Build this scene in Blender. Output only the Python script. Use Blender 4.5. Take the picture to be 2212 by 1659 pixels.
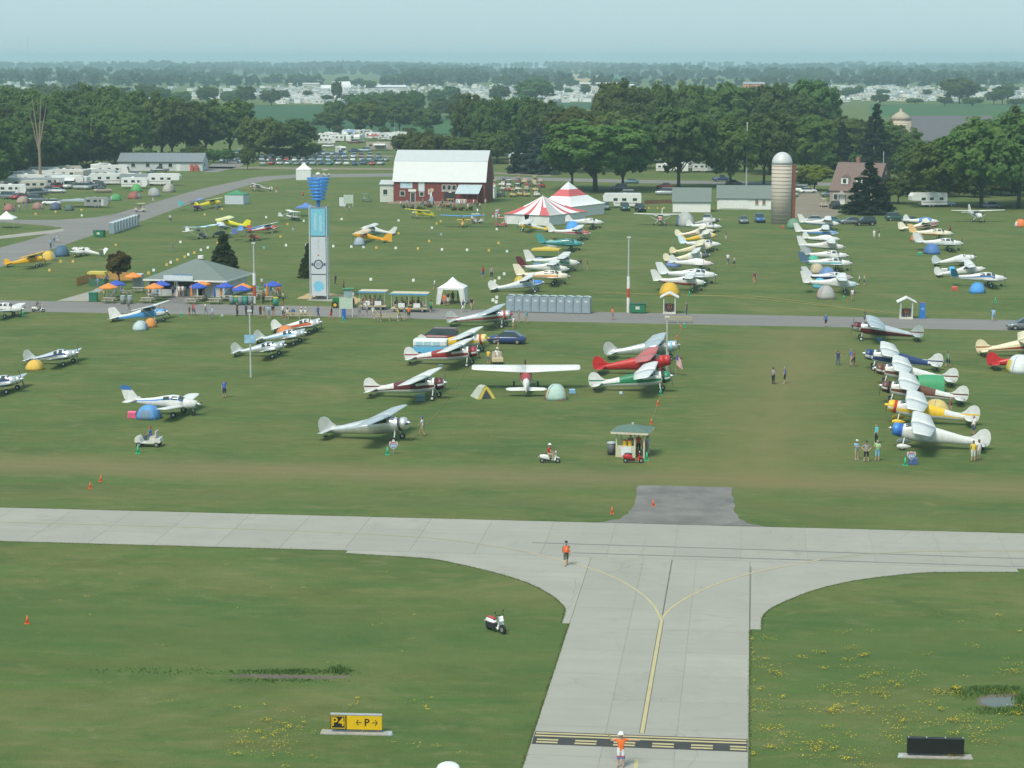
import bpy, bmesh, math, random
from mathutils import Vector, Matrix
import numpy as np
random.seed(7)
R = math.radians
sc = bpy.context.scene
for o in list(bpy.data.objects): bpy.data.objects.remove(o)
# ------------------------------------------------------------------ camera
CAM_H, FOC, HOR = 33.5, 4450.0, 130.0          # metres, focal length and horizon row in a 2212 x 1659 view
TH = math.atan((829.5 - HOR) / FOC)
cam = bpy.data.objects.new('camera', bpy.data.cameras.new('camera'))
sc.collection.objects.link(cam)
cam.location = (0, 0, CAM_H); cam.rotation_euler = (math.pi/2 - TH, 0, 0)
cam.data.sensor_fit = 'HORIZONTAL'; cam.data.sensor_width = 36; cam.data.lens = 36*FOC/2212
cam.data.clip_start = 1; cam.data.clip_end = 30000
sc.camera = cam
# ------------------------------------------------------------------ sky, sun, exposure
SUN_EL, SUN_AZ = 54, 212                       # azimuth of the sun, compass degrees from +Y clockwise
w = bpy.data.worlds.new('World'); sc.world = w; w.use_nodes = True
nt = w.node_tree; nt.nodes.clear()
sky = nt.nodes.new('ShaderNodeTexSky'); sky.sky_type = 'NISHITA'; sky.sun_disc = False
sky.sun_elevation = R(SUN_EL); sky.sun_rotation = R(SUN_AZ)
sky.air_density = 1.0; sky.dust_density = 1.6; sky.ozone_density = 2.0; sky.altitude = 250
mixc = nt.nodes.new('ShaderNodeMix'); mixc.data_type = 'RGBA'; mixc.inputs[0].default_value = 0.86
mixc.inputs[7].default_value = (1.9, 2.72, 2.98, 1)  # thin even veil of summer haze cloud over the whole sky
nt.links.new(sky.outputs[0], mixc.inputs[6])
bg = nt.nodes.new('ShaderNodeBackground'); bg.inputs[1].default_value = 0.1
nt.links.new(mixc.outputs[2], bg.inputs[0])
wo = nt.nodes.new('ShaderNodeOutputWorld'); nt.links.new(bg.outputs[0], wo.inputs[0])
sun = bpy.data.objects.new('sun', bpy.data.lights.new('sun', 'SUN')); sc.collection.objects.link(sun)
sun.data.energy = 1.5; sun.data.angle = R(20); sun.data.color = (1, .93, .8)
sdir = Vector((math.sin(R(SUN_AZ))*math.cos(R(SUN_EL)), math.cos(R(SUN_AZ))*math.cos(R(SUN_EL)), math.sin(R(SUN_EL))))
sun.rotation_euler = (-sdir).to_track_quat('-Z', 'Y').to_euler(); sun.location = (-300, -300, 800)
vs = sc.view_settings; vs.view_transform = 'Standard'; vs.look = 'None'; vs.gamma = 1; vs.exposure = 1.3; vs.use_curve_mapping = False
sc.render.engine = 'CYCLES'
try: sc.cycles.volume_bounces = 1; sc.cycles.max_bounces = 6; sc.cycles.transparent_max_bounces = 6
except Exception: pass

# ------------------------------------------------------------------ helpers
def G(px, py, z=0.0):
    """point on the level z that lies under a spot of the 2212 x 1659 view (used to survey the ground plan)"""
    u = (px-1106)/FOC; v = (829.5-py)/FOC
    dy = math.cos(TH)+v*math.sin(TH); dz = -math.sin(TH)+v*math.cos(TH)
    t = (z-CAM_H)/dz
    return Vector((u*t, dy*t, z))
def mpp(py): return CAM_H/(py-HOR)              # metres per view pixel on the ground at a row
def lin(c): return tuple((x/12.92 if x <= .04045 else ((x+.055)/1.055)**2.4) for x in c)
_M = {}
def paint(rgb, rough=.45, metal=0.0, var=.12, scale=3.0, spec=.5, bump=0.0):
    key = (tuple(round(x, 3) for x in rgb), rough, metal, var, scale, spec, bump)
    if key in _M: return _M[key]
    m = bpy.data.materials.new('paint'); m.use_nodes = True; n = m.node_tree; b = n.nodes['Principled BSDF']
    tc = n.nodes.new('ShaderNodeTexCoord'); nz = n.nodes.new('ShaderNodeTexNoise'); nz.inputs['Scale'].default_value = scale; nz.inputs['Detail'].default_value = 4
    n.links.new(tc.outputs['Object'], nz.inputs['Vector'])
    rp = n.nodes.new('ShaderNodeValToRGB')
    rp.color_ramp.elements[0].position = .3; rp.color_ramp.elements[1].position = .72
    rp.color_ramp.elements[0].color = (*[x*(1-var) for x in rgb], 1); rp.color_ramp.elements[1].color = (*[min(1, x*(1+var*.5)) for x in rgb], 1)
    n.links.new(nz.outputs[0], rp.inputs[0]); n.links.new(rp.outputs[0], b.inputs['Base Color'])
    b.inputs['Roughness'].default_value = rough; b.inputs['Metallic'].default_value = metal
    b.inputs['Specular IOR Level'].default_value = spec
    if bump:
        bp = n.nodes.new('ShaderNodeBump'); bp.inputs['Strength'].default_value = bump; bp.inputs['Distance'].default_value = .05
        n.links.new(nz.outputs[0], bp.inputs['Height']); n.links.new(bp.outputs[0], b.inputs['Normal'])
    _M[key] = m
    return m
WHITE = (.66, .67, .65); CREAM = (.74, .66, .44); SILVER = (.62, .64, .65); MAROON = (.12, .02, .025); RED = (.5, .025, .025)
NAVY = (.025, .05, .16); BLUE = (.05, .22, .62); LBLUE = (.25, .52, .75); YELLOW = (.78, .5, .03); GREEN = (.02, .2, .09); BROWN = (.15, .06, .035)
TEAL = (.07, .3, .3); ORANGE = (.75, .22, .04); BLACK = (.015, .015, .017); GREY = (.3, .32, .33); DGREY = (.09, .1, .11); LGREY = (.5, .52, .52)
def glass(): return paint((.03, .05, .055), .08, 0, .1, 2, .7)
def metal(): return paint((.72, .74, .75), .34, .7, .12, 2)
def tyre(): return paint((.02, .02, .02), .8)
def P_(x, rough=.4): 
    if x == SILVER: return metal()
    return paint(x, rough)

class MB:
    """collects shapes into one mesh with material slots"""
    def __init__(s): s.v = []; s.f = []; s.m = []; s.mats = []; s.sm = []; s.cur = 0; s.smooth = False
    def use(s, mat):
        if mat not in s.mats: s.mats.append(mat)
        s.cur = s.mats.index(mat); return s
    def face(s, idx): s.f.append(idx); s.m.append(s.cur); s.sm.append(s.smooth)
    def quad(s, *p):
        b = len(s.v); s.v += [tuple(q) for q in p]; s.face(list(range(b, b+len(p)))); return s
    def box(s, c, d, rz=0, ax=None, taper=1.0):
        b = len(s.v); cx, cy, cz = c; dx, dy, dz = d[0]/2, d[1]/2, d[2]/2
        co, si = math.cos(rz), math.sin(rz)
        for k in (-1, 1):
            tp = taper if k > 0 else 1
            for i, j in ((-1, -1), (1, -1), (1, 1), (-1, 1)):
                x, y, z = i*dx*tp, j*dy*tp, k*dz
                s.v.append((cx+x*co-y*si, cy+x*si+y*co, cz+z))
        for q in ((0, 3, 2, 1), (4, 5, 6, 7), (0, 1, 5, 4), (1, 2, 6, 5), (2, 3, 7, 6), (3, 0, 4, 7)): s.face([b+i for i in q])
        return s
    def tube(s, p0, p1, r0, r1=None, n=8, caps=True):
        r1 = r0 if r1 is None else r1
        p0, p1 = Vector(p0), Vector(p1); d = (p1-p0)
        if d.length < 1e-6: return s
        d.normalize(); a = d.orthogonal().normalized(); c = d.cross(a); b = len(s.v)
        for p, r in ((p0, r0), (p1, r1)):
            for i in range(n):
                t = 2*math.pi*i/n; s.v.append(tuple(p+a*math.cos(t)*r+c*math.sin(t)*r))
        for i in range(n): s.face([b+i, b+(i+1) % n, b+n+(i+1) % n, b+n+i])
        if caps: s.face([b+i for i in range(n)][::-1]); s.face([b+n+i for i in range(n)])
        return s
    def loft(s, rings, caps=True, closed=True, mf=None):
        b = len(s.v); n = len(rings[0])
        for r in rings: s.v += [tuple(p) for p in r]
        for k in range(len(rings)-1):
            for i in range(n if closed else n-1):
                if mf: s.cur = mf(k, i)
                j = (i+1) % n
                s.face([b+k*n+i, b+k*n+j, b+(k+1)*n+j, b+(k+1)*n+i])
        if caps:
            s.face([b+i for i in range(n)][::-1]); s.face([b+(len(rings)-1)*n+i for i in range(n)])
        return s
    def dome(s, c, r, n=12, m=5, zmin=0.0, e=2.0):
        rings = []
        for k in range(m+1):
            ph = (zmin + (1-zmin)*k/m)*math.pi/2*0.999
            rr, z = math.cos(ph)**(2/e) if math.cos(ph) > 0 else 0, math.sin(ph)
            rings.append([(c[0]+r[0]*rr*math.cos(2*math.pi*i/n), c[1]+r[1]*rr*math.sin(2*math.pi*i/n), c[2]+r[2]*z) for i in range(n)])
        return s.loft(rings)
    def ball(s, c, r, n=10, m=8):
        return s.dome(c, r, n, m, -1.0)
    def prism(s, pts, y0, y1):
        """side profile in x,z pushed from y0 to y1"""
        b = len(s.v); n = len(pts)
        s.v += [(p[0], y0, p[1]) for p in pts]+[(p[0], y1, p[1]) for p in pts]
        for i in range(n): s.face([b+i, b+(i+1) % n, b+n+(i+1) % n, b+n+i])
        s.face([b+i for i in range(n)]); s.face([b+n+i for i in range(n)][::-1]); return s
    def slab(s, pts, z0, z1):
        b = len(s.v); n = len(pts)
        s.v += [(p[0], p[1], z0) for p in pts]+[(p[0], p[1], z1) for p in pts]
        for i in range(n): s.face([b+i, b+(i+1) % n, b+n+(i+1) % n, b+n+i])
        s.face([b+i for i in range(n)][::-1]); s.face([b+n+i for i in range(n)]); return s
    def xf(s, fn): s.v = [tuple(fn(*p)) for p in s.v]; return s
    def mesh(s, name):
        me = bpy.data.meshes.new(name); me.from_pydata(s.v, [], s.f)
        for m in s.mats: me.materials.append(m)
        me.polygons.foreach_set('material_index', s.m); me.polygons.foreach_set('use_smooth', s.sm)
        me.update(); 
        return me
COL = sc.collection
def link(name, data, parent=None, loc=None, rz=0):
    o = bpy.data.objects.new(name, data); COL.objects.link(o)
    if loc is not None: o.location = loc
    if rz: o.rotation_euler = (0, 0, rz)
    if parent is not None: o.parent = parent
    return o
def tag(o, label, cat, group=None):
    o['label'] = label; o['category'] = cat
    if group: o['group'] = group
    return o
def thing(name, label, cat, loc, rz=0, group=None):
    o = link(name, None, None, loc, rz); o.empty_display_size = .3
    return tag(o, label, cat, group)
def part(name, mb, parent, smooth=None):
    if smooth is not None: mb.sm = [smooth]*len(mb.f)
    return link(name, mb.mesh(name), parent)
def struct(name, mb, label=None):
    o = link(name, mb.mesh(name)); o['kind'] = 'structure'
    return o
def copy_tree(o, parent=None):
    c = o.copy(); COL.objects.link(c); c.parent = parent
    for ch in o.children: copy_tree(ch, c)
    return c
def dup(proto, loc, rz=0, s=None, label=None, group=None, cat=None):
    c = copy_tree(proto); c.location = loc; c.rotation_euler = (0, 0, rz)
    if s is not None: c.scale = (s, s, s) if isinstance(s, (int, float)) else s
    if label: c['label'] = label
    if group: c['group'] = group
    if cat: c['category'] = cat
    return c
def recolor(o, old, new):
    """give one copy its own colours: slots whose material is `old` take `new` on this object only"""
    for x in [o]+list(o.children_recursive):
        if x.data is None: continue
        for sl in x.material_slots:
            if sl.material == old: sl.link = 'OBJECT'; sl.material = new
def purge(proto):
    for x in list(proto.children_recursive)+[proto]: bpy.data.objects.remove(x)

# ------------------------------------------------------------------ ground materials
def nodes(m):
    m.use_nodes = True; n = m.node_tree; return n, n.nodes['Principled BSDF']
def ramp(n, fac, stops):
    r = n.nodes.new('ShaderNodeValToRGB'); el = r.color_ramp.elements
    while len(el) < len(stops): el.new(.5)
    for e, (p, c) in zip(el, stops): e.position = p; e.color = (*c, 1)
    n.links.new(fac, r.inputs[0]); return r.outputs[0]
def noise(n, vec, scale, detail=5, rough=.55, dist=0):
    z = n.nodes.new('ShaderNodeTexNoise'); z.inputs['Scale'].default_value = scale; z.inputs['Detail'].default_value = detail
    z.inputs['Roughness'].default_value = rough; z.inputs['Distortion'].default_value = dist
    n.links.new(vec, z.inputs['Vector']); return z.outputs[0]
def mapping(n, vec, rz=0, sc_=(1, 1, 1), loc=(0, 0, 0)):
    mp = n.nodes.new('ShaderNodeMapping'); mp.inputs['Rotation'].default_value = (0, 0, rz); mp.inputs['Scale'].default_value = sc_; mp.inputs['Location'].default_value = loc
    n.links.new(vec, mp.inputs['Vector']); return mp.outputs[0]
def mixrgb(n, fac, a, b, mode='MIX'):
    x = n.nodes.new('ShaderNodeMix'); x.data_type = 'RGBA'; x.blend_type = mode
    if isinstance(fac, (int, float)): x.inputs[0].default_value = fac
    else: n.links.new(fac, x.inputs[0])
    for k, c in ((6, a), (7, b)):
        if isinstance(c, tuple): x.inputs[k].default_value = (*c, 1)
        else: n.links.new(c, x.inputs[k])
    return x.outputs[2]
def math_(n, op, a, b=None, clamp=False):
    x = n.nodes.new('ShaderNodeMath'); x.operation = op; x.use_clamp = clamp
    for k, c in ((0, a), (1, b)):
        if c is None: continue
        if isinstance(c, (int, float)): x.inputs[k].default_value = c
        else: n.links.new(c, x.inputs[k])
    return x.outputs[0]
TAXI_H = R(-6.54)
TA = G(0, 1097); TD = Vector((math.cos(TAXI_H), math.sin(TAXI_H), 0)); TN = Vector((-TD.y, TD.x, 0))   # along / away from viewer
def grass_material():
    m = bpy.data.materials.new('mown_grass'); n, b = nodes(m)
    geo = n.nodes.new('ShaderNodeNewGeometry'); pos = geo.outputs['Position']
    # frame of the taxiway: x along, y = distance beyond the far edge
    al = mapping(n, pos, -TAXI_H)
    base = TA.dot(TN)
    sep = n.nodes.new('ShaderNodeSeparateXYZ'); n.links.new(al, sep.inputs[0])
    d = math_(n, 'SUBTRACT', sep.outputs[1], base)
    big = noise(n, mapping(n, al, 0, (.45, 1, 1)), .06, 6, .68)
    med = noise(n, mapping(n, al, 0, (.35, 1, 1)), .3, 5, .65)
    fine = noise(n, pos, 2.2, 5, .75)
    tiny = noise(n, pos, 9.0, 3, .7)
    mot = noise(n, mapping(n, al, .35, (.6, 1, 1)), .11, 6, .72, .5)
    mot2 = noise(n, mapping(n, al, -.2, (.5, 1, 1)), .7, 5, .7, .4)
    col = ramp(n, big, [(.3, (.063, .126, .036)), (.5, (.09, .157, .044)), (.68, (.138, .176, .058))])
    col = mixrgb(n, ramp(n, med, [(.4, (0, 0, 0)), (.66, (.85, .85, .85))]), col, (.128, .136, .044))
    col = mixrgb(n, math_(n, 'MULTIPLY', ramp(n, fine, [(.4, (0, 0, 0)), (.75, (1, 1, 1))]), .45), col, (.14, .15, .052))
    col = mixrgb(n, math_(n, 'MULTIPLY', ramp(n, tiny, [(.35, (1, 1, 1)), (.6, (0, 0, 0))]), .5), col, (.054, .095, .024))
    col = mixrgb(n, math_(n, 'MULTIPLY', ramp(n, mot, [(.5, (0, 0, 0)), (.7, (1, 1, 1))]), .85), col, (.165, .17, .065))
    col = mixrgb(n, math_(n, 'MULTIPLY', ramp(n, mot, [(.3, (1, 1, 1)), (.48, (0, 0, 0))]), .8), col, (.05, .104, .03))
    col = mixrgb(n, math_(n, 'MULTIPLY', ramp(n, mot2, [(.52, (0, 0, 0)), (.72, (1, 1, 1))]), .7), col, (.18, .182, .08))
    col = mixrgb(n, math_(n, 'MULTIPLY', ramp(n, mot2, [(.26, (1, 1, 1)), (.45, (0, 0, 0))]), .65), col, (.05, .098, .03))
    # worn dry strip in front of the parked rows, and drier edges by the road
    wob = math_(n, 'ADD', d, math_(n, 'MULTIPLY', math_(n, 'SUBTRACT', noise(n, al, .12, 4), .5), 5.0))
    def band(c, hw):
        x = math_(n, 'ABSOLUTE', math_(n, 'SUBTRACT', wob, c))
        return math_(n, 'SUBTRACT', 1.0, math_(n, 'DIVIDE', x, hw), True)
    col = mixrgb(n, math_(n, 'MULTIPLY', band(16.5, 6.0), .72), col, (.21, .175, .088))
    col = mixrgb(n, math_(n, 'MULTIPLY', band(6.0, 3.5), .32), col, (.13, .135, .058))
    # faint mowing lanes
    mow = n.nodes.new('ShaderNodeTexWave'); mow.inputs['Scale'].default_value = .16; mow.inputs['Distortion'].default_value = 1.5; mow.inputs['Detail'].default_value = 2; mow.bands_direction = 'Y'
    n.links.new(al, mow.inputs['Vector'])
    col = mixrgb(n, math_(n, 'MULTIPLY', mow.outputs[1], .24), col, (.12, .138, .055))
    # worn lane between the two parked groups
    la = G(1650, 1040); lb = G(1720, 705); ldir = (lb-la).normalized(); lang = math.atan2(ldir.y, ldir.x)
    lf = mapping(n, pos, -lang); ls = n.nodes.new('ShaderNodeSeparateXYZ'); n.links.new(lf, ls.inputs[0])
    lc = -la.x*math.sin(lang)+la.y*math.cos(lang)
    off = math_(n, 'ABSOLUTE', math_(n, 'SUBTRACT', math_(n, 'ADD', ls.outputs[1], math_(n, 'MULTIPLY', math_(n, 'SUBTRACT', noise(n, pos, .15, 3), .5), 7.0)), lc))
    lm = math_(n, 'SUBTRACT', 1.0, math_(n, 'DIVIDE', off, 9.0), True)
    only = math_(n, 'MULTIPLY', math_(n, 'GREATER_THAN', d, 14.0), math_(n, 'LESS_THAN', d, 112.0))
    lm = math_(n, 'MULTIPLY', math_(n, 'MULTIPLY', lm, only), math_(n, 'ADD', .25, math_(n, 'MULTIPLY', noise(n, mapping(n, lf, 0, (.3, 1, 1)), .35, 4), .9)))
    col = mixrgb(n, math_(n, 'MULTIPLY', lm, 1.0), col, (.18, .165, .07))
    # scuffed bare earth
    bare = ramp(n, noise(n, mapping(n, al, 0, (.5, 1, 1)), .35, 6, .75, .6), [(.62, (0, 0, 0)), (.72, (1, 1, 1))])
    near = math_(n, 'LESS_THAN', d, -10.0)
    col = mixrgb(n, math_(n, 'MULTIPLY', math_(n, 'MULTIPLY', bare, near), .5), col, (.24, .2, .12))
    # unmown, damper and greener ground near the ditch in the foreground
    dam = math_(n, 'SUBTRACT', 1.0, math_(n, 'DIVIDE', math_(n, 'ABSOLUTE', math_(n, 'SUBTRACT', wob, -32.0)), 11.0), True)
    col = mixrgb(n, math_(n, 'MULTIPLY', dam, .5), col, (.055, .115, .032))
    n.links.new(col, b.inputs['Base Color']); b.inputs['Roughness'].default_value = .95; b.inputs['Specular IOR Level'].default_value = .12
    bp = n.nodes.new('ShaderNodeBump'); bp.inputs['Strength'].default_value = .6; bp.inputs['Distance'].default_value = .12
    n.links.new(math_(n, 'ADD', fine, tiny), bp.inputs['Height']); n.links.new(bp.outputs[0], b.inputs['Normal'])
    return m
def ground_mat(name, c0, c1, s, c2=None, rough=.9, stretch=None, bump=.2):
    m = bpy.data.materials.new(name); n, b = nodes(m)
    geo = n.nodes.new('ShaderNodeNewGeometry'); pos = geo.outputs['Position']
    v = pos if stretch is None else mapping(n, pos, stretch[0], stretch[1])
    col = ramp(n, noise(n, v, s, 6, .65), [(.32, c0), (.68, c1)])
    col = mixrgb(n, math_(n, 'MULTIPLY', noise(n, pos, s*9, 4, .7), .35), col, c2 or tuple(x*.6 for x in c0))
    n.links.new(col, b.inputs['Base Color']); b.inputs['Roughness'].default_value = rough; b.inputs['Specular IOR Level'].default_value = .2
    if bump:
        bp = n.nodes.new('ShaderNodeBump'); bp.inputs['Strength'].default_value = bump; bp.inputs['Distance'].default_value = .03
        n.links.new(noise(n, pos, 8, 4), bp.inputs['Height']); n.links.new(bp.outputs[0], b.inputs['Normal'])
    return m
def concrete_material():
    m = bpy.data.materials.new('concrete'); n, b = nodes(m)
    geo = n.nodes.new('ShaderNodeNewGeometry'); pos = geo.outputs['Position']; al = mapping(n, pos, -TAXI_H)
    oi = n.nodes.new('ShaderNodeObjectInfo')
    col = ramp(n, noise(n, al, .22, 5, .65, .3), [(.3, (.305, .3, .262)), (.7, (.355, .348, .304))])
    col = mixrgb(n, math_(n, 'MULTIPLY', ramp(n, noise(n, mapping(n, al, 0, (.12, 1.6, 1)), .8, 5, .7), [(.45, (0, 0, 0)), (.75, (1, 1, 1))]), .4), col, (.25, .248, .22))
    col = mixrgb(n, math_(n, 'MULTIPLY', ramp(n, noise(n, mapping(n, al, 0, (1.6, .12, 1)), .8, 5, .7), [(.5, (0, 0, 0)), (.8, (1, 1, 1))]), .35), col, (.32, .318, .29))
    col = mixrgb(n, math_(n, 'MULTIPLY', oi.outputs['Random'], .55), col, (.275, .272, .24))
    st_ = ramp(n, noise(n, pos, .35, 6, .7, 1.2), [(.56, (0, 0, 0)), (.72, (1, 1, 1))])
    col = mixrgb(n, math_(n, 'MULTIPLY', st_, .5), col, (.235, .228, .2))
    vo = n.nodes.new('ShaderNodeTexVoronoi'); vo.feature = 'DISTANCE_TO_EDGE'; vo.inputs['Scale'].default_value = .16
    wv = n.nodes.new('ShaderNodeVectorMath'); wv.operation = 'ADD'; n.links.new(pos, wv.inputs[0]); nc = n.nodes.new('ShaderNodeTexNoise'); nc.inputs['Scale'].default_value = .5; nc.inputs['Detail'].default_value = 5; n.links.new(pos, nc.inputs['Vector']); n.links.new(nc.outputs[1], wv.inputs[1]); n.links.new(wv.outputs[0], vo.inputs['Vector'])
    ck = math_(n, 'MULTIPLY', math_(n, 'LESS_THAN', vo.outputs[0], .006), ramp(n, noise(n, pos, .06, 3), [(.5, (0, 0, 0)), (.6, (1, 1, 1))]))
    col = mixrgb(n, math_(n, 'MULTIPLY', ck, .22), col, (.12, .118, .11))
    sp = ramp(n, noise(n, pos, 1.1, 6, .75, .8), [(.66, (0, 0, 0)), (.74, (1, 1, 1))])
    col = mixrgb(n, math_(n, 'MULTIPLY', sp, .3), col, (.33, .33, .31))
    n.links.new(col, b.inputs['Base Color']); b.inputs['Roughness'].default_value = .85; b.inputs['Specular IOR Level'].default_value = .3
    return m
# ================================================================== ground, fields, roads
gm = grass_material()
mb = MB().use(gm)
xs = [-5200, -1500, -500, -200, 200, 500, 1500, 5200]; ys = [-200, 60, 200, 500, 1000, 2500, 5000, 9500]
for i in range(len(xs)-1):
    for j in range(len(ys)-1):
        mb.quad((xs[i], ys[j], 0), (xs[i+1], ys[j], 0), (xs[i+1], ys[j+1], 0), (xs[i], ys[j+1], 0))
ground = struct('ground', mb)
def sheet(name, pix, z, mat, jitter=0, kind='structure', sub=0):
    pts = [G(*p) for p in pix]; out = []
    for i, p in enumerate(pts):
        q = pts[(i+1) % len(pts)]; k = sub or 1
        for t in range(k):
            r = p.lerp(q, t/k)
            if jitter and t: r = r+Vector((random.uniform(-1, 1), random.uniform(-1, 1), 0))*jitter
            out.append((r.x, r.y))
    mb = MB().use(mat); mb.slab(out, z-.05, z)
    o = link(name, mb.mesh(name)); o['kind'] = kind; return o
asphalt = ground_mat('asphalt', (.19, .182, .172), (.245, .235, .222), .12, (.14, .135, .13), .9, (-R(8), (.25, 1.5, 1)))
old_asphalt = ground_mat('old_asphalt', (.13, .127, .12), (.24, .232, .218), .35, (.1, .1, .097), .9)
gravel = ground_mat('gravel', (.2, .17, .13), (.27, .235, .18), .15, (.15, .13, .1), .95)
pale = ground_mat('pale_concrete', (.3, .28, .25), (.36, .34, .3), .3, (.25, .24, .21), .9)
crop = ground_mat('soy_crop', (.028, .085, .035), (.045, .115, .045), .02, (.02, .06, .02), .95, (.1, (.2, 3, 1)), 0)
crop2 = ground_mat('corn_crop', (.035, .1, .03), (.06, .13, .045), .02, (.025, .07, .02), .95, (.25, (.2, 3, 1)), 0)
hay = ground_mat('hay_field', (.34, .27, .14), (.42, .34, .19), .01, (.3, .24, .12), .95, None, 0)
sand = ground_mat('sand', (.42, .3, .15), (.5, .37, .2), .5, (.36, .25, .12), .95)
# mid road across the show ground
sheet('road', [(-260, 643), (0, 649), (560, 659), (1106, 670), (1660, 681), (2212, 692), (2500, 697), (2500, 721), (2212, 714.5), (1660, 704), (1106, 693), (560, 681), (0, 672.5), (-260, 667)], .006, asphalt)
sheet('path', [(122, 650), (200, 628), (216, 618), (226, 622), (190, 651)], .01, pale)
sheet('path', [(355, 656), (372, 636), (420, 636), (404, 657)], .01, old_asphalt)
# access road on the left, curving in and running on behind the barn
sheet('access_road', [(-150, 590), (0, 535), (60, 519), (113, 503), (135, 492), (100, 487), (0, 480), (-60, 479), (-60, 474), (0, 475), (121, 475), (201, 470), (251, 462), (334, 437), (427, 409.6), (556, 382), (640, 377), (860, 374), (1060, 381), (1400, 389), (1900, 396), (2300, 402),
      (2300, 409), (1900, 403), (1400, 396), (1060, 387.5), (860, 381), (640, 384), (592, 388), (556, 394.6), (440, 429), (314, 475), (201, 507.6), (100, 543), (0, 577), (-150, 628)], .006, asphalt)
sheet('path', [(-20, 512), (112, 497), (135, 494), (140, 498), (112, 504), (-20, 518)], .012, pale)
sheet('driveway', [(1700, 470), (1716, 432), (1742, 408), (1762, 404), (1770, 420), (1800, 445), (1820, 462), (1790, 470)], .012, gravel)
sheet('far_road', [(450, 360), (860, 363), (1190, 377), (1190, 381), (860, 367), (450, 364)], .008, gravel)
sheet('far_road', [(520, 340), (600, 333.4), (850, 336), (850, 338.4), (600, 335.4), (520, 342)], .008, gravel)
sheet('lot_drive', [(460, 352), (520, 346), (530, 356), (470, 372), (440, 372)], .008, asphalt)
sheet('crop_field', [(330, 290), (330, 229), (700, 227), (1010, 253), (1010, 292), (700, 292)], .03, crop)
sheet('crop_field', [(850, 289), (930, 264), (1012, 252), (1100, 250), (1100, 292)], .06, crop2)
sheet('crop_field', [(1180, 236), (1180, 222.5), (1300, 221.5), (1300, 236)], .03, crop)
sheet('crop_field', [(1880, 252), (1880, 225.5), (2300, 224.5), (2300, 256)], .03, crop2)
sheet('hay_field', [(918, 180), (920, 164), (990, 163), (990, 180)], .03, hay)
sheet('hay_field', [(1208, 178), (1208, 160.5), (1300, 160.5), (1300, 178)], .03, hay)
sheet('hay_field', [(2090, 163), (2090, 161), (2150, 161), (2150, 163)], .03, hay)
sheet('crop_field', [(1310, 178), (1310, 161), (1400, 160.5), (1400, 178)], .03, crop2)
# sandy pads round the tower, dirt tracks
sheet('sand_pad', [(641, 645), (664, 634), (690, 632), (755, 636), (780, 646), (770, 656), (728, 652), (716, 647)], .01, sand, .25, 'structure', 3)
sheet('concrete_pad', [(662, 649), (676, 643), (712, 643), (724, 648), (716, 651)], .02, pale)
# ------------------------------------------------------------------ concrete taxiway in slabs
con = concrete_material(); jointm = paint((.27, .265, .23), .95)
TB = G(0, 1169)
TW = (TA-TB).dot(TN)
org = TB - TD*30
def tp(s, d, z=0): p = org+TD*s+TN*d; return (p.x, p.y, z)
taxi = struct('taxiway', MB().use(jointm).slab([tp(0, 0), tp(150, 0), tp(150, TW), tp(0, TW)], -.05, .012))
def slab_piece(parent, pts, z=.03, mat=None, name='concrete_slab'):
    c = Vector((sum(p[0] for p in pts)/len(pts), sum(p[1] for p in pts)/len(pts), 0))
    q = [(p[0]+(c.x-p[0])/max(1e-6, (Vector((p[0], p[1], 0))-c).length)*.012, p[1]+(c.y-p[1])/max(1e-6, (Vector((p[0], p[1], 0))-c).length)*.012) for p in pts]
    m = MB().use(mat or con).slab(q, .0, z+random.uniform(-.002, .002)); return link(name, m.mesh(name), parent)
LANE = TW/3
for i in range(33):
    for j in range(3):
        a, c = i*4.55, (i+1)*4.55
        slab_piece(taxi, [tp(a, j*LANE), tp(c, j*LANE), tp(c, (j+1)*LANE), tp(a, (j+1)*LANE)])
# connector towards the viewer
CH = R(83.4); CD = Vector((math.cos(CH), math.sin(CH), 0)); CN = Vector((CD.y, -CD.x, 0))   # CN points right
c0 = G(1155, 1580); CW = (G(1617, 1580)-c0).dot(CN)
def cp(s, d, z=0): p = c0+CD*s+CN*d; return (p.x, p.y, z)
# where the connector meets the near taxiway edge
def hit(d):
    p = c0+CN*d; k = (org-p).dot(TN)/CD.dot(TN); return k
kL, kR = hit(0), hit(CW)
conn = struct('taxiway_connector', MB().use(jointm).slab([cp(-22, 0), cp(-22, CW), cp(kR-.02, CW), cp(kL-.02, 0)], -.05, .011))
CL = CW/3
for j in range(3):
    s = -22.0; end0, end1 = hit(j*CL), hit((j+1)*CL)
    while s < end0-.5:
        e = s+4.6
        if e > min(end0, end1)-2.0: slab_piece(conn, [cp(s, j*CL), cp(s, (j+1)*CL), cp(end1-.03, (j+1)*CL), cp(end0-.03, j*CL)]); break
        slab_piece(conn, [cp(s, j*CL), cp(s, (j+1)*CL), cp(e, (j+1)*CL), cp(e, j*CL)]); s = e
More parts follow.
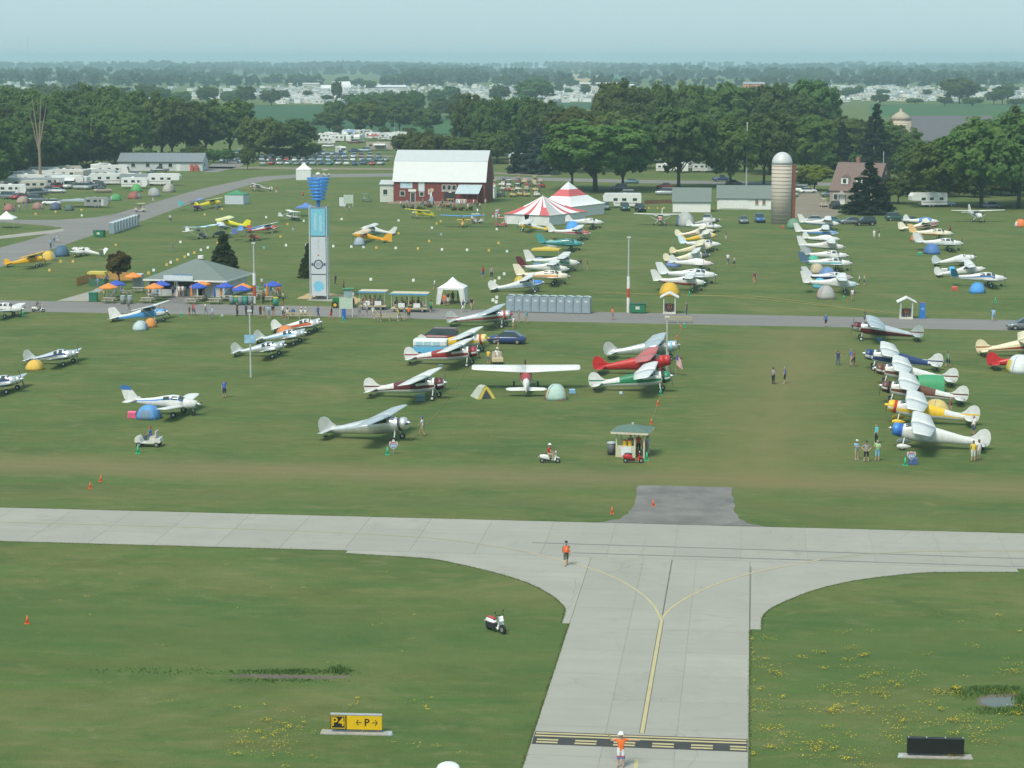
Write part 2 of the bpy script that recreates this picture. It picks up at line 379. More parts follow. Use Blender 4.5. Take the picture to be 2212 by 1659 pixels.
# flared fillets on both sides
def smooth_pts(pix, k=4):
    P = [G(*p) for p in pix]; out = []
    for i in range(len(P)-1):
        p0, p1, p2, p3 = P[max(i-1, 0)], P[i], P[i+1], P[min(i+2, len(P)-1)]
        for t in range(k):
            u = t/k
            out.append(.5*((2*p1)+(p2-p0)*u+(2*p0-5*p1+4*p2-p3)*u*u+(3*p1-p0-3*p2+p3)*u**3))
    out.append(P[-1]); return out
FL = [(747, 1195), (833, 1200.5), (930, 1207), (1007, 1222), (1084, 1241), (1142, 1260), (1189, 1284), (1214, 1305), (1222, 1317), (1220, 1330), (1214, 1346.5)]
FR = [(2200, 1236), (2058, 1236), (1984, 1238), (1868, 1251), (1791, 1266), (1733, 1284), (1675, 1309), (1651, 1326), (1644.5, 1340), (1644, 1360)]
def fillet(pix, side):
    P = smooth_pts(pix); edge = 0 if side < 0 else CW
    endd = (P[-1]-c0).dot(CD)
    pts = [(p.x, p.y) for p in P]+[cp(endd, edge-.02*side*-1 if False else edge+.02*side)[:2]]
    k = hit(edge+.02*side); q = cp(k-.03, edge+.02*side); pts.append((q[0], q[1]))
    s = (P[0]-org).dot(TD); q = tp(s, -.03); pts.append((q[0], q[1]))
    m = MB().use(con); m.slab(pts, -.01, .028)
    return link('concrete_fillet', m.mesh('concrete_fillet'), conn)
fillet(FL, -1); fillet(FR, 1)
# short asphalt stub on the far side
sheet('asphalt_stub', [(1379, 1049), (1582, 1053), (1584, 1085), (1588, 1108), (1600, 1123), (1622, 1133), (1660, 1138.5), (1290, 1129.5), (1335, 1122), (1358, 1110), (1370, 1092)], .02, old_asphalt, .12, 'structure', 5)
# painted lines: yellow with thin black edges
ypaint = ground_mat('yellow_line', (.43, .375, .2), (.5, .435, .23), .8, (.36, .335, .23), .7, None, 0)
ypale = ground_mat('worn_yellow_line', (.3, .275, .17), (.33, .3, .175), .5, (.28, .27, .21), .8, None, 0)
bpaint = ground_mat('black_line', (.035, .036, .036), (.06, .06, .06), .8, (.09, .09, .085), .75, None, 0)
rubber = ground_mat('rubber_mark', (.13, .14, .135), (.2, .205, .195), .4, (.25, .25, .235), .9, None, 0)
seal = ground_mat('joint_seal', (.09, .09, .085), (.14, .14, .13), .4, (.2, .2, .19), .9, None, 0)
def ribbon(name, P, wd, z, mat):
    L, Rr = [], []
    for i, p in enumerate(P):
        d = (P[min(i+1, len(P)-1)]-P[max(i-1, 0)]).normalized(); nn = Vector((-d.y, d.x, 0))*wd/2
        L.append((p.x+nn.x, p.y+nn.y, z)); Rr.append((p.x-nn.x, p.y-nn.y, z))
    m = MB().use(mat)
    for i in range(len(P)-1): m.quad(Rr[i], Rr[i+1], L[i+1], L[i])
    o = link(name, m.mesh(name)); o['kind'] = 'structure'; return o
mid = smooth_pts([(1386.5, 1585), (1429, 1342)], 6)
ribbon('line_border', mid, .29, .034, seal); ribbon('yellow_line', mid, .2, .038, ypaint)
midb = [Vector(cp(-21, CW*.5, 0)), G(1373, 1659), G(1376, 1642)]
ribbon('yellow_line', [midb[1]-CD*12, midb[1], midb[2]], .2, .038, ypaint)
ribbon('yellow_line', smooth_pts([(1429, 1342), (1413, 1311), (1386, 1284), (1347, 1258.5), (1305, 1239), (1258, 1223.5), (1200, 1208), (1142, 1194.5)]), .14, .038, ypaint)
ribbon('yellow_line', smooth_pts([(1431, 1338), (1442, 1322), (1466, 1303), (1500, 1284), (1551, 1262), (1624, 1239), (1694, 1224.5), (1771, 1210)]), .14, .0421, ypaint)
ribbon('worn_yellow_line', smooth_pts([(1142, 1194.5), (1065, 1181), (987.5, 1169.5), (910, 1161.7), (755, 1152.8), (500, 1143), (0, 1128)]), .16, .038, ypale)
ribbon('worn_yellow_line', smooth_pts([(1771, 1210), (1849, 1200.5), (1965, 1193), (2159, 1191), (2400, 1194)]), .16, .038, ypale)
ribbon('rubber_mark', smooth_pts([(1150, 1173), (1690, 1190), (2300, 1211)]), .22, .035, rubber)
ribbon('rubber_mark', smooth_pts([(1235, 1195), (1690, 1209), (2300, 1228)]), .22, .035, rubber)
ribbon('joint_seal', smooth_pts([(1452, 1210), (1431, 1330)], 3), .08, .0345, seal)
ribbon('joint_seal', smooth_pts([(1622, 1225), (1620, 1358)], 3), .05, .0345, seal)
# holding position marking, straight across the connector
hs = 0.0; ge = G(1156, 1581); hs = (ge-c0).dot(CD)
hb = 1.95
q = [cp(hs, .05), cp(hs, CW-.05), cp(hs-hb, CW-.05), cp(hs-hb, .05)]
m = MB().use(bpaint); m.quad(*[(p[0], p[1], .036) for p in q]); hold = link('hold_marking', m.mesh('hold_marking')); hold['kind'] = 'structure'
def bar(s, d0, d1, wd=.16):
    m = MB().use(ypaint); m.quad(*[(*cp(a, b)[:2], .041) for a, b in ((s, d0), (s, d1), (s-wd, d1), (s-wd, d0))]); link('painted_bar', m.mesh('painted_bar'), hold)
bar(hs-.14, .1, CW-.1, .21); bar(hs-.55, .1, CW-.1, .21)
dl = CW/11.2
for k in range(6):
    for s in (hs-1.12, hs-1.52): bar(s, .25+k*2*dl, min(CW-.1, .25+k*2*dl+dl*1.12), .22)
# ------------------------------------------------------------------ ditch and pond in the foreground grass
mud = ground_mat('mud', (.11, .095, .07), (.17, .15, .11), .8, (.06, .05, .04), .7)
sheet('ditch', [(495, 1459), (560, 1456), (640, 1458), (720, 1460), (752, 1456), (745, 1465), (690, 1468), (600, 1466), (520, 1463)], .008, mud, .15, 'structure', 3)
wm = bpy.data.materials.new('pond_water'); n, b = nodes(wm); b.inputs['Base Color'].default_value = (.09, .1, .075, 1); b.inputs['Roughness'].default_value = .04
nz = noise(n, n.nodes.new('ShaderNodeNewGeometry').outputs['Position'], 3, 3); bp = n.nodes.new('ShaderNodeBump'); bp.inputs['Strength'].default_value = .03; n.links.new(nz, bp.inputs['Height']); n.links.new(bp.outputs[0], b.inputs['Normal'])
sheet('mud_bank', [(2108, 1508), (2150, 1500), (2214, 1500), (2290, 1508), (2290, 1535), (2212, 1536), (2150, 1532), (2118, 1524)], .008, mud, .15, 'structure', 3)
sheet('pond', [(2118, 1512), (2150, 1507), (2190, 1506), (2212, 1511), (2270, 1514), (2270, 1526), (2205, 1527), (2150, 1529), (2122, 1520)], .014, wm, .1, 'structure', 3)
# ------------------------------------------------------------------ grass tufts, weeds and flowers (uncountable)
def tuft_object(name, pts, hts, wds, mat, blades=2):
    n_ = len(pts)*blades; V = np.zeros((n_*3, 3), np.float32); rng = np.random.default_rng(3)
    P = np.repeat(np.array(pts, np.float32), blades, 0); H = np.repeat(np.array(hts, np.float32), blades); W = np.repeat(np.array(wds, np.float32), blades)
    a = rng.uniform(0, 6.283, n_); lean = rng.uniform(-.5, .5, (n_, 2))*H[:, None]
    V[0::3, 0] = P[:, 0]-np.cos(a)*W; V[0::3, 1] = P[:, 1]-np.sin(a)*W; V[0::3, 2] = P[:, 2]
    V[1::3, 0] = P[:, 0]+np.cos(a)*W; V[1::3, 1] = P[:, 1]+np.sin(a)*W; V[1::3, 2] = P[:, 2]
    V[2::3, 0] = P[:, 0]+lean[:, 0]; V[2::3, 1] = P[:, 1]+lean[:, 1]; V[2::3, 2] = P[:, 2]+H
    me = bpy.data.meshes.new(name); me.vertices.add(n_*3); me.vertices.foreach_set('co', V.ravel())
    me.loops.add(n_*3); me.loops.foreach_set('vertex_index', np.arange(n_*3, dtype=np.int32))
    me.polygons.add(n_); me.polygons.foreach_set('loop_start', np.arange(0, n_*3, 3, dtype=np.int32)); me.polygons.foreach_set('loop_total', np.full(n_, 3, np.int32))
    me.materials.append(mat); me.update(calc_edges=True); me.validate()
    o = link(name, me); o['kind'] = 'stuff'; return o
gblade = ground_mat('grass_blades', (.085, .13, .042), (.13, .155, .06), .4, (.16, .17, .075), .9, None, 0)
gdark = ground_mat('rank_grass', (.08, .15, .04), (.11, .19, .055), .6, (.07, .12, .035), .9, None, 0)
rng = np.random.default_rng(11)
def in_poly_paved(x, y):
    p = Vector((x, y, 0)); s = (p-org).dot(TD); d = (p-org).dot(TN)
    if -.05 < d < TW+.05: return True
    cs = (p-c0).dot(CD); cd = (p-c0).dot(CN)
    return -.05 < cd < CW+.05 and cs < kL+2
polyL = [(p.x, p.y) for p in smooth_pts(FL)]+[cp((smooth_pts(FL)[-1]-c0).dot(CD), 1)[:2], cp(kL+1, 1)[:2]]
polyR = [(p.x, p.y) for p in smooth_pts(FR)]+[cp((smooth_pts(FR)[-1]-c0).dot(CD), CW-1)[:2], cp(kR+1, CW-1)[:2]]
def inside(poly, x, y):
    c = False; n_ = len(poly); j = n_-1
    for i in range(n_):
        (xi, yi), (xj, yj) = poly[i], poly[j]
        if (yi > y) != (yj > y) and x < (xj-xi)*(y-yi)/(yj-yi)+xi: c = not c
        j = i
    return c
# ragged turf along pavement edges
pts, hh, ww = [], [], []
def along(P, step, spread, nrm):
    for i in range(len(P)-1):
        L = (P[i+1]-P[i]).length; k = int(L/step)
        for t in range(k):
            p = P[i].lerp(P[i+1], t/max(k, 1)); off = (rng.random()**1.5*spread-.05)*nrm
            d = (P[i+1]-P[i]).normalized(); p = p+Vector((-d.y, d.x, 0))*off
            pts.append((p.x, p.y, .005)); hh.append(.015+.04*rng.random()); ww.append(.04+.05*rng.random())
along(smooth_pts(FL), .04, .18, -1); along(smooth_pts(FR), .04, .18, 1)
along([Vector(tp(0, TW)), Vector(tp(150, TW))], .05, .35, 1)
along([Vector(tp(0, 0)), Vector(tp((G(745, 1195)-org).dot(TD), 0))], .05, .3, -1)
along([Vector(cp(-22, 0)), Vector(cp((smooth_pts(FL)[-1]-c0).dot(CD), 0))], .04, .18, 1)
along([Vector(cp(-22, CW)), Vector(cp((smooth_pts(FR)[-1]-c0).dot(CD), CW))], .04, .18, -1)
tuft_object('verge_grass', pts, hh, ww, gblade)
# rank weeds by ditch and pond
pts, hh, ww = [], [], []
for (cx, cy, sx, sy, n_, h0) in ((620, 1452, 75, 3.5, 700, .22), (735, 1450, 16, 5, 220, .4), (600, 1470, 70, 3, 300, .15), (2150, 1493, 50, 5, 800, .4), (2092, 1500, 14, 6, 200, .4), (2190, 1536, 50, 5, 1000, .25), (2222, 1512, 16, 10, 700, .7), (330, 1450, 110, 6, 250, .12)):
    for k in range(n_):
        u = rng.normal(size=2); p = G(cx+sx*u[0], cy+sy*u[1]); pts.append((p.x, p.y, 0)); hh.append(h0*(.25+.8*rng.random())*math.exp(-.25*float(u@u))); ww.append(.02+.04*rng.random())
tuft_object('rank_weeds', pts, hh, ww, gdark)
# yellow wild flowers in drifts
fl = ground_mat('yellow_petals', (.62, .46, .01), (.75, .57, .02), 2, (.5, .36, .01), .8, None, 0)
m = MB().use(fl)
drifts = []
for k in range(90): drifts.append((random.uniform(1640, 2215), random.triangular(1370, 1665, 1560), random.uniform(8, 42), 44))
for k in range(16): drifts.append((random.uniform(1760, 2215), random.uniform(1330, 1480), random.uniform(6, 26), 22))
for k in range(40): drifts.append((random.gauss(585, 48), random.gauss(1585, 30), random.uniform(6, 34), 15))
for k in range(14): drifts.append((random.uniform(690, 1000), random.uniform(1500, 1650), random.uniform(4, 16), 12))
for k in range(30): drifts.append((random.uniform(0, 900), random.uniform(1200, 1560), random.uniform(4, 16), 7))
for k in range(8): drifts.append((1621+random.uniform(0, 8), random.uniform(1370, 1640), 3, 14))
for cx, cy, rad, nf in drifts:
    for k in range(nf):
        p = G(cx+random.gauss(0, rad*.6), min(1690, cy+random.gauss(0, rad*.16)))
        if in_poly_paved(p.x, p.y) or inside(polyL, p.x, p.y) or inside(polyR, p.x, p.y): continue
        r = random.uniform(.018, .042); z = random.uniform(.1, .2); a = random.uniform(0, 6.3); tx, ty = random.uniform(-.03, .01), random.uniform(-.05, .02)
        m.quad(*[(p.x+r*math.cos(a+i*1.571), p.y+r*math.sin(a+i*1.571), z+r*(math.cos(a+i*1.571)*tx+math.sin(a+i*1.571)*ty)*12) for i in range(4)])
o = link('wild_flowers', m.mesh('wild_flowers')); o['kind'] = 'stuff'
# ================================================================== aeroplanes
def ring(x, zc, hw, hh, e=2.0, n=20):
    out = []
    for i in range(n):
        a = 2*math.pi*i/n; c, s = math.cos(a), math.sin(a)
        out.append((x, hw*math.copysign(abs(c)**(2/e), c), zc+hh*math.copysign(abs(s)**(2/e), s)))
    return out
FUS = {
 'radial': [(1.18, 1.5, .40, .40, 2), (1.1, 1.5, .52, .52, 2), (.9, 1.5, .58, .58, 2), (.5, 1.5, .6, .6, 2), (.3, 1.5, .59, .6, 2), (.05, 1.52, .62, .68, 2.3), (-.5, 1.6, .64, .78, 2.6), (-1.6, 1.63, .62, .76, 2.5), (-2.6, 1.67, .54, .68, 2.3), (-4, 1.73, .38, .5, 2), (-5.6, 1.79, .22, .31, 2), (-6.6, 1.83, .1, .16, 2), (-7.0, 1.84, .04, .1, 2)],
 'cessna': [(1.66, 1.25, .2, .2, 2), (1.52, 1.25, .42, .36, 2.6), (.9, 1.27, .52, .45, 2.8), (.5, 1.3, .56, .5, 3), (.1, 1.5, .58, .7, 3.2), (-.6, 1.55, .58, .74, 3.2), (-1.4, 1.52, .52, .68, 2.8), (-2.2, 1.48, .42, .52, 2.4), (-3.4, 1.46, .3, .38, 2.2), (-5, 1.5, .16, .24, 2), (-6, 1.55, .05, .12, 2)],
 'low': [(1.86, 1.1, .2, .2, 2), (1.72, 1.1, .4, .34, 2.6), (1.0, 1.12, .5, .44, 2.8), (.6, 1.16, .55, .5, 2.6), (.1, 1.27, .57, .62, 2.4), (-.6, 1.29, .57, .64, 2.4), (-1.4, 1.25, .5, .56, 2.3), (-2.3, 1.2, .38, .43, 2.2), (-3.6, 1.2, .24, .3, 2), (-4.8, 1.25, .1, .16, 2), (-5.1, 1.26, .04, .1, 2)],
 'swift': [(1.22, 1.15, .24, .24, 2), (1.1, 1.15, .36, .36, 2), (.8, 1.15, .44, .44, 2), (.2, 1.15, .5, .5, 2), (-.1, 1.22, .52, .6, 2.1), (-.7, 1.27, .52, .64, 2.1), (-1.4, 1.25, .46, .54, 2), (-2.4, 1.24, .33, .4, 2), (-3.6, 1.27, .19, .25, 2), (-4.5, 1.3, .09, .14, 2), (-4.9, 1.31, .03, .07, 2)],
 'cub': [(1.02, 1.3, .18, .22, 2), (.9, 1.3, .3, .33, 2.4), (.45, 1.35, .36, .42, 3), (.1, 1.5, .38, .6, 3.5), (-.6, 1.52, .38, .6, 3.5), (-1.3, 1.5, .37, .52, 3.5), (-2.6, 1.5, .27, .36, 3.2), (-4, 1.5, .15, .24, 3), (-4.9, 1.5, .06, .15, 2), (-5.3, 1.5, .03, .08, 2)],
}
WNG = {  # le_x, z, root chord, tip chord, span, dihedral, sweep of the leading edge, roundness
 'radial': (-.25, 2.33, 2.2, 1.55, 11.2, 1.3, .12, .22), 'cessna': (.3, 2.22, 1.63, 1.15, 10.9, 1.7, .12, .2), 'low': (.75, .84, 1.65, 1.3, 9.3, 6, .12, .3),
 'swift': (.45, .82, 1.75, 1.05, 8.9, 6, .2, .4), 'cub': (.15, 2.12, 1.6, 1.58, 10.6, 1, 0, .7)}
FIN = {
 'radial': [(-4.6, 2.12), (-5.5, 2.2), (-5.85, 2.5), (-6.15, 2.95), (-6.5, 3.15), (-6.85, 3.12), (-7.1, 2.85), (-7.22, 2.4), (-7.18, 1.9), (-7.0, 1.66), (-6.6, 1.7)],
 'round': [(-3.9, 1.75), (-4.7, 1.85), (-5.1, 2.2), (-5.4, 2.65), (-5.75, 2.85), (-6.1, 2.75), (-6.3, 2.4), (-6.3, 1.9), (-6.1, 1.5), (-5.4, 1.45)],
 'square': [(-3.2, 1.72), (-4.6, 1.85), (-5.15, 2.75), (-5.3, 2.95), (-6.05, 3.0), (-6.25, 2.9), (-6.3, 1.7), (-6.0, 1.42), (-5.0, 1.45)],
 'swept': [(-3.3, 1.74), (-4.7, 1.9), (-5.6, 3.05), (-5.75, 3.15), (-6.4, 3.15), (-6.5, 3.05), (-6.15, 1.8), (-6.05, 1.45), (-5.0, 1.45)],
 'lowswept': [(-2.9, 1.42), (-3.9, 1.55), (-4.75, 2.6), (-4.9, 2.7), (-5.55, 2.7), (-5.65, 2.6), (-5.3, 1.5), (-5.1, 1.15), (-4.2, 1.2)],
 'lowround': [(-2.8, 1.45), (-3.6, 1.55), (-3.95, 1.95), (-4.25, 2.4), (-4.5, 2.5), (-4.8, 2.42), (-5.05, 2.0), (-5.05, 1.5), (-4.85, 1.15), (-4.2, 1.2)],
 'cub': [(-3.9, 1.68), (-4.5, 1.8), (-4.75, 2.2), (-5.0, 2.42), (-5.3, 2.42), (-5.6, 2.1), (-5.65, 1.7), (-5.5, 1.4), (-5.1, 1.35)]}
STAB = {'radial': (-5.75, -6.85, 1.92, 2.05), 'cessna': (-4.9, -6.05, 1.6, 1.75), 'low': (-4.0, -5.05, 1.35, 1.75), 'swift': (-3.9, -4.85, 1.42, 1.6), 'cub': (-4.3, -5.3, 1.55, 1.5)}
def foil(le, ch, y, z, th):
    """closed aerofoil section with its nose forward"""
    p = [(0, 0), (.06, .55), (.25, .9), (.55, .65), (1, .06), (1, -.02), (.55, -.25), (.2, -.4), (.05, -.3)]
    return [(le-a*ch, y, z+b*th*ch) for a, b in p]
def wing_half(mb, spec, sgn, tip=None, k=1.0):
    le, z, cr, ct, span, dih, sw, rd = spec; h = span/2; rings = []
    st = [0, .25, .5, .75, .9, .97, 1.0] if rd > .25 else [0, .33, .66, .93, .965, .985, 1.0]; t0_ = .85 if rd > .25 else .93
    for t in st:
        c = cr+(ct-cr)*t; l = le-sw*t
        if t > t0_:
            u = (t-t0_)/(1-t0_); f = math.sqrt(max(0.02, 1-u**2.4*(.3+.66*rd))); l -= c*(1-f)*.45; c *= f
        th = .12*(1-.35*t)*(1 if t < 1 else .4)
        rings.append(foil(l, c, sgn*t*h, z+t*h*math.tan(R(dih)), th))
    if sgn < 0: rings = [r[::-1] for r in rings]
    nr = len(rings)
    mb.smooth = True
    if tip is not None:
        a = mb.cur; mb.use(tip); b_ = mb.cur
        mb.loft(rings, True, True, lambda kk, i: b_ if kk >= nr-4 else a)
    else: mb.loft(rings)
    mb.smooth = False
    return mb
N_PLANE = [0]
def airplane(kind, px, py, head, label, body=WHITE, stripe=None, nose=None, wing=None, fin='', tail=False, top=None, band=None, spin=None, group=None,
             s=1.0, cover=None, pants=None, tipc=None, tailc=None, st=(-.25, .12), z=0.0, topx=(-5.2, -1.4), nosex=None, low=True, prop=True, name=None, fintip=None):
    K = kind; F = FUS[K]; W = WNG[K]; bm_, wm_ = P_(body), P_(wing or body); sm_ = P_(stripe or body); nm_ = P_(nose or body); tm_ = P_(top or body)
    taild = tail or K in ('radial', 'swift', 'cub')
    pitch = {'radial': 10.5, 'swift': 11, 'cub': 11.5, 'cessna': 10.5, 'low': 9}[K] if taild else 0
    dx = -.5 if (taild and K in ('cessna', 'low')) else 0
    cp_, sp_ = math.cos(R(pitch)), math.sin(R(pitch))
    def X(x, y, z_):
        x += dx; return ((x*cp_-z_*sp_)*s, y*s, (z_*cp_+x*sp_)*s)
    nx = nosex if nosex is not None else {'radial': .32, 'cessna': .45, 'low': .55, 'swift': .3, 'cub': .4}[K]
    g = G(px, py, z)
    nm = name or 'airplane'
    t = thing(nm, label, 'airplane', g, R(head), group)
    # fuselage and cowling
    def bodyloft(F, slots):
        mb = MB(); ids = []
        for q in slots: mb.use(q); ids.append(mb.cur)
        n = 20; mb.smooth = True
        rings = [ring(*r, n=n) for r in F]
        def mf(k, i):
            a = 2*math.pi*(i+.5)/n; zr = math.sin(a); x = (F[k][0]+F[k+1][0])/2
            if x > nx: return ids[2] if not (st[0] < zr < st[1] and stripe and nose) else ids[0]
            if st[0] < zr < st[1]: return ids[1]
            if zr > .1 and topx[0] < x < topx[1]: return ids[3]
            return ids[0]
        mb.loft(rings, True, True, mf); mb.smooth = False
        return mb
    k0 = max(i for i, r in enumerate(F) if r[0] >= nx)
    part('fuselage', bodyloft(F[k0:], (bm_, sm_, nm_, tm_)).xf(X), t)
    part('cowling', bodyloft(F[:k0+1], (bm_, sm_, nm_, tm_)).xf(X), t)
    def at(x):
        for a, b in zip(F, F[1:]):
            if a[0] >= x >= b[0]:
                u = (a[0]-x)/(a[0]-b[0]); return tuple(a[i]+(b[i]-a[i])*u for i in range(5))
        return F[-1]
    def patch(nm_, xs, a0, a1, mat, k=1.015, m=6):
        mb = MB().use(mat); mb.smooth = True; rings = []
        for x in xs:
            _, zc, hw, hh, e = at(x); row = []
            for i in range(m+1):
                a = R(a0+(a1-a0)*i/m); c, s_ = math.cos(a), math.sin(a)
                row.append((x, k*hw*math.copysign(abs(c)**(2/e), c), zc+k*hh*math.copysign(abs(s_)**(2/e), s_)))
            rings.append(row)
        mb.loft(rings, False, False); part(nm_, mb.xf(X), t)
    gl = glass()
    if K == 'radial':
        patch('windshield', (.12, -.05, -.3, -.42), 24, 156, gl)
        for a in ((14, 44), (166, 136)): patch('side_window', (-.5, -1, -1.5, -1.95), *a, gl, 1.015, 3)
    elif K in ('cessna', 'cub'):
        patch('windshield', (.42, .25, .12, 0) if K == 'cessna' else (.4, .25, .1), 28, 152, gl)
        for a in ((8, 44), (172, 136)): patch('side_window', (-.1, -.6, -1.1, -1.55), *a, gl, 1.015, 3)
    elif K == 'low':
        patch('windshield', (.62, .4, .15), 25, 155, gl)
        for a in ((18, 58), (162, 122)): patch('side_window', (.05, -.4, -.9, -1.35), *a, gl, 1.015, 3)
    else:
        patch('windshield', (.12, .0, -.15), 25, 155, gl)
        for a in ((12, 62), (168, 118)): patch('side_window', (-.22, -.6, -1.0, -1.3), *a, gl, 1.015, 3)
    if cover:
        patch('cabin_cover', (.55, .1, -.6, -1.3, -1.9), -25, 205, paint(cover, .8), 1.05, 12)
    if band:
        patch('cowl_band', (.62, .5, .38), 0, 360, paint(band, .7), 1.03, 20)
    # wings
    for sg in (1, -1):
        mb = MB().use(wm_); wing_half(mb, W, sg, P_(tipc) if tipc else None); wg = part('wing', mb.xf(X), t)
        if K in ('cessna', 'cub'):
            yy = W[4]*.5*.55; mb = MB().use(wm_); mb.tube((-.1, sg*.5, 1.0), (W[0]-.6, sg*yy, W[1]+yy*math.tan(R(W[5]))-.05), .045, n=5)
            if K == 'cub': mb.tube((-.7, sg*.38, 1.05), (W[0]-1.2, sg*yy, W[1]+.03), .03, n=5)
            part('wing_strut', mb.xf(X), t)
    # tail
    fk = fin or {'radial': 'radial', 'cessna': 'swept', 'low': 'lowswept', 'swift': 'lowround', 'cub': 'cub'}[K]
    tm2 = P_(tailc or body)
    if fk == 'vee':
        for sg in (1, -1):
            mb = MB().use(tm2); rr = []
            for u in (0, .9, 1): rr.append(foil(-4.1-.5*u, 1.05-.35*u, sg*(.08+1.35*u), 1.35+1.1*u, .1))
            if sg < 0: rr = [q[::-1] for q in rr]
            mb.loft(rr); part('tail_fin', mb.xf(X), t)
    else:
        mb = MB().use(tm2); mb.prism(FIN[fk], -.045, .045)
        f = part('tail_fin', mb.xf(X), t)
        if fintip:
            zt = max(q[1] for q in FIN[fk]); cut = zt-.42; pts_ = []
            for (xa, za), (xb, zb) in zip(FIN[fk], FIN[fk][1:]+FIN[fk][:1]):
                if za >= cut: pts_.append((xa, za))
                if (za-cut)*(zb-cut) < 0: u_ = (cut-za)/(zb-za); pts_.append((xa+(xb-xa)*u_, cut))
            part('fin_tip', MB().use(P_(fintip)).prism(pts_, -.055, .055).xf(X), f)
        if stripe and K == 'radial':
            mb = MB().use(sm_)
            for sg in (-1, 1): mb.quad((-5.4, sg*.05, 2.0), (-5.4, sg*.05, 2.14), (-7.15, sg*.05, 2.42), (-7.2, sg*.05, 2.28))
            part('fin_stripe', mb.xf(X), f)
        a, b, zz, hsp = STAB[K]
        for sg in (1, -1):
            mb = MB().use(tm2); rr = []
            for u in (0, .5, .85, 1):
                ch = (a-b)*(1-.28*u)*(1 if u < 1 else .55); rr.append(foil(a-.22*u-(.15 if u == 1 else 0), ch, sg*hsp*u, zz, .09))
            if sg < 0: rr = [q[::-1] for q in rr]
            mb.smooth = True; mb.loft(rr); mb.smooth = False; part('tailplane', mb.xf(X), t)
    # propeller
    pz = F[0][1]; pxx = F[0][0]+.1
    mb = MB().use(paint((.05, .05, .05), .4)); ang = R((N_PLANE[0]*53) % 180)
    for q in (0, math.pi):
        ca, sa = math.cos(ang+q), math.sin(ang+q); mb.loft([[(pxx+o_*.03, ca*r_-sa*w_, pz+sa*r_+ca*w_) for o_, w_ in ((-1, -b_), (1, -b_*.3), (1, b_), (-1, b_*.3))] for r_, b_ in ((.05, .05), (.4, .09), (.75, .08), (1.0, .04))])
    pr = part('propeller', mb.xf(X), t)
    mb = MB().use(P_(spin) if spin else metal()); mb.smooth = True; mb.loft([[(pxx-.1+a_, .17*r_*math.cos(i*.785), pz+.17*r_*math.sin(i*.785)) for i in range(8)] for a_, r_ in ((0, 1), (.15, .85), (.28, .5), (.36, .1))]); part('spinner', mb.xf(X), pr)
    N_PLANE[0] += 1
    # undercarriage (on level ground)
    tr = 1.25 if K != 'cub' else .95; wr = .27*s
    hub = K == 'radial'
    low_w = K in ('low', 'swift')
    for sg in (1, -1):
        mb = MB().use(metal() if body == SILVER else paint(WHITE if body != RED else RED, .4))
        topz = (.82 if low_w else .95); yy = tr*1.15 if low_w else tr
        p1 = X(-.15 if not taild else .02, sg*(yy if low_w else .42), topz)
        mb.tube(p1, (0, sg*yy*s, wr), .06*s, .045*s, 6); lg = part('gear_leg', mb, t)
        mb = MB().use(tyre()); mb.tube((0, sg*(yy*s-.08*s), wr), (0, sg*(yy*s+.08*s), wr), wr, n=12)
        mb.use(paint(WHITE, .4)); mb.tube((0, sg*(yy*s-.085*s), wr), (0, sg*(yy*s+.085*s), wr), wr*.5, n=8)
        part('wheel', mb, t)
        if pants:
            mb = MB().use(P_(pants)); mb.smooth = True
            mb.loft([[(x_*s, sg*yy*s+.14*s*r_*math.cos(i*.785), wr+.08*s+.24*s*r_*math.sin(i*.785)) for i in range(8)] for x_, r_ in ((.5, .1), (.42, .6), (.15, 1), (-.25, .85), (-.75, .15))]); part('wheel_fairing', mb, t)
    if taild:
        e = STAB[K]; q = X(e[1]+.15, 0, e[2]-.3); mb = MB().use(tyre()); mb.tube((q[0], -.04, .12*s), (q[0], .04, .12*s), .12*s, n=8); mb.use(paint(DGREY)); mb.tube((q[0], 0, .12*s), (q[0]+.25, 0, q[2]), .03, n=5); part('tail_wheel', mb, t)
    else:
        q = X(F[1][0]-.25, 0, F[1][1]-.2); mb = MB().use(tyre()); mb.tube((q[0], -.07, .2*s), (q[0], .07, .2*s), .2*s, n=10); mb.use(paint(WHITE)); mb.tube((q[0], 0, .2*s), (q[0]-.1, 0, q[2]), .04, n=5); part('nose_wheel', mb, t)
    return t
GF = 'classic high-wing planes parked by the taxiway'
A = airplane
# ---- front rows: radial-engined cantilever high-wing planes
A('radial', 860, 953, -15, 'polished silver high-wing taildragger beside the shield sign and green cone', SILVER, band=(.06, .06, .06), group=GF)
A('radial', 941, 862, -14, 'white high-wing taildragger with dark maroon nose and maroon spine', WHITE, MAROON, MAROON, top=MAROON, band=BLACK, group=GF, topx=(-4.2, -2.0), st=(-.3, -.05))
A('radial', 1014, 790, -13, 'white high-wing taildragger with bright red cowling and red spine, in front of van tent', WHITE, (.28, .02, .025), (.28, .02, .025), top=(.3, .02, .025), band=BLACK, group=GF, topx=(-4.2, -2.0), st=(-.3, -.05))
A('radial', 1036, 762, -13, 'yellow and white high-wing plane with red cowl band behind the van tent', WHITE, YELLOW, (.75, .6, .2), top=YELLOW, band=RED, group=GF, spin=YELLOW)
A('radial', 1088, 707, -12, 'silver high-wing taildragger with red cowling at edge of the road', SILVER, (.3, .05, .05), SILVER, spin=RED, band=RED, group=GF, st=(-.35, -.1))
A('radial', 1136, 834, 90, 'white high-wing plane seen from behind, red patch on its spine, between two tents', WHITE, None, RED, top=(.35, .05, .05), group=GF, topx=(-4.2, -2.0))
A('radial', 1446, 777, -9, 'silver high-wing taildragger with pale blue band round its cowling', SILVER, None, SILVER, band=LBLUE, group=GF)
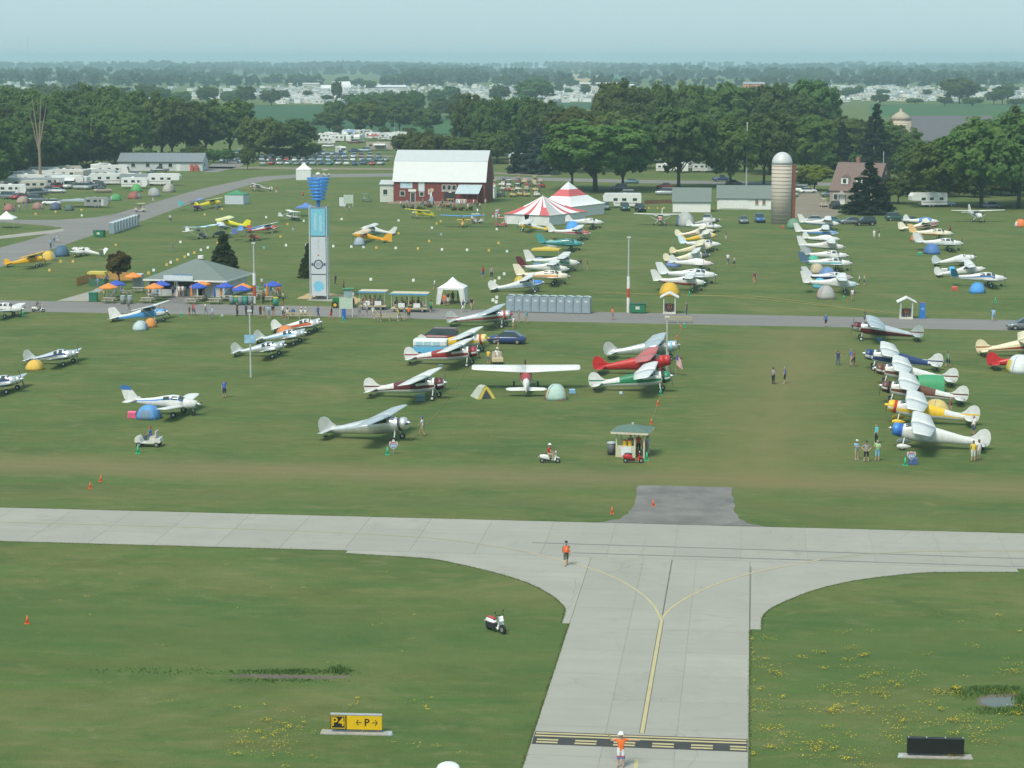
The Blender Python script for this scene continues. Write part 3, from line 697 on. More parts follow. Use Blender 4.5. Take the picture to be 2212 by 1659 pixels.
A('radial', 1430, 810, -9, 'all red high-wing taildragger with flag at its nose', RED, (.4, .02, .02), RED, wing=(.5, .1, .09), group=GF, spin=DGREY)
A('radial', 1429, 847, -9, 'white high-wing taildragger with green nose and green stripes', WHITE, GREEN, GREEN, top=GREEN, band=BLACK, group=GF, st=(-.3, 0.0), pants=None, topx=(-4.2, -2.0))
A('radial', 1859, 734, 173, 'silver high-wing taildragger with maroon nose and belly, tail at the road side', SILVER, MAROON, MAROON, spin=MAROON, tailc=SILVER, group=GF, st=(-.8, -.1))
A('radial', 1886, 797, 171, 'white high-wing taildragger with navy blue nose and side', WHITE, NAVY, NAVY, top=NAVY, group=GF, st=(-.5, .0), fintip=None)
A('radial', 1911, 830, 170, 'white high-wing taildragger with brown nose, green tent at its tail', WHITE, BROWN, BROWN, group=GF, st=(-.3, .05))
A('radial', 1924, 870, 170, 'white high-wing taildragger with dark brown cowling and brown spine', WHITE, BROWN, (.13, .05, .04), top=BROWN, band=BLACK, group=GF, topx=(-4.2, -2.0), st=(-.3, -.05))
A('radial', 1938, 914, 169, 'white high-wing taildragger with bright yellow cowling and yellow spine', WHITE, YELLOW, YELLOW, top=YELLOW, band=RED, spin=YELLOW, group=GF, pants=YELLOW, topx=(-4.2, -2.0), st=(-.3, -.05))
A('radial', 1949, 967, 169, 'white high-wing taildragger with bright blue cowling and white wheel fairings', WHITE, None, BLUE, band=(.03, .1, .45), group=GF, pants=WHITE, st=(.1, .16))
A('radial', 2252, 771, -8, 'cream high-wing plane with maroon tail stripe, half in view', CREAM, (.3, .05, .03), CREAM, group=GF)
A('radial', 2282, 800, -8, 'red tailed plane beside yellow and white tent, mostly out of view', RED, None, RED, group=GF)
# ---- left: low-wing sport planes
GL = 'low-wing planes parked on the left grass'
A('low', 386, 897, -10, 'white low-wing plane with blue spine and blue fin tip, blue tent at its tail', WHITE, BLUE, None, group=GL, s=1.02, st=(.25, .55), fintip=(.05, .16, .42))
A('swift', 148, 788, -10, 'polished silver low-wing taildragger with navy nose beside yellow tent', SILVER, NAVY, SILVER, group=GL, st=(-.05, .25))
A('swift', 26, 847, -9, 'polished silver and navy low-wing taildragger with its canopy open at field edge', SILVER, NAVY, SILVER, group=GL, st=(.0, .5))
A('swift', 596, 771, -9, 'polished silver low-wing taildragger with blue window cover, in front of its two neighbours', SILVER, None, SILVER, group=GL)
A('swift', 641, 743, -9, 'polished silver low-wing taildragger between two similar planes, blue wing edge', SILVER, LBLUE, SILVER, group=GL, st=(0, .2))
A('swift', 675, 719, -9, 'silver low-wing taildragger with red and orange side stripe beside orange tent', WHITE, (.55, .12, .04), SILVER, group=GL, st=(-.2, .2))
A('cessna', 345, 697, -14, 'white high-wing taildragger with light blue nose and blue side stripe, near road', WHITE, (.08, .32, .68), (.08, .32, .68), fin='square', tail=True, group='planes near the road', st=(-.65, .2))
A('low', 20, 685, -9, 'white low-wing plane with navy belly beside green cone at road', WHITE, NAVY, WHITE, group='planes near the road', st=(-.9, -.35))
# ---- column nearest the portable toilets
GA = 'planes in the camping column behind the toilets'
A('low', 1279, 493, -8, 'white low-wing plane with thin red stripe beside bright blue dome tent', WHITE, (.4, .1, .1), None, fin='lowround', group=GA, st=(-.15, .05), s=1.08)
A('cessna', 1254, 518, -8, 'white high-wing plane with red side patch and red nose', WHITE, (.45, .04, .05), (.5, .1, .1), group=GA, st=(-.3, .1))
A('low', 1232, 541, -7, 'teal green low-wing plane beside grey dome tent', TEAL, (.04, .18, .2), TEAL, group=GA, st=(-.25, 0), s=1.1)
A('cessna', 1224, 586, -7, 'white high-wing plane with green side trim beside blue tent', WHITE, (.1, .35, .25), WHITE, group=GA, st=(-.25, -.05), s=1.08)
A('cessna', 1203, 598, -7, 'white high-wing plane with dark maroon tail fin', WHITE, None, WHITE, tailc=MAROON, group=GA)
A('low', 1197, 614, -7, 'cream low-wing plane with orange tail stripe', (.76, .7, .55), (.7, .3, .1), None, group=GA, st=(-.4, -.15), s=1.12)
A('cessna', 1158, 631, -8, 'white high-wing taildragger with bright blue nose next to toilets', WHITE, (.35, .5, .7), BLUE, fin='round', tail=True, group=GA, st=(-.3, -.05))
A('cub', 1128, 500, 172, 'small yellow and white high-wing plane in front of the striped tent', WHITE, YELLOW, (.7, .7, .65), tailc=YELLOW, group=GA, s=.95, st=(-.9, -.1))
# ---- second column
GB = 'planes in the second camping column'
A('cessna', 1426, 487, -98, 'white high-wing plane with red side, nose to the field, beside big grey tent', WHITE, (.5, .08, .07), (.5, .1, .08), group=GB, fin='swept', st=(-.4, .2))
A('swift', 1542, 489, -8, 'grey plane under a grey cabin cover beside parked car', (.35, .36, .36), None, DGREY, cover=(.5, .5, .48), group=GB)
A('low', 1536, 501, -7, 'small white low-wing plane with rounded tail in the column by white sheds', WHITE, None, WHITE, fin='lowround', group=GB, s=.97)
A('cessna', 1531, 513, -8, 'cream high-wing plane with red tail stripe and covered cabin', (.76, .7, .55), (.4, .06, .05), None, fin='round', tail=True, cover=(.66, .62, .55), group=GB, st=(-.2, 0), s=.92)
A('cub', 1537, 525, -8, 'bright yellow high-wing plane with pale cabin cover', YELLOW, None, YELLOW, cover=(.68, .63, .52), wing=(.72, .68, .55), group=GB)
A('low', 1531, 541, -7, 'white low-wing plane with pale blue fin and green tinted canopy', WHITE, None, WHITE, tailc=(.62, .75, .8), group=GB)
A('cub', 1525, 552, -7, 'cream plane with rounded tail and long cream cabin cover', (.72, .64, .42), None, None, cover=(.68, .64, .54), group=GB, s=1.08)
A('cessna', 1519, 568, -9, 'cream high-wing taildragger with white wing cover', (.74, .68, .5), None, DGREY, wing=WHITE, fin='round', tail=True, cover=(.72, .72, .68), group=GB, s=.95)
A('low', 1512, 584, -8, 'white low-wing plane with pale covered cabin beside blue tent', WHITE, None, (.7, .6, .58), fin='lowround', cover=(.74, .74, .72), group=GB)
A('low', 1512, 613, -7, 'long white and grey low-wing plane with dark side windows beyond yellow tent', (.7, .73, .74), (.45, .48, .5), WHITE, group=GB, s=1.2, st=(-.2, 0))
A('cessna', 1497, 628, -8, 'white high-wing plane with red belly in front of its column, yellow tent at tail', WHITE, (.5, .06, .05), WHITE, group=GB, st=(-.95, -.2), s=.97)
# ---- third column
GC = 'planes in the third camping column'
A('cessna', 1793, 497, -8, 'white high-wing plane with blue belly beside green dome tent and silo', WHITE, (.12, .3, .6), WHITE, group=GC, st=(-.95, -.4))
A('cessna', 1788, 518, -8, 'white high-wing plane with blue side and blue nose', WHITE, (.1, .3, .68), (.15, .35, .68), group=GC, st=(-.5, .1))
A('low', 1790, 529, -7, 'small white low-wing plane with navy belly', WHITE, NAVY, WHITE, fin='lowround', cover=(.76, .76, .74), group=GC, st=(-.95, -.5), s=.95)
A('cessna', 1801, 549, -8, 'white plane with green wheel trim under a pale grey cover', WHITE, (.1, .25, .2), WHITE, cover=(.55, .54, .5), group=GC, st=(-.95, -.6))
A('low', 1804, 567, -7, 'white low-wing plane with thin maroon stripe and grey striped fin', WHITE, MAROON, WHITE, group=GC, st=(-.1, .05), s=1.05, tailc=(.4, .42, .42))
A('low', 1808, 585, -7, 'white and teal low-wing plane with yellow and navy tail', WHITE, (.1, .4, .45), WHITE, tailc=(.08, .15, .22), group=GC, st=(-.2, .0), s=1.12)
A('low', 1811, 615, -7, 'white low-wing plane with navy side between blue tent and grey tent', (.6, .62, .66), NAVY, (.5, .35, .4), group=GC, st=(-.8, .0))
A('cessna', 1825, 633, -8, 'white plane under a light grey cabin and wing cover, grey pink tent in front', WHITE, None, (.45, .6, .65), cover=(.6, .61, .6), wing=(.66, .67, .66), group=GC)
# ---- fourth column
GD = 'planes in the fourth camping column'
A('cessna', 2113, 480, -84, 'white high-wing plane, nose to the field, near tall trees on the right', WHITE, (.2, .3, .4), WHITE, group=GD, st=(-.3, 0), s=1.05)
A('low', 2005, 490, -7, 'white low-wing plane with blue canopy cover', WHITE, None, WHITE, fin='lowround', cover=(.1, .25, .6), group=GD)
A('cessna', 2014, 499, -8, 'cream high-wing plane with dark red nose beside tan tent', (.76, .72, .6), (.25, .08, .06), (.25, .08, .07), group=GD, tail=True, fin='square', st=(-.3, 0), s=.95)
A('low', 2031, 518, -7, 'cream low-wing plane with orange belly', (.76, .71, .56), (.65, .3, .08), None, group=GD, st=(-.8, -.2), s=1.1, tailc=(.72, .5, .25))
A('low', 2050, 541, -7, 'white low-wing plane with three dark side windows behind blue dome tent', WHITE, (.55, .6, .62), WHITE, group=GD, st=(-.3, -.15), s=1.15)
A('swift', 2090, 575, -7, 'white low-wing taildragger with grey fin and covered canopy', WHITE, None, WHITE, cover=(.6, .62, .62), tailc=(.5, .55, .56), group=GD, s=1.1)
A('cessna', 2112, 599, -8, 'plain white high-wing plane beside the blue-tailed plane', WHITE, None, WHITE, group=GD, cover=None, fin='round', tail=True, s=.95)
A('low', 2138, 619, -7, 'white low-wing plane with navy side and bright blue V tail', WHITE, (.06, .16, .4), WHITE, fin='vee', tailc=(.08, .35, .7), group=GD, st=(-.15, .3), s=1.12)
# ---- light planes on the grass strip
GU = 'light planes around the grass strip'
A('cub', 84, 577, -6, 'bright orange-yellow high-wing plane beside the road and tan tent', (.75, .42, .02), None, (.75, .42, .02), group=GU)
A('cub', 469, 449, -14, 'yellow high-wing light plane nosed up to the green canopy', (.75, .62, .04), None, (.75, .6, .03), wing=(.72, .66, .35), group=GU, s=.95)
A('cub', 548, 413, -160, 'white light plane beyond the green canopy, its wing toward the road', WHITE, (.35, .08, .05), (.3, .1, .1), group=GU, s=.85)
A('cub', 476, 492, 171, 'lemon yellow high-wing light plane with squared fin', (.78, .72, .03), None, (.78, .72, .03), wing=(.78, .76, .35), group=GU, fin='square', s=.95)
A('cessna', 592, 503, -14, 'white high-wing light plane with red edges and white-topped red tail', WHITE, RED, RED, tailc=(.5, .1, .08), fin='square', group=GU, tipc=None, s=.8, tail=True, st=(-.5, -.1))
A('cessna', 790, 507, 170, 'white high-wing light plane with grey blue belly, behind orange plane', WHITE, (.2, .35, .45), WHITE, group=GU, s=.85, tail=True, st=(-.95, -.3))
A('cub', 773, 523, 172, 'orange high-wing light plane with tan wing and grey tent in front', (.78, .38, .02), None, (.78, .38, .02), wing=(.72, .55, .36), group=GU, fin='square', s=.98)
A('cub', 897, 472, -140, 'bright yellow light plane in front of the barn', (.78, .68, .03), None, (.5, .5, .3), wing=(.8, .74, .05), group=GU, s=.85)
# white pusher with V tail and long wing
t = A('swift', 168, 553, 171, 'white long-wing motor glider with V tail beside the navy tent', WHITE, None, WHITE, fin='vee', group=GU, s=.9)
# ---- open-frame ultralights
def ultralight(px, py, head, label, sail, sail2, frame=LGREY, kind='mono', pod=None, tailc=None, s=1.0, stripes=None):
    t = thing('ultralight', label, 'ultralight', G(px, py), R(head), GU)
    fr = paint(frame, .4, .4); c1, c2 = paint(sail, .6), paint(sail2, .6)
    mb = MB().use(fr)
    for sg in (-1, 1):
        mb.tube((0, sg*.7, .25), (.1, 0, 1.0), .03, n=5); mb.tube((.1, 0, 1.0), (-.5, sg*.35, 2.2), .03, n=5); mb.tube((.9, 0, .5), (-.2, sg*1.9, 2.15), .025, n=5)
        mb.tube((-.9, sg*.3, 2.1), (-3.6, sg*.15, 1.3), .03, n=5)
    mb.tube((1.6, 0, .45), (-.9, 0, .55), .04, n=6); mb.tube((1.5, 0, .45), (.3, 0, 2.25), .03, n=5); mb.tube((-.9, 0, .55), (-3.7, 0, 1.25), .03, n=5)
    part('frame', mb.xf(lambda x, y, z: (x*s, y*s, z*s)), t)
    def wingset(z, k):
        for sg in (1, -1):
            mb = MB().use(c1); W = (.7, z, 1.5, 1.35, 9.2*k, 3, .15, .2)
            if stripes:
                ids = []
                for q in stripes: mb.use(paint(q, .6)); ids.append(mb.cur)
                rr = [foil(.7-.03*i, 1.5, sg*4.6*k*i/6, z+.04*i, .06) for i in range(7)]
                if sg < 0: rr = [q[::-1] for q in rr]
                mb.loft(rr, True, True, lambda kk, i: ids[kk % len(ids)])
            else: wing_half(mb, W, sg, c2)
            part('wing', mb.xf(lambda x, y, z: (x*s, y*s, z*s)), t)
    wingset(2.25, 1.0)
    if kind == 'bi':
        wingset(.9, .9)
        for y in (-3.6, -1.6, 1.6, 3.6):
            for x_ in (.5, -.5): mb = MB().use(paint(WHITE)); mb.tube((x_, y, .95), (x_, y, 2.3), .04, n=5); part('strut', mb.xf(lambda x, y, z: (x*s, y*s, z*s)), t)
    tc = paint(tailc or sail2, .6)
    mb = MB().use(tc); mb.prism([(-3.0, 1.3), (-3.5, 2.2), (-4.2, 2.2), (-4.2, 1.1)], -.03, .03); part('tail_fin', mb.xf(lambda x, y, z: (x*s, y*s, z*s)), t)
    mb = MB().use(tc); mb.slab([(-3.0, -.3), (-3.2, -1.4), (-4.0, -1.3), (-4.1, 0), (-4.0, 1.3), (-3.2, 1.4), (-3.0, .3)], 1.27, 1.32); part('tailplane', mb.xf(lambda x, y, z: (x*s, y*s, z*s)), t)
    mb = MB().use(paint(pod or DGREY)); mb.loft([ring(a, .75+b, c, d, 2, 10) for a, b, c, d in ((1.5, -.15, .06, .08), (1.1, -.1, .28, .25), (.4, .0, .33, .38), (-.3, .1, .3, .35), (-.8, .15, .1, .12))]); part('seat_pod', mb.xf(lambda x, y, z: (x*s, y*s, z*s)), t)
    mb = MB().use(paint(DGREY, .5)); mb.box((-.9, 0, 1.6), (.5, .4, .4)); part('engine', mb.xf(lambda x, y, z: (x*s, y*s, z*s)), t)
    mb = MB().use(paint((.1, .1, .1))); mb.box((-1.25, 0, 1.6), (.04, .1, 1.5)); part('propeller', mb.xf(lambda x, y, z: (x*s, y*s, z*s)), t)
    for x, y in ((0, .75), (0, -.75), (1.5, 0)):
        mb = MB().use(tyre()); mb.tube((x, y-.06, .2), (x, y+.06, .2), .2, n=10); part('wheel', mb.xf(lambda x, y, z: (x*s, y*s, z*s)), t)
    return t
ultralight(424, 455, -12, 'rainbow coloured ultralight with teal tail beside the yellow plane', (.2, .25, .5), (.45, .08, .12), TEAL, pod=(.2, .05, .2), tailc=(.08, .42, .4))
ultralight(436, 516, -35, 'open-frame ultralight with teal, blue and white striped wing', WHITE, WHITE, stripes=[(.6, .75, .72), (.15, .35, .7), (.2, .6, .5), (.65, .75, .75)], tailc=WHITE)
ultralight(478, 512, -168, 'plain white ultralight wing next to the striped one, blue tail', WHITE, (.15, .35, .75), tailc=(.15, .35, .75))
ultralight(545, 520, -20, 'dark open-frame ultralight with blue sail and orange fuselage', (.1, .18, .42), (.35, .5, .55), (.4, .15, .06), pod=(.35, .08, .05), tailc=(.1, .15, .4))
ultralight(634, 476, 25, 'white box-wing biplane ultralight beside blue canopy', WHITE, WHITE, WHITE, 'bi', s=.8)
ultralight(1000, 491, -92, 'ultralight with straight bright blue wing in front of the barn crowd', (.08, .28, .66), (.08, .28, .66), YELLOW, pod=(.6, .3, .08), tailc=YELLOW)
# ================================================================== trees
def leaf_mat(name, a, b, c):
    m = bpy.data.materials.new(name); n, p = nodes(m)
    tc = n.nodes.new('ShaderNodeTexCoord'); oi = n.nodes.new('ShaderNodeObjectInfo')
    f = noise(n, tc.outputs['Object'], .35, 3, .6); g = noise(n, tc.outputs['Object'], 2.5, 2, .6)
    col = ramp(n, f, [(.35, a), (.65, b)]); col = mixrgb(n, math_(n, 'MULTIPLY', g, .55), col, c)
    hs = n.nodes.new('ShaderNodeHueSaturation'); n.links.new(col, hs.inputs['Color'])
    n.links.new(math_(n, 'ADD', .475, math_(n, 'MULTIPLY', oi.outputs['Random'], .05)), hs.inputs['Hue'])
    n.links.new(math_(n, 'ADD', .75, math_(n, 'MULTIPLY', oi.outputs['Random'], .5)), hs.inputs['Value'])
    n.links.new(hs.outputs[0], p.inputs['Base Color']); p.inputs['Roughness'].default_value = .75; p.inputs['Specular IOR Level'].default_value = .2
    tr = n.nodes.new('ShaderNodeBsdfTranslucent'); n.links.new(hs.outputs[0], tr.inputs[0])
    ms = n.nodes.new('ShaderNodeMixShader'); ms.inputs[0].default_value = .5
    n.links.new(p.outputs[0], ms.inputs[1]); n.links.new(tr.outputs[0], ms.inputs[2])
    n.links.new(ms.outputs[0], n.nodes['Material Output'].inputs[0])
    return m
LM = [leaf_mat('leaves_a', (.09, .155, .032), (.135, .205, .044), (.16, .225, .055)), leaf_mat('leaves_b', (.075, .14, .036), (.115, .185, .048), (.14, .205, .058)),
      leaf_mat('leaves_olive', (.1, .13, .024), (.135, .165, .034), (.15, .17, .042))]
LM_SP = leaf_mat('needles', (.018, .048, .026), (.032, .07, .036), (.05, .08, .04)); LM_BL = leaf_mat('blue_needles', (.05, .09, .09), (.08, .12, .115), (.1, .14, .13))
LM_YG = leaf_mat('yellow_leaves', (.14, .18, .02), (.2, .23, .03), (.24, .25, .05)); LM_RB = leaf_mat('rust_leaves', (.11, .07, .025), (.14, .085, .03), (.09, .09, .03))
bark = paint((.09, .075, .06), .95, 0, .3, 4, .1, .3); deadbark = paint((.28, .22, .17), .9, 0, .2, 4, .1)
def leaf_mesh(name, C, per, rad, size, mat, rngs, up=.5, cen=None):
    """many leaf-spray quads spread through clumps"""
    r = np.random.default_rng(rngs); C = np.array(C, np.float32); n_ = len(C)*per
    d = r.normal(size=(n_, 3)); d /= np.linalg.norm(d, axis=1)[:, None]
    rr = r.random(n_)**.45
    cr = np.repeat(C[:, 3], per)[:, None]
    P = np.repeat(C[:, :3], per, 0)+d*rr[:, None]*cr*np.array([1, 1, .75])
    out = d*.8
    if cen is not None: o_ = P-np.array(cen); o_ /= np.linalg.norm(o_, axis=1)[:, None]+1e-6; out = d*.45+o_*.75
    nrm = out+r.normal(size=(n_, 3))*.42+np.array([0, 0, up]); nrm /= np.linalg.norm(nrm, axis=1)[:, None]
    t = np.cross(nrm, r.normal(size=(n_, 3))); t /= np.linalg.norm(t, axis=1)[:, None]; b = np.cross(nrm, t)
    s1 = size*(.6+.8*r.random(n_))[:, None]; s2 = s1*(.45+.4*r.random(n_))[:, None]
    V = np.empty((n_, 4, 3), np.float32); V[:, 0] = P-t*s1; V[:, 1] = P-b*s2; V[:, 2] = P+t*s1; V[:, 3] = P+b*s2
    me = bpy.data.meshes.new(name); me.vertices.add(n_*4); me.vertices.foreach_set('co', V.ravel())
    me.loops.add(n_*4); me.loops.foreach_set('vertex_index', np.arange(n_*4, dtype=np.int32))
    me.polygons.add(n_); me.polygons.foreach_set('loop_start', np.arange(0, n_*4, 4, dtype=np.int32)); me.polygons.foreach_set('loop_total', np.full(n_, 4, np.int32))
    me.materials.append(mat); me.update(calc_edges=True)
    return me
TR = []
def tree_proto(seed, H, Wd, mat, name='tree', lobes=7, per=46, size=.42, z0=.12, shape='broad'):
    """rounded crown of many leaf clumps: a lumpy ellipsoid shell, thinner inside, over a forked trunk"""
    rnd = random.Random(seed); C = []; zc = H*(z0+(1-z0)*.52); rz_ = H*(1-z0)*.5; rx = Wd*.5
    L = []
    for k in range(lobes+3):
        a = k*2.4+rnd.uniform(-.4, .4); u = -.55+1.45*(k+.5)/(lobes+3); q = math.sqrt(max(0, 1-u*u*.85))
        L.append((math.cos(a)*rx*q*.62, math.sin(a)*rx*q*.62, zc+u*rz_*.62, rx*rnd.uniform(.34, .5)))
    for x, y, z, r in L:
        for k in range(26):
            d = Vector((rnd.gauss(0, 1), rnd.gauss(0, 1), rnd.gauss(.3, .9))).normalized(); u = rnd.uniform(.55, 1.05)
            C.append((x+d.x*r*u, y+d.y*r*u, max(H*z0*.8, z+d.z*r*u*.9), rnd.uniform(.6, 1.25)*Wd/13))
    for k in range(40):
        d = Vector((rnd.gauss(0, 1), rnd.gauss(0, 1), rnd.gauss(0, 1))).normalized(); u = rnd.uniform(.2, .8); C.append((d.x*rx*u, d.y*rx*u, zc+d.z*rz_*u, Wd/11))
    t = thing(name, 'x', 'tree', (0, 0, 0))
    mb = MB().use(bark); mb.smooth = True
    lean = rnd.uniform(-.4, .4); mb.tube((0, 0, -.1), (lean*.3, 0, H*.28), H*.022, H*.016, 8); mb.tube((lean*.3, 0, H*.28), (lean, 0, H*.72), H*.016, H*.004, 7)
    for k, (x, y, z, r) in enumerate(L[:7]):
        mb.tube((lean*.3, 0, H*rnd.uniform(.15, .3)), (x*.9, y*.9, z), H*.009, H*.003, 6)
    part('trunk', mb, t)
    link('crown', leaf_mesh('crown', C, per, 0, size, mat, seed, .45, (0, 0, zc)), t)
    return t
def conifer_proto(seed, H, Wd, mat, name='spruce_tree'):
    rnd = random.Random(seed); C = []
    lv = 22
    for k in range(lv):
        u = k/lv; z = H*(.05+.93*u); rr = Wd*.5*(1-u)**.85
        for j in range(max(3, int(11*(1-u))+2)):
            a = rnd.uniform(0, 6.28); q = rnd.uniform(.35, 1.05); C.append((math.cos(a)*rr*q, math.sin(a)*rr*q, z-.25*q*(1-u)*2, .28+.42*(1-u)))
    t = thing(name, 'x', 'tree', (0, 0, 0))
    mb = MB().use(bark); mb.tube((0, 0, -.1), (0, 0, H*.97), H*.018, .02, 7); part('trunk', mb, t)
    link('crown', leaf_mesh('crown', C, 46, 0, .3, mat, seed, .25), t)
    return t
PB = [tree_proto(20+i, 16, 14+(i % 3), LM[i % 2], 'broadleaf_tree', 7+i % 3, 46, .42, .05 if i > 2 else .13) for i in range(6)]
PO = [tree_proto(40+i, 12, 13, LM[2], 'olive_tree_crown', 6) for i in range(2)]
PS = [conifer_proto(60, 14, 6.4, LM_SP), conifer_proto(61, 14, 6.0, LM_BL)]
PY = tree_proto(70, 6, 6.5, LM_YG, 'yellow_green_tree', 5, 40, .26)
PU = tree_proto(71, 5, 3.2, LM_RB, 'rust_leaved_tree', 6, 22, .16, .05)
PE = conifer_proto(72, 6.2, 3.2, leaf_mat('young_pine', (.04, .075, .022), (.06, .1, .03), (.08, .11, .035)))
for p in PO: p.name = 'broadleaf_tree'
DIM = {}
for p in PB+PO+PS+[PY, PU, PE]:
    cr_ = [c for c in p.children if c.name.startswith('crown')][0]; co_ = np.empty(len(cr_.data.vertices)*3, np.float32); cr_.data.vertices.foreach_get('co', co_); co_ = co_.reshape(-1, 3)
    DIM[p.name] = (float(np.percentile(co_[:, 0], 98.5)-np.percentile(co_[:, 0], 1.5)), float(np.percentile(co_[:, 2], 99.7)))
_ti = [0]
def tree(proto, px, yb, ytop, wpx, label, group, name=None, dy=0):
    """stand a tree on the ground with its foot, top and width taken from the survey"""
    p = G(px, yb); m = p.y/math.cos(TH)/FOC
    H = (yb-ytop)*m*1.02; W = wpx*m; w0, hh0 = DIM[proto.name]
    o = dup(proto, p, (_ti[0]*2.4) % 6.28, (W/w0, W/w0, H/hh0), label, group); _ti[0] += 1
    return o
rt = random.Random(5)
def wood(x0, x1, yb, ytop, wpx, n_, label, group, jy=6, jt=12, protos=None):
    for k in range(n_):
        x = x0+(x1-x0)*(k+.5)/n_+rt.uniform(-.3, .3)*(x1-x0)/n_
        pr = rt.choice(protos or PB); wf = rt.uniform(.95, 1.3); dt = rt.uniform(-jt, jt); tone = 'olive' if pr in PO else 'bright green' if PB.index(pr) % 2 == 0 else 'deep green'
        tree(pr, x, yb+rt.uniform(-jy, jy), ytop+dt, wpx*wf, '%s %s %s' % ('broad' if wf > 1.12 else 'slim', tone, label.replace('tall ', '').replace('big ', '')), group)
# the shade trees by the sheds and the striped tent
tree(PB[0], 1286, 414, 268, 190, 'large spreading shade tree behind the striped tent', 'shade trees by the sheds')
tree(PB[1], 1236, 408, 292, 100, 'smaller shade tree leaning over the golf cart parking', 'shade trees by the sheds')
tree(PB[2], 1345, 410, 275, 110, 'round shade tree over the white camper trailer', 'shade trees by the sheds')
tree(PB[3], 1466, 406, 243, 132, 'tall round shade tree with clear trunk beside the red car', 'shade trees by the sheds')
tree(PB[4], 1578, 403, 262, 110, 'shade tree between road and tall lattice mast', 'shade trees by the sheds')
tree(PB[5], 1650, 398, 250, 120, 'shade tree just behind the near silo', 'shade trees by the sheds')
tree(PB[0], 1740, 385, 262, 100, 'shade tree between near silo and brick house', 'shade trees by the sheds')
tree(PO[0], 1240, 372, 240, 110, 'olive green tree behind the large shade tree', 'shade trees by the sheds')
tree(PO[1], 1330, 366, 246, 120, 'pale olive green tree behind the white camper trailer', 'shade trees by the sheds')
# house yard
tree(PS[0], 1876, 462, 352, 92, 'dark spruce standing in front of the brick house', 'spruces round the house')
tree(PS[0], 1890, 372, 232, 74, 'tall spruce behind the brick house', 'spruces round the house')
tree(PS[0], 1817, 366, 270, 62, 'spruce beyond the house drive', 'spruces round the house')
tree(PS[1], 1166, 376, 276, 58, 'bluish spruce beyond the barn road', 'spruces round the house')
tree(PS[0], 1130, 374, 292, 60, 'dark green spruce beyond the barn road', 'spruces round the house')
tree(PY, 1759, 412, 360, 66, 'small bright yellow-green tree beside the near silo', 'yard trees')
tree(PB[1], 1940, 440, 385, 60, 'low dark bush between house and white trailer', 'yard trees')
for x, yb, yt, wd, l in ((2040, 446, 300, 150, 'tall tree beside the white trailer right of the house'), (2120, 448, 268, 170, 'broad tree shading the nose-on white plane'), (2200, 450, 250, 180, 'broad tree at the far end of the camping columns'), (2260, 440, 240, 160, 'tree beyond the last camping column')):
    tree(PB[rt.randrange(6)], x, yb, yt, wd, l, 'trees right of the house')
wood(1960, 2260, 418, 310, 95, 6, 'leafy tree in the grove right of the brick house', 'grove right of the house')
# belts behind
wood(1300, 1780, 340, 194, 80, 12, 'tall tree in the belt behind the road', 'tree belt behind the road', 14, 14)
wood(1700, 1950, 352, 272, 70, 7, 'tree in the grove around the far silo', 'grove around the far silo', 12, 16)
wood(1500, 1760, 372, 262, 84, 6, 'tree behind the lattice mast and near silo', 'trees behind the sheds', 6, 12)
wood(1005, 1190, 342, 224, 70, 6, 'tree in the clump beyond the barn', 'clump beyond the barn', 8, 14)
wood(880, 1090, 352, 292, 60, 6, 'low bushy tree just behind the barn', 'bushes behind the barn', 4, 8, [PO[0], PO[1], PB[2]])
wood(680, 1010, 290, 232, 48, 6, 'tree on the edge between two crop fields', 'field edge trees', 5, 14)
wood(760, 1010, 258, 206, 42, 6, 'tree in the second row along the crop field', 'second field edge trees', 6, 10)
tree(PB[2], 723, 275, 220, 44, 'dark upright tree at the crop field corner', 'field edge trees'); tree(PO[0], 788, 292, 222, 76, 'round olive tree in the field edge row', 'field edge trees')
for x, yb, yt, wd, l in ((560, 345, 258, 84, 'rounded olive tree behind the parked cars'), (640, 343, 262, 80, 'rounded green tree at end of the parked cars'), (600, 336, 270, 66, 'dark rounded tree between two olive trees')):
    tree(PO[rt.randrange(2)] if 'olive' in l else PB[3], x, yb, yt, wd, l, 'trees behind the car park')
tree(PB[4], 535, 366, 318, 30, 'small lollipop-shaped tree by the car park drive', 'trees behind the car park')
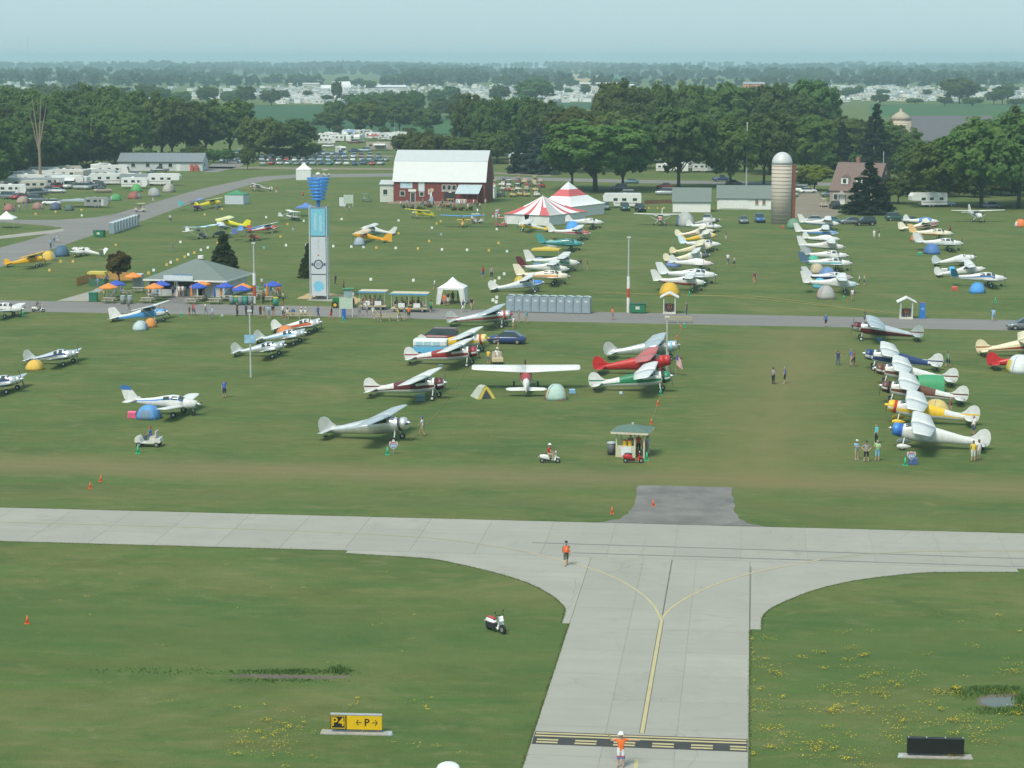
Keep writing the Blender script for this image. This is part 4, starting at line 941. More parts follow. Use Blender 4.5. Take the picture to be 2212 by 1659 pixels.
# left wood
wood(330, 505, 345, 226, 92, 5, 'big rounded tree behind the long grey building', 'wood behind the grey building', 6, 10)
for k in range(7):
    x = -30+k*33; tree(PB[3+k % 3], x, 394-.17*x+rt.uniform(-3, 3), 275-.08*x+rt.uniform(-12, 12), 84*rt.uniform(1, 1.35), ('deep green ', 'bright green ')[(3+k % 3) % 2 == 0]+'leafy tree on the near side of the left wood', 'near side of the left wood')
wood(-40, 300, 362, 236, 84, 9, 'leafy tree in the middle of the left wood', 'middle of the left wood', 8, 14)
wood(-40, 340, 340, 202, 80, 10, 'tall tree at the back of the left wood', 'back of the left wood', 8, 10)
wood(-70, 20, 412, 322, 70, 2, 'leafy tree over the caravans at the wood edge', 'trees over the caravans', 4, 8)
for x0, x1, yb, h_, n_, l in ((-30, 250, 380, 34, 12, 'left wood'), (250, 500, 352, 26, 9, 'wood behind the grey building'), (540, 690, 341, 24, 6, 'trees behind the car park'), (1960, 2240, 424, 34, 9, 'grove right of the house'), (1700, 1960, 366, 30, 8, 'trees round the far silo'), (1300, 1790, 352, 34, 13, 'tree belt behind the road'), (700, 1010, 292, 16, 6, 'field edge row')):
    for k in range(n_):
        x = x0+(x1-x0)*(k+.5)/n_+rt.uniform(-6, 6); y = (394-.17*x-4 if yb == 380 else yb)+rt.uniform(-3, 3); tree(PO[k % 2] if k % 3 == 0 else PB[3+k % 3], x, y, y-h_*rt.uniform(.8, 1.3), h_*rt.uniform(1.1, 1.7), 'low bush at the foot of the '+l, 'bushes at the foot of the '+l)
# standing dead tree in the left wood
t = thing('dead_tree', 'bare grey dead tree standing in the left wood', 'tree', G(88, 402)); m_ = G(88, 402).y/FOC
mb = MB().use(deadbark); Hd = 196*m_
mb.tube((0, 0, 0), (0, 0, Hd*.45), .45, .32, 7)
for x, u, v in ((-1.6, .4, .98), (.8, .45, 1.0), (2.2, .42, .9), (-2.4, .35, .8)): mb.tube((0, 0, Hd*u), (x, .5, Hd*v), .24, .06, 6)
part('trunk', mb, t)
# middle distance singles
for x, yb, yt, wd, l in ((1157, 226, 174, 78, 'dark round tree alone at the campground edge'), (2072, 224, 173, 70, 'dark round tree among the distant campers'), (2165, 226, 189, 44, 'small round tree among the distant campers'), (728, 226, 178, 18, 'thin tall tree among distant white tents'), (975, 218, 188, 34, 'small tree along the distant campground'), (1080, 222, 185, 40, 'bushy tree beside the distant campground')):
    tree(PB[rt.randrange(6)], x, yb, yt, wd, l, 'single trees by the distant campground')
wood(740, 1010, 232, 200, 32, 6, 'bushy tree along the distant campground fence', 'campground fence trees', 5, 7)
wood(1880, 2230, 228, 206, 32, 6, 'bushy tree along the far right campground', 'right campground trees', 3, 8)
wood(330, 600, 229, 196, 36, 6, 'bushy tree before the far left campground', 'left campground trees', 6, 9)
wood(0, 330, 232, 190, 46, 7, 'bushy tree beyond the left wood', 'trees beyond the left wood', 8, 8)
wood(1320, 1800, 232, 200, 36, 6, 'bushy tree beyond the belt', 'trees beyond the belt', 8, 8)
for x0, x1, yb, n_, l in ((420, 770, 222, 9, 'campers beyond the crop field'), (1010, 1340, 214, 8, 'campers behind the barn belt'), (1790, 2220, 214, 12, 'campers past the far silo'), (740, 1340, 198, 12, 'long pale sheds')):
    for k in range(n_): x = rt.uniform(x0, x1); y = yb-rt.uniform(0, 14); tree(rt.choice(PB), x, y, y-rt.uniform(14, 26), rt.uniform(16, 28), 'small tree standing among the '+l, 'trees among the '+l)
# young trees by the cafe
tree(PE, 484, 588, 510, 50, 'young feathery pine behind the cafe', 'young trees by the cafe'); tree(PE, 668, 600, 530, 34, 'young pine half hidden by the banner tower', 'young trees by the cafe')
tree(PU, 258, 612, 545, 42, 'small rust-brown tree beside the wooden screen', 'young trees by the cafe')
for p in PB+PO+PS+[PY, PU, PE]: purge(p)
# ---- far woods reading as one mass
farm = [leaf_mat('far_leaves', (.05, .09, .026), (.08, .125, .036), (.095, .135, .042)), leaf_mat('far_leaves_b', (.042, .078, .026), (.065, .105, .034), (.08, .115, .04))]
def far_wood(dist, hmin, hmax, x0, x1, n_, size, depth, zb=0, gap=.0, seed=1):
    r = random.Random(seed); C = []
    for k in range(n_):
        x = r.uniform(x0, x1)
        if gap and math.sin(x*.004+seed*2.1)+.6*math.sin(x*.013+seed) < -gap: continue
        y = dist+r.uniform(0, depth); h = r.uniform(hmin, hmax)*(1+.25*math.sin(x*.01+seed)); w_ = h*r.uniform(.35, .5)
        for j in range(7):
            C.append((x+r.gauss(0, w_*.45), y+r.gauss(0, w_*.4), zb+h*r.uniform(.12, .92), w_*r.uniform(.4, .62)))
    me = leaf_mesh('far_wood', C, 24, 0, size, farm[seed % 2], seed); o = link('far_wood', me); o['kind'] = 'stuff'; return o
far_wood(2650, 9, 15, -800, 800, 200, 1.9, 160, gap=.0, seed=1)
far_wood(3000, 10, 18, -900, 900, 360, 2.2, 200, gap=.5, seed=2)
far_wood(3700, 12, 18, -1100, 1100, 420, 2.6, 250, gap=.8, seed=3)
far_wood(4700, 13, 19, -1400, 1400, 480, 3.2, 300, 2, .9, seed=4)
far_wood(6200, 11, 17, -1800, 1800, 520, 4.2, 350, 4, .9, seed=5)
far_wood(8200, 12, 17, -2400, 2400, 640, 5.5, 400, 8, 0, seed=6)
far_wood(6800, 14, 20, -1900, -250, 260, 4.5, 300, 8, 0, seed=7)
hm = ground_mat('far_hill', (.04, .08, .03), (.07, .11, .04), .003, None, .95, None, 0)
mb = MB().use(hm)
N = 40
for a, b_, z in ((6000, 6500, 4), (6550, 7600, 8), (7700, 9300, 9)):
    rings = [[(-4800+i*9600/N, a, -.5) for i in range(N+1)], [(-4800+i*9600/N, a+(b_-a)*.4, z*(.7+.3*math.sin(i*.7+a))) for i in range(N+1)], [(-4800+i*9600/N, b_, -.5) for i in range(N+1)]]
    mb.loft(rings, False, False)
struct('hills', mb)
# ================================================================== buildings and structures
def siding(name, rgb, pitch, vertical=True, depth=.5, rough=.7):
    m = bpy.data.materials.new(name); n, b = nodes(m); tc = n.nodes.new('ShaderNodeTexCoord')
    wv = n.nodes.new('ShaderNodeTexWave'); wv.bands_direction = 'X' if vertical else 'Z'; wv.inputs['Scale'].default_value = 1/pitch/3.14; wv.inputs['Distortion'].default_value = .1
    n.links.new(tc.outputs['Object'], wv.inputs['Vector'])
    col = mixrgb(n, math_(n, 'MULTIPLY', noise(n, tc.outputs['Object'], .8, 5, .7), .5), tuple(x*1.15 for x in rgb), tuple(x*.72 for x in rgb))
    n.links.new(col, b.inputs['Base Color']); b.inputs['Roughness'].default_value = rough
    bp = n.nodes.new('ShaderNodeBump'); bp.inputs['Strength'].default_value = depth; bp.inputs['Distance'].default_value = .04
    n.links.new(wv.outputs[1], bp.inputs['Height']); n.links.new(bp.outputs[0], b.inputs['Normal'])
    return m
def brick_mat(rgb):
    m = bpy.data.materials.new('brick_wall'); n, b = nodes(m); tc = n.nodes.new('ShaderNodeTexCoord')
    bt = n.nodes.new('ShaderNodeTexBrick'); bt.inputs['Scale'].default_value = 4; bt.inputs['Color1'].default_value = (*rgb, 1); bt.inputs['Color2'].default_value = (*[x*.75 for x in rgb], 1); bt.inputs['Mortar'].default_value = (.3, .26, .22, 1)
    n.links.new(tc.outputs['Object'], bt.inputs['Vector']); n.links.new(bt.outputs[0], b.inputs['Base Color']); b.inputs['Roughness'].default_value = .9
    return m
redboard = siding('red_boards', (.17, .035, .03), .3); whiteboard = siding('white_boards', (.72, .73, .7), .25, False); tinroof = siding('white_steel_roof', (.45, .485, .495), .5, True, .25, .45)
shingle = siding('grey_green_shingles', (.15, .185, .17), .3, False, .4, .9); greyshingle = siding('grey_shingles', (.17, .2, .22), .3, False, .4, .9); pinkshingle = siding('rosy_shingles', (.17, .12, .105), .3, False, .4, .9)
greyside = siding('pale_grey_siding', (.5, .53, .54), .2, False); darkroof = siding('slate_roof', (.12, .125, .14), .4, False, .4, .9)
def gable_thing(name, label, cat, p, rz, w_, d, eave, ridge, wallm, roofm, over=.4, group=None, prof=None, ends=None):
    """house with ridge along x, front wall on y=0 side, d deep; prof gives the roof profile as (y,z)"""
    t = thing(name, label, cat, p, rz, group)
    pr = prof or [(0, eave), (d/2, ridge), (d, eave)]
    mb = MB().use(wallm); mb.quad((0, 0, 0), (w_, 0, 0), (w_, 0, eave), (0, 0, eave)); mb.quad((w_, d, 0), (0, d, 0), (0, d, eave), (w_, d, eave))
    mb.use(ends or wallm)
    for x in (0, w_):
        pts = [(x, 0, 0)]+[(x, y, z) for y, z in pr]+[(x, d, 0)]; mb.quad(*(pts if x == 0 else pts[::-1]))
    part('walls', mb, t)
    th = .14
    for i in range(len(pr)-1):
        (y0, z0), (y1, z1) = pr[i], pr[i+1]; L = math.hypot(y1-y0, z1-z0); uy, uz = (y1-y0)/L, (z1-z0)/L
        if i == 0: y0 -= uy*over; z0 -= uz*over
        if i == len(pr)-2: y1 += uy*over; z1 += uz*over
        ny, nz = -uz*th, uy*th; mb = MB().use(roofm); b = len(mb.v)
        for x in (-over*.6, w_+over*.6):
            mb.v += [(x, y0, z0+.01), (x, y1, z1+.01), (x, y1+ny, z1+nz), (x, y0+ny, z0+nz)]
        for q in ((0, 1, 5, 4), (3, 7, 6, 2), (0, 4, 7, 3), (1, 2, 6, 5), (0, 3, 2, 1), (4, 5, 6, 7)): mb.face(list(q))
        part('roof', mb, t)
    return t
def panel(name, parent, x0, x1, z0, z1, mat, y=-.03, th=.06, frame=None, fw=.1):
    mb = MB().use(mat); mb.box(((x0+x1)/2, y, (z0+z1)/2), (x1-x0, th, z1-z0)); o = part(name, mb, parent)
    if frame:
        mb = MB().use(frame); f = fw
        for c, s_ in ((((x0+x1)/2, y-.02, z1+f/2), (x1-x0+2*f, th+.05, f)), (((x0+x1)/2, y-.02, z0-f/2), (x1-x0+2*f, th+.05, f)), ((x0-f/2, y-.02, (z0+z1)/2), (f, th+.05, z1-z0)), ((x1+f/2, y-.02, (z0+z1)/2), (f, th+.05, z1-z0))): mb.box(c, s_)
        part('frame', mb, o)
    return o
gl_ = glass(); wtrim = paint((.74, .74, .7), .6)
# ---- red barn
p = G(851, 437.2); q = G(1048, 439.2); rz = math.atan2(q.y-p.y, q.x-p.x); bw = (q-p).length
barn = gable_thing('barn', 'red wooden barn with white gambrel roof facing the grass strip', 'barn', p, rz, bw, 12, 5.3, 12, redboard, tinroof, .5, None, [(0, 5.3), (2.4, 9.6), (6, 12.1), (9.6, 9.6), (12, 5.3)])
S = bw/21.0
panel('banner', barn, 1.5*S, 4.3*S, 3.4, 4.8, paint((.5, .66, .75), .7, 0, .35, 1)); panel('window', barn, 1.5*S, 2.5*S, 1.6, 2.7, gl_, frame=wtrim)
panel('sign', barn, 3.4*S, 5.2*S, 2.6, 3.2, wtrim, y=-.25); panel('door', barn, 3.9*S, 4.9*S, 0, 2.3, paint((.05, .05, .05), .6), frame=wtrim)
panel('banner', barn, 5.7*S, 7.1*S, 2.7, 5.2, paint((.6, .68, .7), .7, 0, .2, 1)); panel('window', barn, 6*S, 6.9*S, 1.6, 2.5, gl_, frame=wtrim)
for k in range(3): panel('window', barn, (11.2+k*1.15)*S, (12.0+k*1.15)*S, 3.1, 4.2, gl_, frame=wtrim)
panel('window_sill', barn, 11*S, 14.6*S, 2.75, 2.9, wtrim, y=-.1)
panel('barn_door', barn, 11.6*S, 14.2*S, 0, 2.5, paint((.03, .03, .03), .6)); panel('lamp', barn, 12.7*S, 13.3*S, 2.45, 2.7, wtrim, y=-.2)
mb = MB().use(paint((.42, .52, .55), .6)); mb.quad((14.6*S, -3.2, 2.35), (20*S, -3.2, 2.35), (20.4*S, -.1, 4.3), (15*S, -.1, 4.3)); mb.quad((15*S, -.1, 4.38), (20.4*S, -.1, 4.38), (20*S, -3.2, 2.43), (14.6*S, -3.2, 2.43)); part('awning', mb, barn)
for x in (14.9, 17.3, 19.7): mb = MB().use(redboard); mb.box((x*S, -3.0, 1.2), (.15, .15, 2.4)); part('awning_post', mb, barn)
panel('counter', barn, 14.8*S, 17.2*S, 0, 1.1, wtrim, y=-3.0, th=.4); panel('counter', barn, 17.4*S, 19.6*S, 0, 1.1, redboard, y=-3.0, th=.4)
# cut-out figure of a waving person on the barn front: plain painted board
mb = MB().use(paint(WHITE)); mb.box((8.6*S, -.15, 1.5), (.5, .08, 2.0)); mb.box((8.1*S, -.15, 2.6), (.3, .08, 1.3)); mb.use(paint((.55, .42, .25))); mb.tube((8.8*S, -.2, 3.0), (8.8*S, -.1, 3.0), .5, n=12); mb.use(paint((.3, .45, .65))); mb.box((8.8*S, -.16, .8), (.6, .1, 1.4)); part('painted_board', mb, barn)
t = gable_thing('lean_to', 'small pale annex with white roof against the left end of barn', 'shed', barn.matrix_basis @ Vector((-3.6, 1, 0)), rz, 3.3, 5, 4.2, 5.0, paint((.55, .58, .52), .7), tinroof, .3)
panel('window', t, .8, 1.8, 1.8, 3.0, gl_, frame=wtrim)
t = gable_thing('wagon_shed', 'small white box shed at the right end of barn', 'shed', G(1054, 428), rz, 1.6, 4, 2.6, 2.9, whiteboard, tinroof, .1)
panel('door', t, .4, 1.1, 0, 2.0, paint((.3, .32, .3)))
# ---- deck, planters and fence along the barn front
deckm = paint((.26, .2, .15), .9)
for k, x in enumerate((1, 5.3, 9.6)):
    t = thing('timber_bench', 'long timber bench on the barn deck', 'bench', barn.matrix_basis @ Vector((x*S, -2.2, 0)), rz, 'timber benches at the barn'); mb = MB().use(paint((.42, .3, .18), .8)); mb.box((1.7, 0, .45), (3.4, .5, .08)); part('seat', mb, t)
    for q_ in (.3, 3.1): mb = MB().use(deckm); mb.box((q_, 0, .2), (.1, .4, .4)); part('leg', mb, t)
o = link('deck', MB().use(deckm).box((9*S, -3.2, .12), (19*S, 5, .24)).mesh('deck'), None, barn.matrix_basis @ Vector((0, 0, 0)), rz); o['kind'] = 'structure'
def shrub(px, py, r, label, group, col=None):
    t = thing('shrub', label, 'shrub', G(px, py), 0, group); C = [(random.gauss(0, r*.5), random.gauss(0, r*.4), r*random.uniform(.25, .8), r*.5) for _ in range(7)]
    mb = MB().use(bark); mb.tube((0, 0, 0), (0, 0, r*.5), .06, .03, 5); part('stem', mb, t); link('foliage', leaf_mesh('foliage', C, 26, 0, .16*max(1, r), col or LM[0], int(px*7+py)), t); return t
for k in range(9): shrub(1018-k*18+random.uniform(-3, 3), 452+random.uniform(-3, 4), .8, 'low flower-bed shrub in front of the barn deck', 'shrubs in front of the barn', LM_RB if k % 3 else LM[2])
# ---- striped tents
redstripe, whitecan = paint((.55, .11, .12), .7), paint((.8, .81, .8), .6)
def big_tent(px, py, rz, w_, d, eave, peak, label, stripes, greyside_=False):
    t = thing('marquee_tent', label, 'tent', G(px, py), rz, 'big striped tents')
    mb = MB().use(paint((.7, .71, .7), .7))
    n_ = 7
    for (a, b_) in (((0, 0), (w_, 0)), ((w_, 0), (w_, d)), ((w_, d), (0, d)), ((0, d), (0, 0))):
        for i in range(n_):
            if (a, b_) == ((0, 0), (w_, 0)) and i == 3 and stripes == 1: continue
            u0, u1 = i/n_, (i+1)/n_; P0 = (a[0]+(b_[0]-a[0])*u0, a[1]+(b_[1]-a[1])*u0); P1 = (a[0]+(b_[0]-a[0])*u1, a[1]+(b_[1]-a[1])*u1)
            wob = .08*(-1)**i; mb.quad((P0[0], P0[1]+wob, 0), (P1[0], P1[1]-wob, 0), (P1[0], P1[1], eave), (P0[0], P0[1], eave))
    part('side_wall', mb, t)
    if stripes == 1:
        mb = MB().use(paint((.03, .03, .03))); mb.quad((w_*3/7, .25, 0), (w_*4/7, .25, 0), (w_*4/7, .25, eave), (w_*3/7, .25, eave)); part('doorway', mb, t)
        mb = MB().use(whitecan); mb.quad((w_*3/7, -.05, 0), (w_*3.45/7, -.05, 0), (w_*3.05/7, -.05, eave), (w_*3/7, -.05, eave)); mb.quad((w_*3.55/7, -.05, 0), (w_*4/7, -.05, 0), (w_*4/7, -.05, eave), (w_*3.95/7, -.05, eave)); part('door_curtain', mb, t)
    apex = (w_/2, d*.42, peak); corners = [(-.3, -.3), (w_+.3, -.3), (w_+.3, d+.3), (-.3, d+.3)]
    names = 'front right back left'.split()
    for k in range(4):
        a, b_ = corners[k], corners[(k+1) % 4]; mb = MB(); ids = []
        for mm in (whitecan, redstripe, paint((.48, .47, .46), .7)): mb.use(mm); ids.append(mb.cur)
        N_, Mv = 9, 8
        for i in range(N_):
            for j in range(Mv):
                def pt(u, v):
                    x = a[0]+(b_[0]-a[0])*u; y = a[1]+(b_[1]-a[1])*u
                    zz = eave+(peak-eave)*(v**1.35)
                    return (x+(apex[0]-x)*v, y+(apex[1]-y)*v, zz)
                if stripes == 1: c_ = ids[1] if i in (0, 1, 4, 7, 8) and not (i in (0, 8) and j > 3) else ids[0]
                else: c_ = ids[1] if j in (4, 5) else ids[0]
                if stripes == 1 and k == 1: c_ = ids[2] if i in (0, 1, 2) else c_  # grey sections paint shade into the canvas colour of the right slope
                mb.cur = c_; mb.smooth = True
                mb.quad(pt(i/N_, j/Mv), pt((i+1)/N_, j/Mv), pt((i+1)/N_, (j+1)/Mv), pt(i/N_, (j+1)/Mv))
        part('roof_panel', mb, t)
    mb = MB().use(metal()); mb.tube((apex[0], apex[1], peak-.3), (apex[0], apex[1], peak+.35), .06, n=6); part('pole', mb, t)
    return t
pA, pB_ = G(1090, 483), G(1192, 487); rzt = math.atan2(pB_.y-pA.y, pB_.x-pA.x)
big_tent(1090, 483, rzt-.1, (pB_-pA).length, 15, 2.1, 5.6, 'red and white striped marquee with open doorway in front', 1)
big_tent(1160, 468, rzt-.1, 8.2, 15, 2.4, 7.4, 'taller white marquee with one red band behind the striped one', 2)
# ---- white sheds by the silo
p = G(1453, 458)
t = gable_thing('white_shed', 'white shed with grey green roof, plain front, beside the tall grey tent', 'shed', p, R(-6), 8.4, 6, 2.4, 5.2, whiteboard, shingle, .35); panel('door', t, 8.45-.5, 8.45-.3, 0, .01, wtrim)
p = G(1549, 452)
t2 = gable_thing('white_shed', 'long white shed with grey green roof reaching behind the silo', 'shed', p, R(-6), 13.5, 6, 2.6, 5.2, whiteboard, shingle, .35)
for x in (8.6, 10.2): panel('window', t2, x, x+.7, 1.1, 2.2, paint((.25, .17, .1), .5), frame=wtrim)
panel('roller_door', t2, .5, 7.0, .2, 2.45, paint((.76, .77, .75), .5), y=-.05); panel('step', t2, 12.2, 13.2, 0, .3, paint(GREY), y=-.3, th=.5)
# ---- near silo with banded concrete staves and dome
def silo(px, py, rad, h, label, domecol, dome_h, body=(.46, .41, .35), chute=None, cap=False):
    t = thing('silo', label, 'silo', G(px, py), 0, 'silos')
    rings_n = int(h/.75); bm1 = siding('silo_staves', body, .26, True, .5, .9)
    mb = MB().use(bm1); mb.smooth = True; mb.tube((0, 0, 0), (0, 0, h), rad, rad, 28); part('stave_wall', mb, t)
    for k in range(rings_n):
        z = (k+.6)*h/rings_n; mb = MB().use(paint((.27, .24, .2), .7)); mb.tube((0, 0, z-.035), (0, 0, z+.035), rad+.05, n=28); part('hoop', mb, t)
    mb = MB().use(domecol); mb.smooth = True
    if cap: mb.loft([[(rad*1.03*u*math.cos(i*.2244), rad*1.03*u*math.sin(i*.2244), h+z) for i in range(28)] for u, z in ((1, 0), (.75, dome_h*.4), (.35, dome_h*.7), (.15, dome_h*.8), (.12, dome_h), (.02, dome_h*1.15))])
    else: mb.dome((0, 0, h), (rad*1.02, rad*1.02, dome_h), 28, 8)
    part('dome', mb, t)
    if chute:
        mb = MB().use(chute); mb.box((rad+.3, -.3, h*.5), (.75, 1.0, h)); part('chute', mb, t)
    return t
silo(1687, 483, 2.12, 12.3, 'near concrete silo with silver dome and rusty chute beside the white shed', paint((.55, .57, .57), .5, .1), 2.5, chute=paint((.2, .075, .05), .9, 0, .3, 2))
silo(1943, 345, 3.6, 13.5, 'far tan silo with conical cap beside the slate-roofed barn', paint((.4, .34, .27), .8), 3.4, (.5, .43, .34), cap=True)
p = G(1962, 344)
t = gable_thing('old_barn', 'old barn with long slate roof and red end beside the far silo', 'barn', p, R(3), 30, 14, 5, 14.5, paint((.16, .07, .06), .9), darkroof, .5)
panel('barn_door', t, 1, 3.5, 0, 3.5, paint((.1, .05, .04)))
t = gable_thing('farm_shed', 'small brick-red shed in front of the far silo', 'shed', G(1940, 358), R(-20), 7, 6, 3.5, 6, paint((.2, .1, .09), .9), darkroof, .3)
# ---- brick house
p = G(1792, 440); rzh = R(-30)
brick = brick_mat((.27, .14, .09))
house = gable_thing('brick_house', 'brick farmhouse with steep rosy roof and white dormers', 'house', p, rzh, 11.5, 10, 3.3, 9.4, brick, pinkshingle, .35, None, [(0, 3.3), (5.5, 9.4), (7, 9.4), (10, 4.5)], siding('tan_end_wall', (.23, .16, .13), .3, False))
panel('door', house, 2.6, 3.7, 0, 2.2, paint((.7, .7, .66)), frame=wtrim); panel('window', house, 1.0, 2.0, 1.0, 2.3, gl_, frame=wtrim)
mb = MB().use(paint((.45, .42, .38))); mb.prism([(2.2, 2.3), (4.1, 2.3), (3.15, 3.2)], -1.0, -.05); part('porch_roof', mb, house)
for x in (2.6, 6.3):
    d = part('dormer', MB().use(wtrim).box((x+.75, 2.0, 5.4), (1.7, 2.6, 1.5)), house)
    mb = MB().use(pinkshingle); mb.prism([(x-.2, 6.15), (x+1.7, 6.15), (x+.75, 6.9)], .6, 3.6); part('dormer_roof', mb, d)
    mb = MB().use(gl_); mb.box((x+.75, .66, 5.4), (.8, .06, 1.0)); part('pane', mb, d)
mb = MB().use(brick); mb.box((4.6, 6.2, 9.9), (.8, .8, 2.0)); part('chimney', mb, house)
mb = MB().use(gl_); mb.box((11.54, 3.2, 1.8), (.06, 1.0, 1.3)); part('end_window', mb, house); mb = MB().use(wtrim); mb.box((11.54, 6.0, 7.3), (.06, .8, .9)); part('attic_window', mb, house)
# ---- long grey building on the left
p = G(256, 369)
t = gable_thing('service_building', 'long low pale grey building with grey roof at the campground', 'building', p, R(-3), 26, 9, 2.9, 5.2, greyside, greyshingle, .5)
for x in (4, 8.5, 12.5, 15.5): panel('window', t, x, x+1.2, 1.2, 2.3, gl_, frame=wtrim)
panel('door', t, 18, 19.2, 0, 2.2, wtrim)
for x in (22.4, 23.8): panel('red_panel', t, x, x+.9, 0, 2.0, paint((.5, .1, .06)), y=-.8, th=.7)
mb = MB().use(gl_); mb.box((26.04, 3, 1.8), (.06, .9, 1.0)); part('end_window', mb, t); mb = MB().use(metal()); mb.tube((11.5, 4.5, 5), (11.5, 4.5, 6), .2, n=8); part('roof_vent', mb, t)
# ---- cafe pavilion with hip roof
pc = G(320, 639); qc = G(486, 643); rzc = math.atan2(qc.y-pc.y, qc.x-pc.x); cw = (qc-pc).length
cafe = thing('cafe_pavilion', 'open cafe pavilion with grey hip roof and white sign', 'pavilion', pc, rzc)
ex, dp, eh, rh = .5, 10.5, 2.45, 5.0
mb = MB().use(paint((.5, .52, .5), .8))
for c, s_ in (((2.2, .3, .5), (4.0, .15, 1.0)), ((cw-1.6, .3, 1.2), (3.0, .15, 2.4)), ((cw-.1, dp/2, 1.2), (.15, dp-1, 2.4)), ((.1, dp/2, 1.2), (.15, dp-1, 2.4)), ((cw/2, dp-.2, 1.2), (cw-.5, .15, 2.4))): mb.box(c, s_); 
for i, (c, s_) in enumerate((((2.2, .3, .5), (4.0, .15, 1.0)), ((cw-1.6, .3, 1.2), (3.0, .15, 2.4)), ((cw-.1, dp/2, 1.2), (.15, dp-1, 2.4)), ((.1, dp/2, 1.2), (.15, dp-1, 2.4)), ((cw/2, dp-.2, 1.2), (cw-.5, .15, 2.4)))):
    part('wall_panel', MB().use(paint((.5, .52, .5), .8)).box(c, s_), cafe)
for x in (.1, 4.4, 7.5, cw-.1): part('post', MB().use(wtrim).box((x, .1, 1.2), (.2, .2, 2.4)), cafe)
cor = [(-ex, -ex), (cw+ex, -ex), (cw+ex, dp+ex), (-ex, dp+ex)]; r0, r1 = (cw*.5-.3, dp*.5), (cw*.5+.3, dp*.5)
for k, (a, b_, tops) in enumerate(((0, 1, (r1, r0)), (1, 2, (r1,)), (2, 3, (r0, r1)), (3, 0, (r0,)))):
    mb = MB().use(shingle); mb.quad((*cor[a], eh), (*cor[b_], eh), *[(*q_, rh) for q_ in tops]); part('roof_slope', mb, cafe)
    mb = MB().use(wtrim); A_, B_ = Vector((*cor[a], eh-.1)), Vector((*cor[b_], eh-.1)); d = B_-A_; mb.box((A_+B_)/2, (d.length+.06, .06, .24), math.atan2(d.y, d.x)); part('fascia', mb, cafe)
sg = part('sign', MB().use(paint((.62, .68, .7), .6)).box((cw*.5-.9, -.72, 2.75), (4.4, .08, .75)), cafe)
part('sign_top', MB().use(paint((.1, .25, .42), .6)).box((cw*.5-.2, -.72, 3.2), (2.9, .07, .14)), sg)
part('roof_vent', MB().use(wtrim).box((cw*.5+.4, dp*.5, rh+.25), (.7, .7, .45)), cafe)
part('counter', MB().use(paint((.35, .36, .35))).box((5.8, 1.2, .55), (3, .6, 1.1)), cafe)
# wooden screen fence
def plank_fence(pts, h, col, label):
    t = thing('plank_fence', label, 'fence', G(*pts[0])); o0 = G(*pts[0]); m_ = paint(col, .85, 0, .3, 6)
    for a, b_ in zip(pts, pts[1:]):
        A_, B_ = G(*a)-o0, G(*b_)-o0; n_ = int((B_-A_).length/.16); rz_ = math.atan2((B_-A_).y, (B_-A_).x)
        for k in range(n_):
            c = A_.lerp(B_, (k+.5)/n_); mb = MB().use(m_); mb.box((c.x, c.y, h/2+random.uniform(-.02, .02)), (.14, .03, h), rz_); part('plank', mb, t)
    return t
plank_fence([(165, 618), (205, 604), (243, 604), (292, 606)], 1.25, (.58, .31, .1), 'orange-brown wooden screen fence left of the cafe')
# ---- banner tower
tw = thing('banner_tower', 'tall banner tower of posts topped by a blue slatted cup', 'tower', G(691, 645))
pm = paint((.62, .66, .66), .4, .3)
for x in (-1.2, 1.2):
    for y in (-1.2, 1.2): part('post', MB().use(pm).tube((x, y, 0), (x, y, 13.2), .09, n=8), tw)
def textmesh(txt, size, mat, name, parent, loc, rot):
    cu = bpy.data.curves.new('lettering', 'FONT'); cu.body = txt; cu.size = size; cu.align_x = 'CENTER'; cu.align_y = 'CENTER'; cu.extrude = .004
    o = bpy.data.objects.new('lettering', cu); COL.objects.link(o); bpy.context.view_layer.update()
    me = bpy.data.meshes.new_from_object(o.evaluated_get(bpy.context.evaluated_depsgraph_get())); bpy.data.objects.remove(o)
    me.materials.clear(); me.materials.append(mat); x = link(name, me, parent, loc); x.rotation_euler = rot; return x
cyan = paint((.2, .52, .66), .6); bwhite = paint((.56, .6, .64), .6, 0, .06)
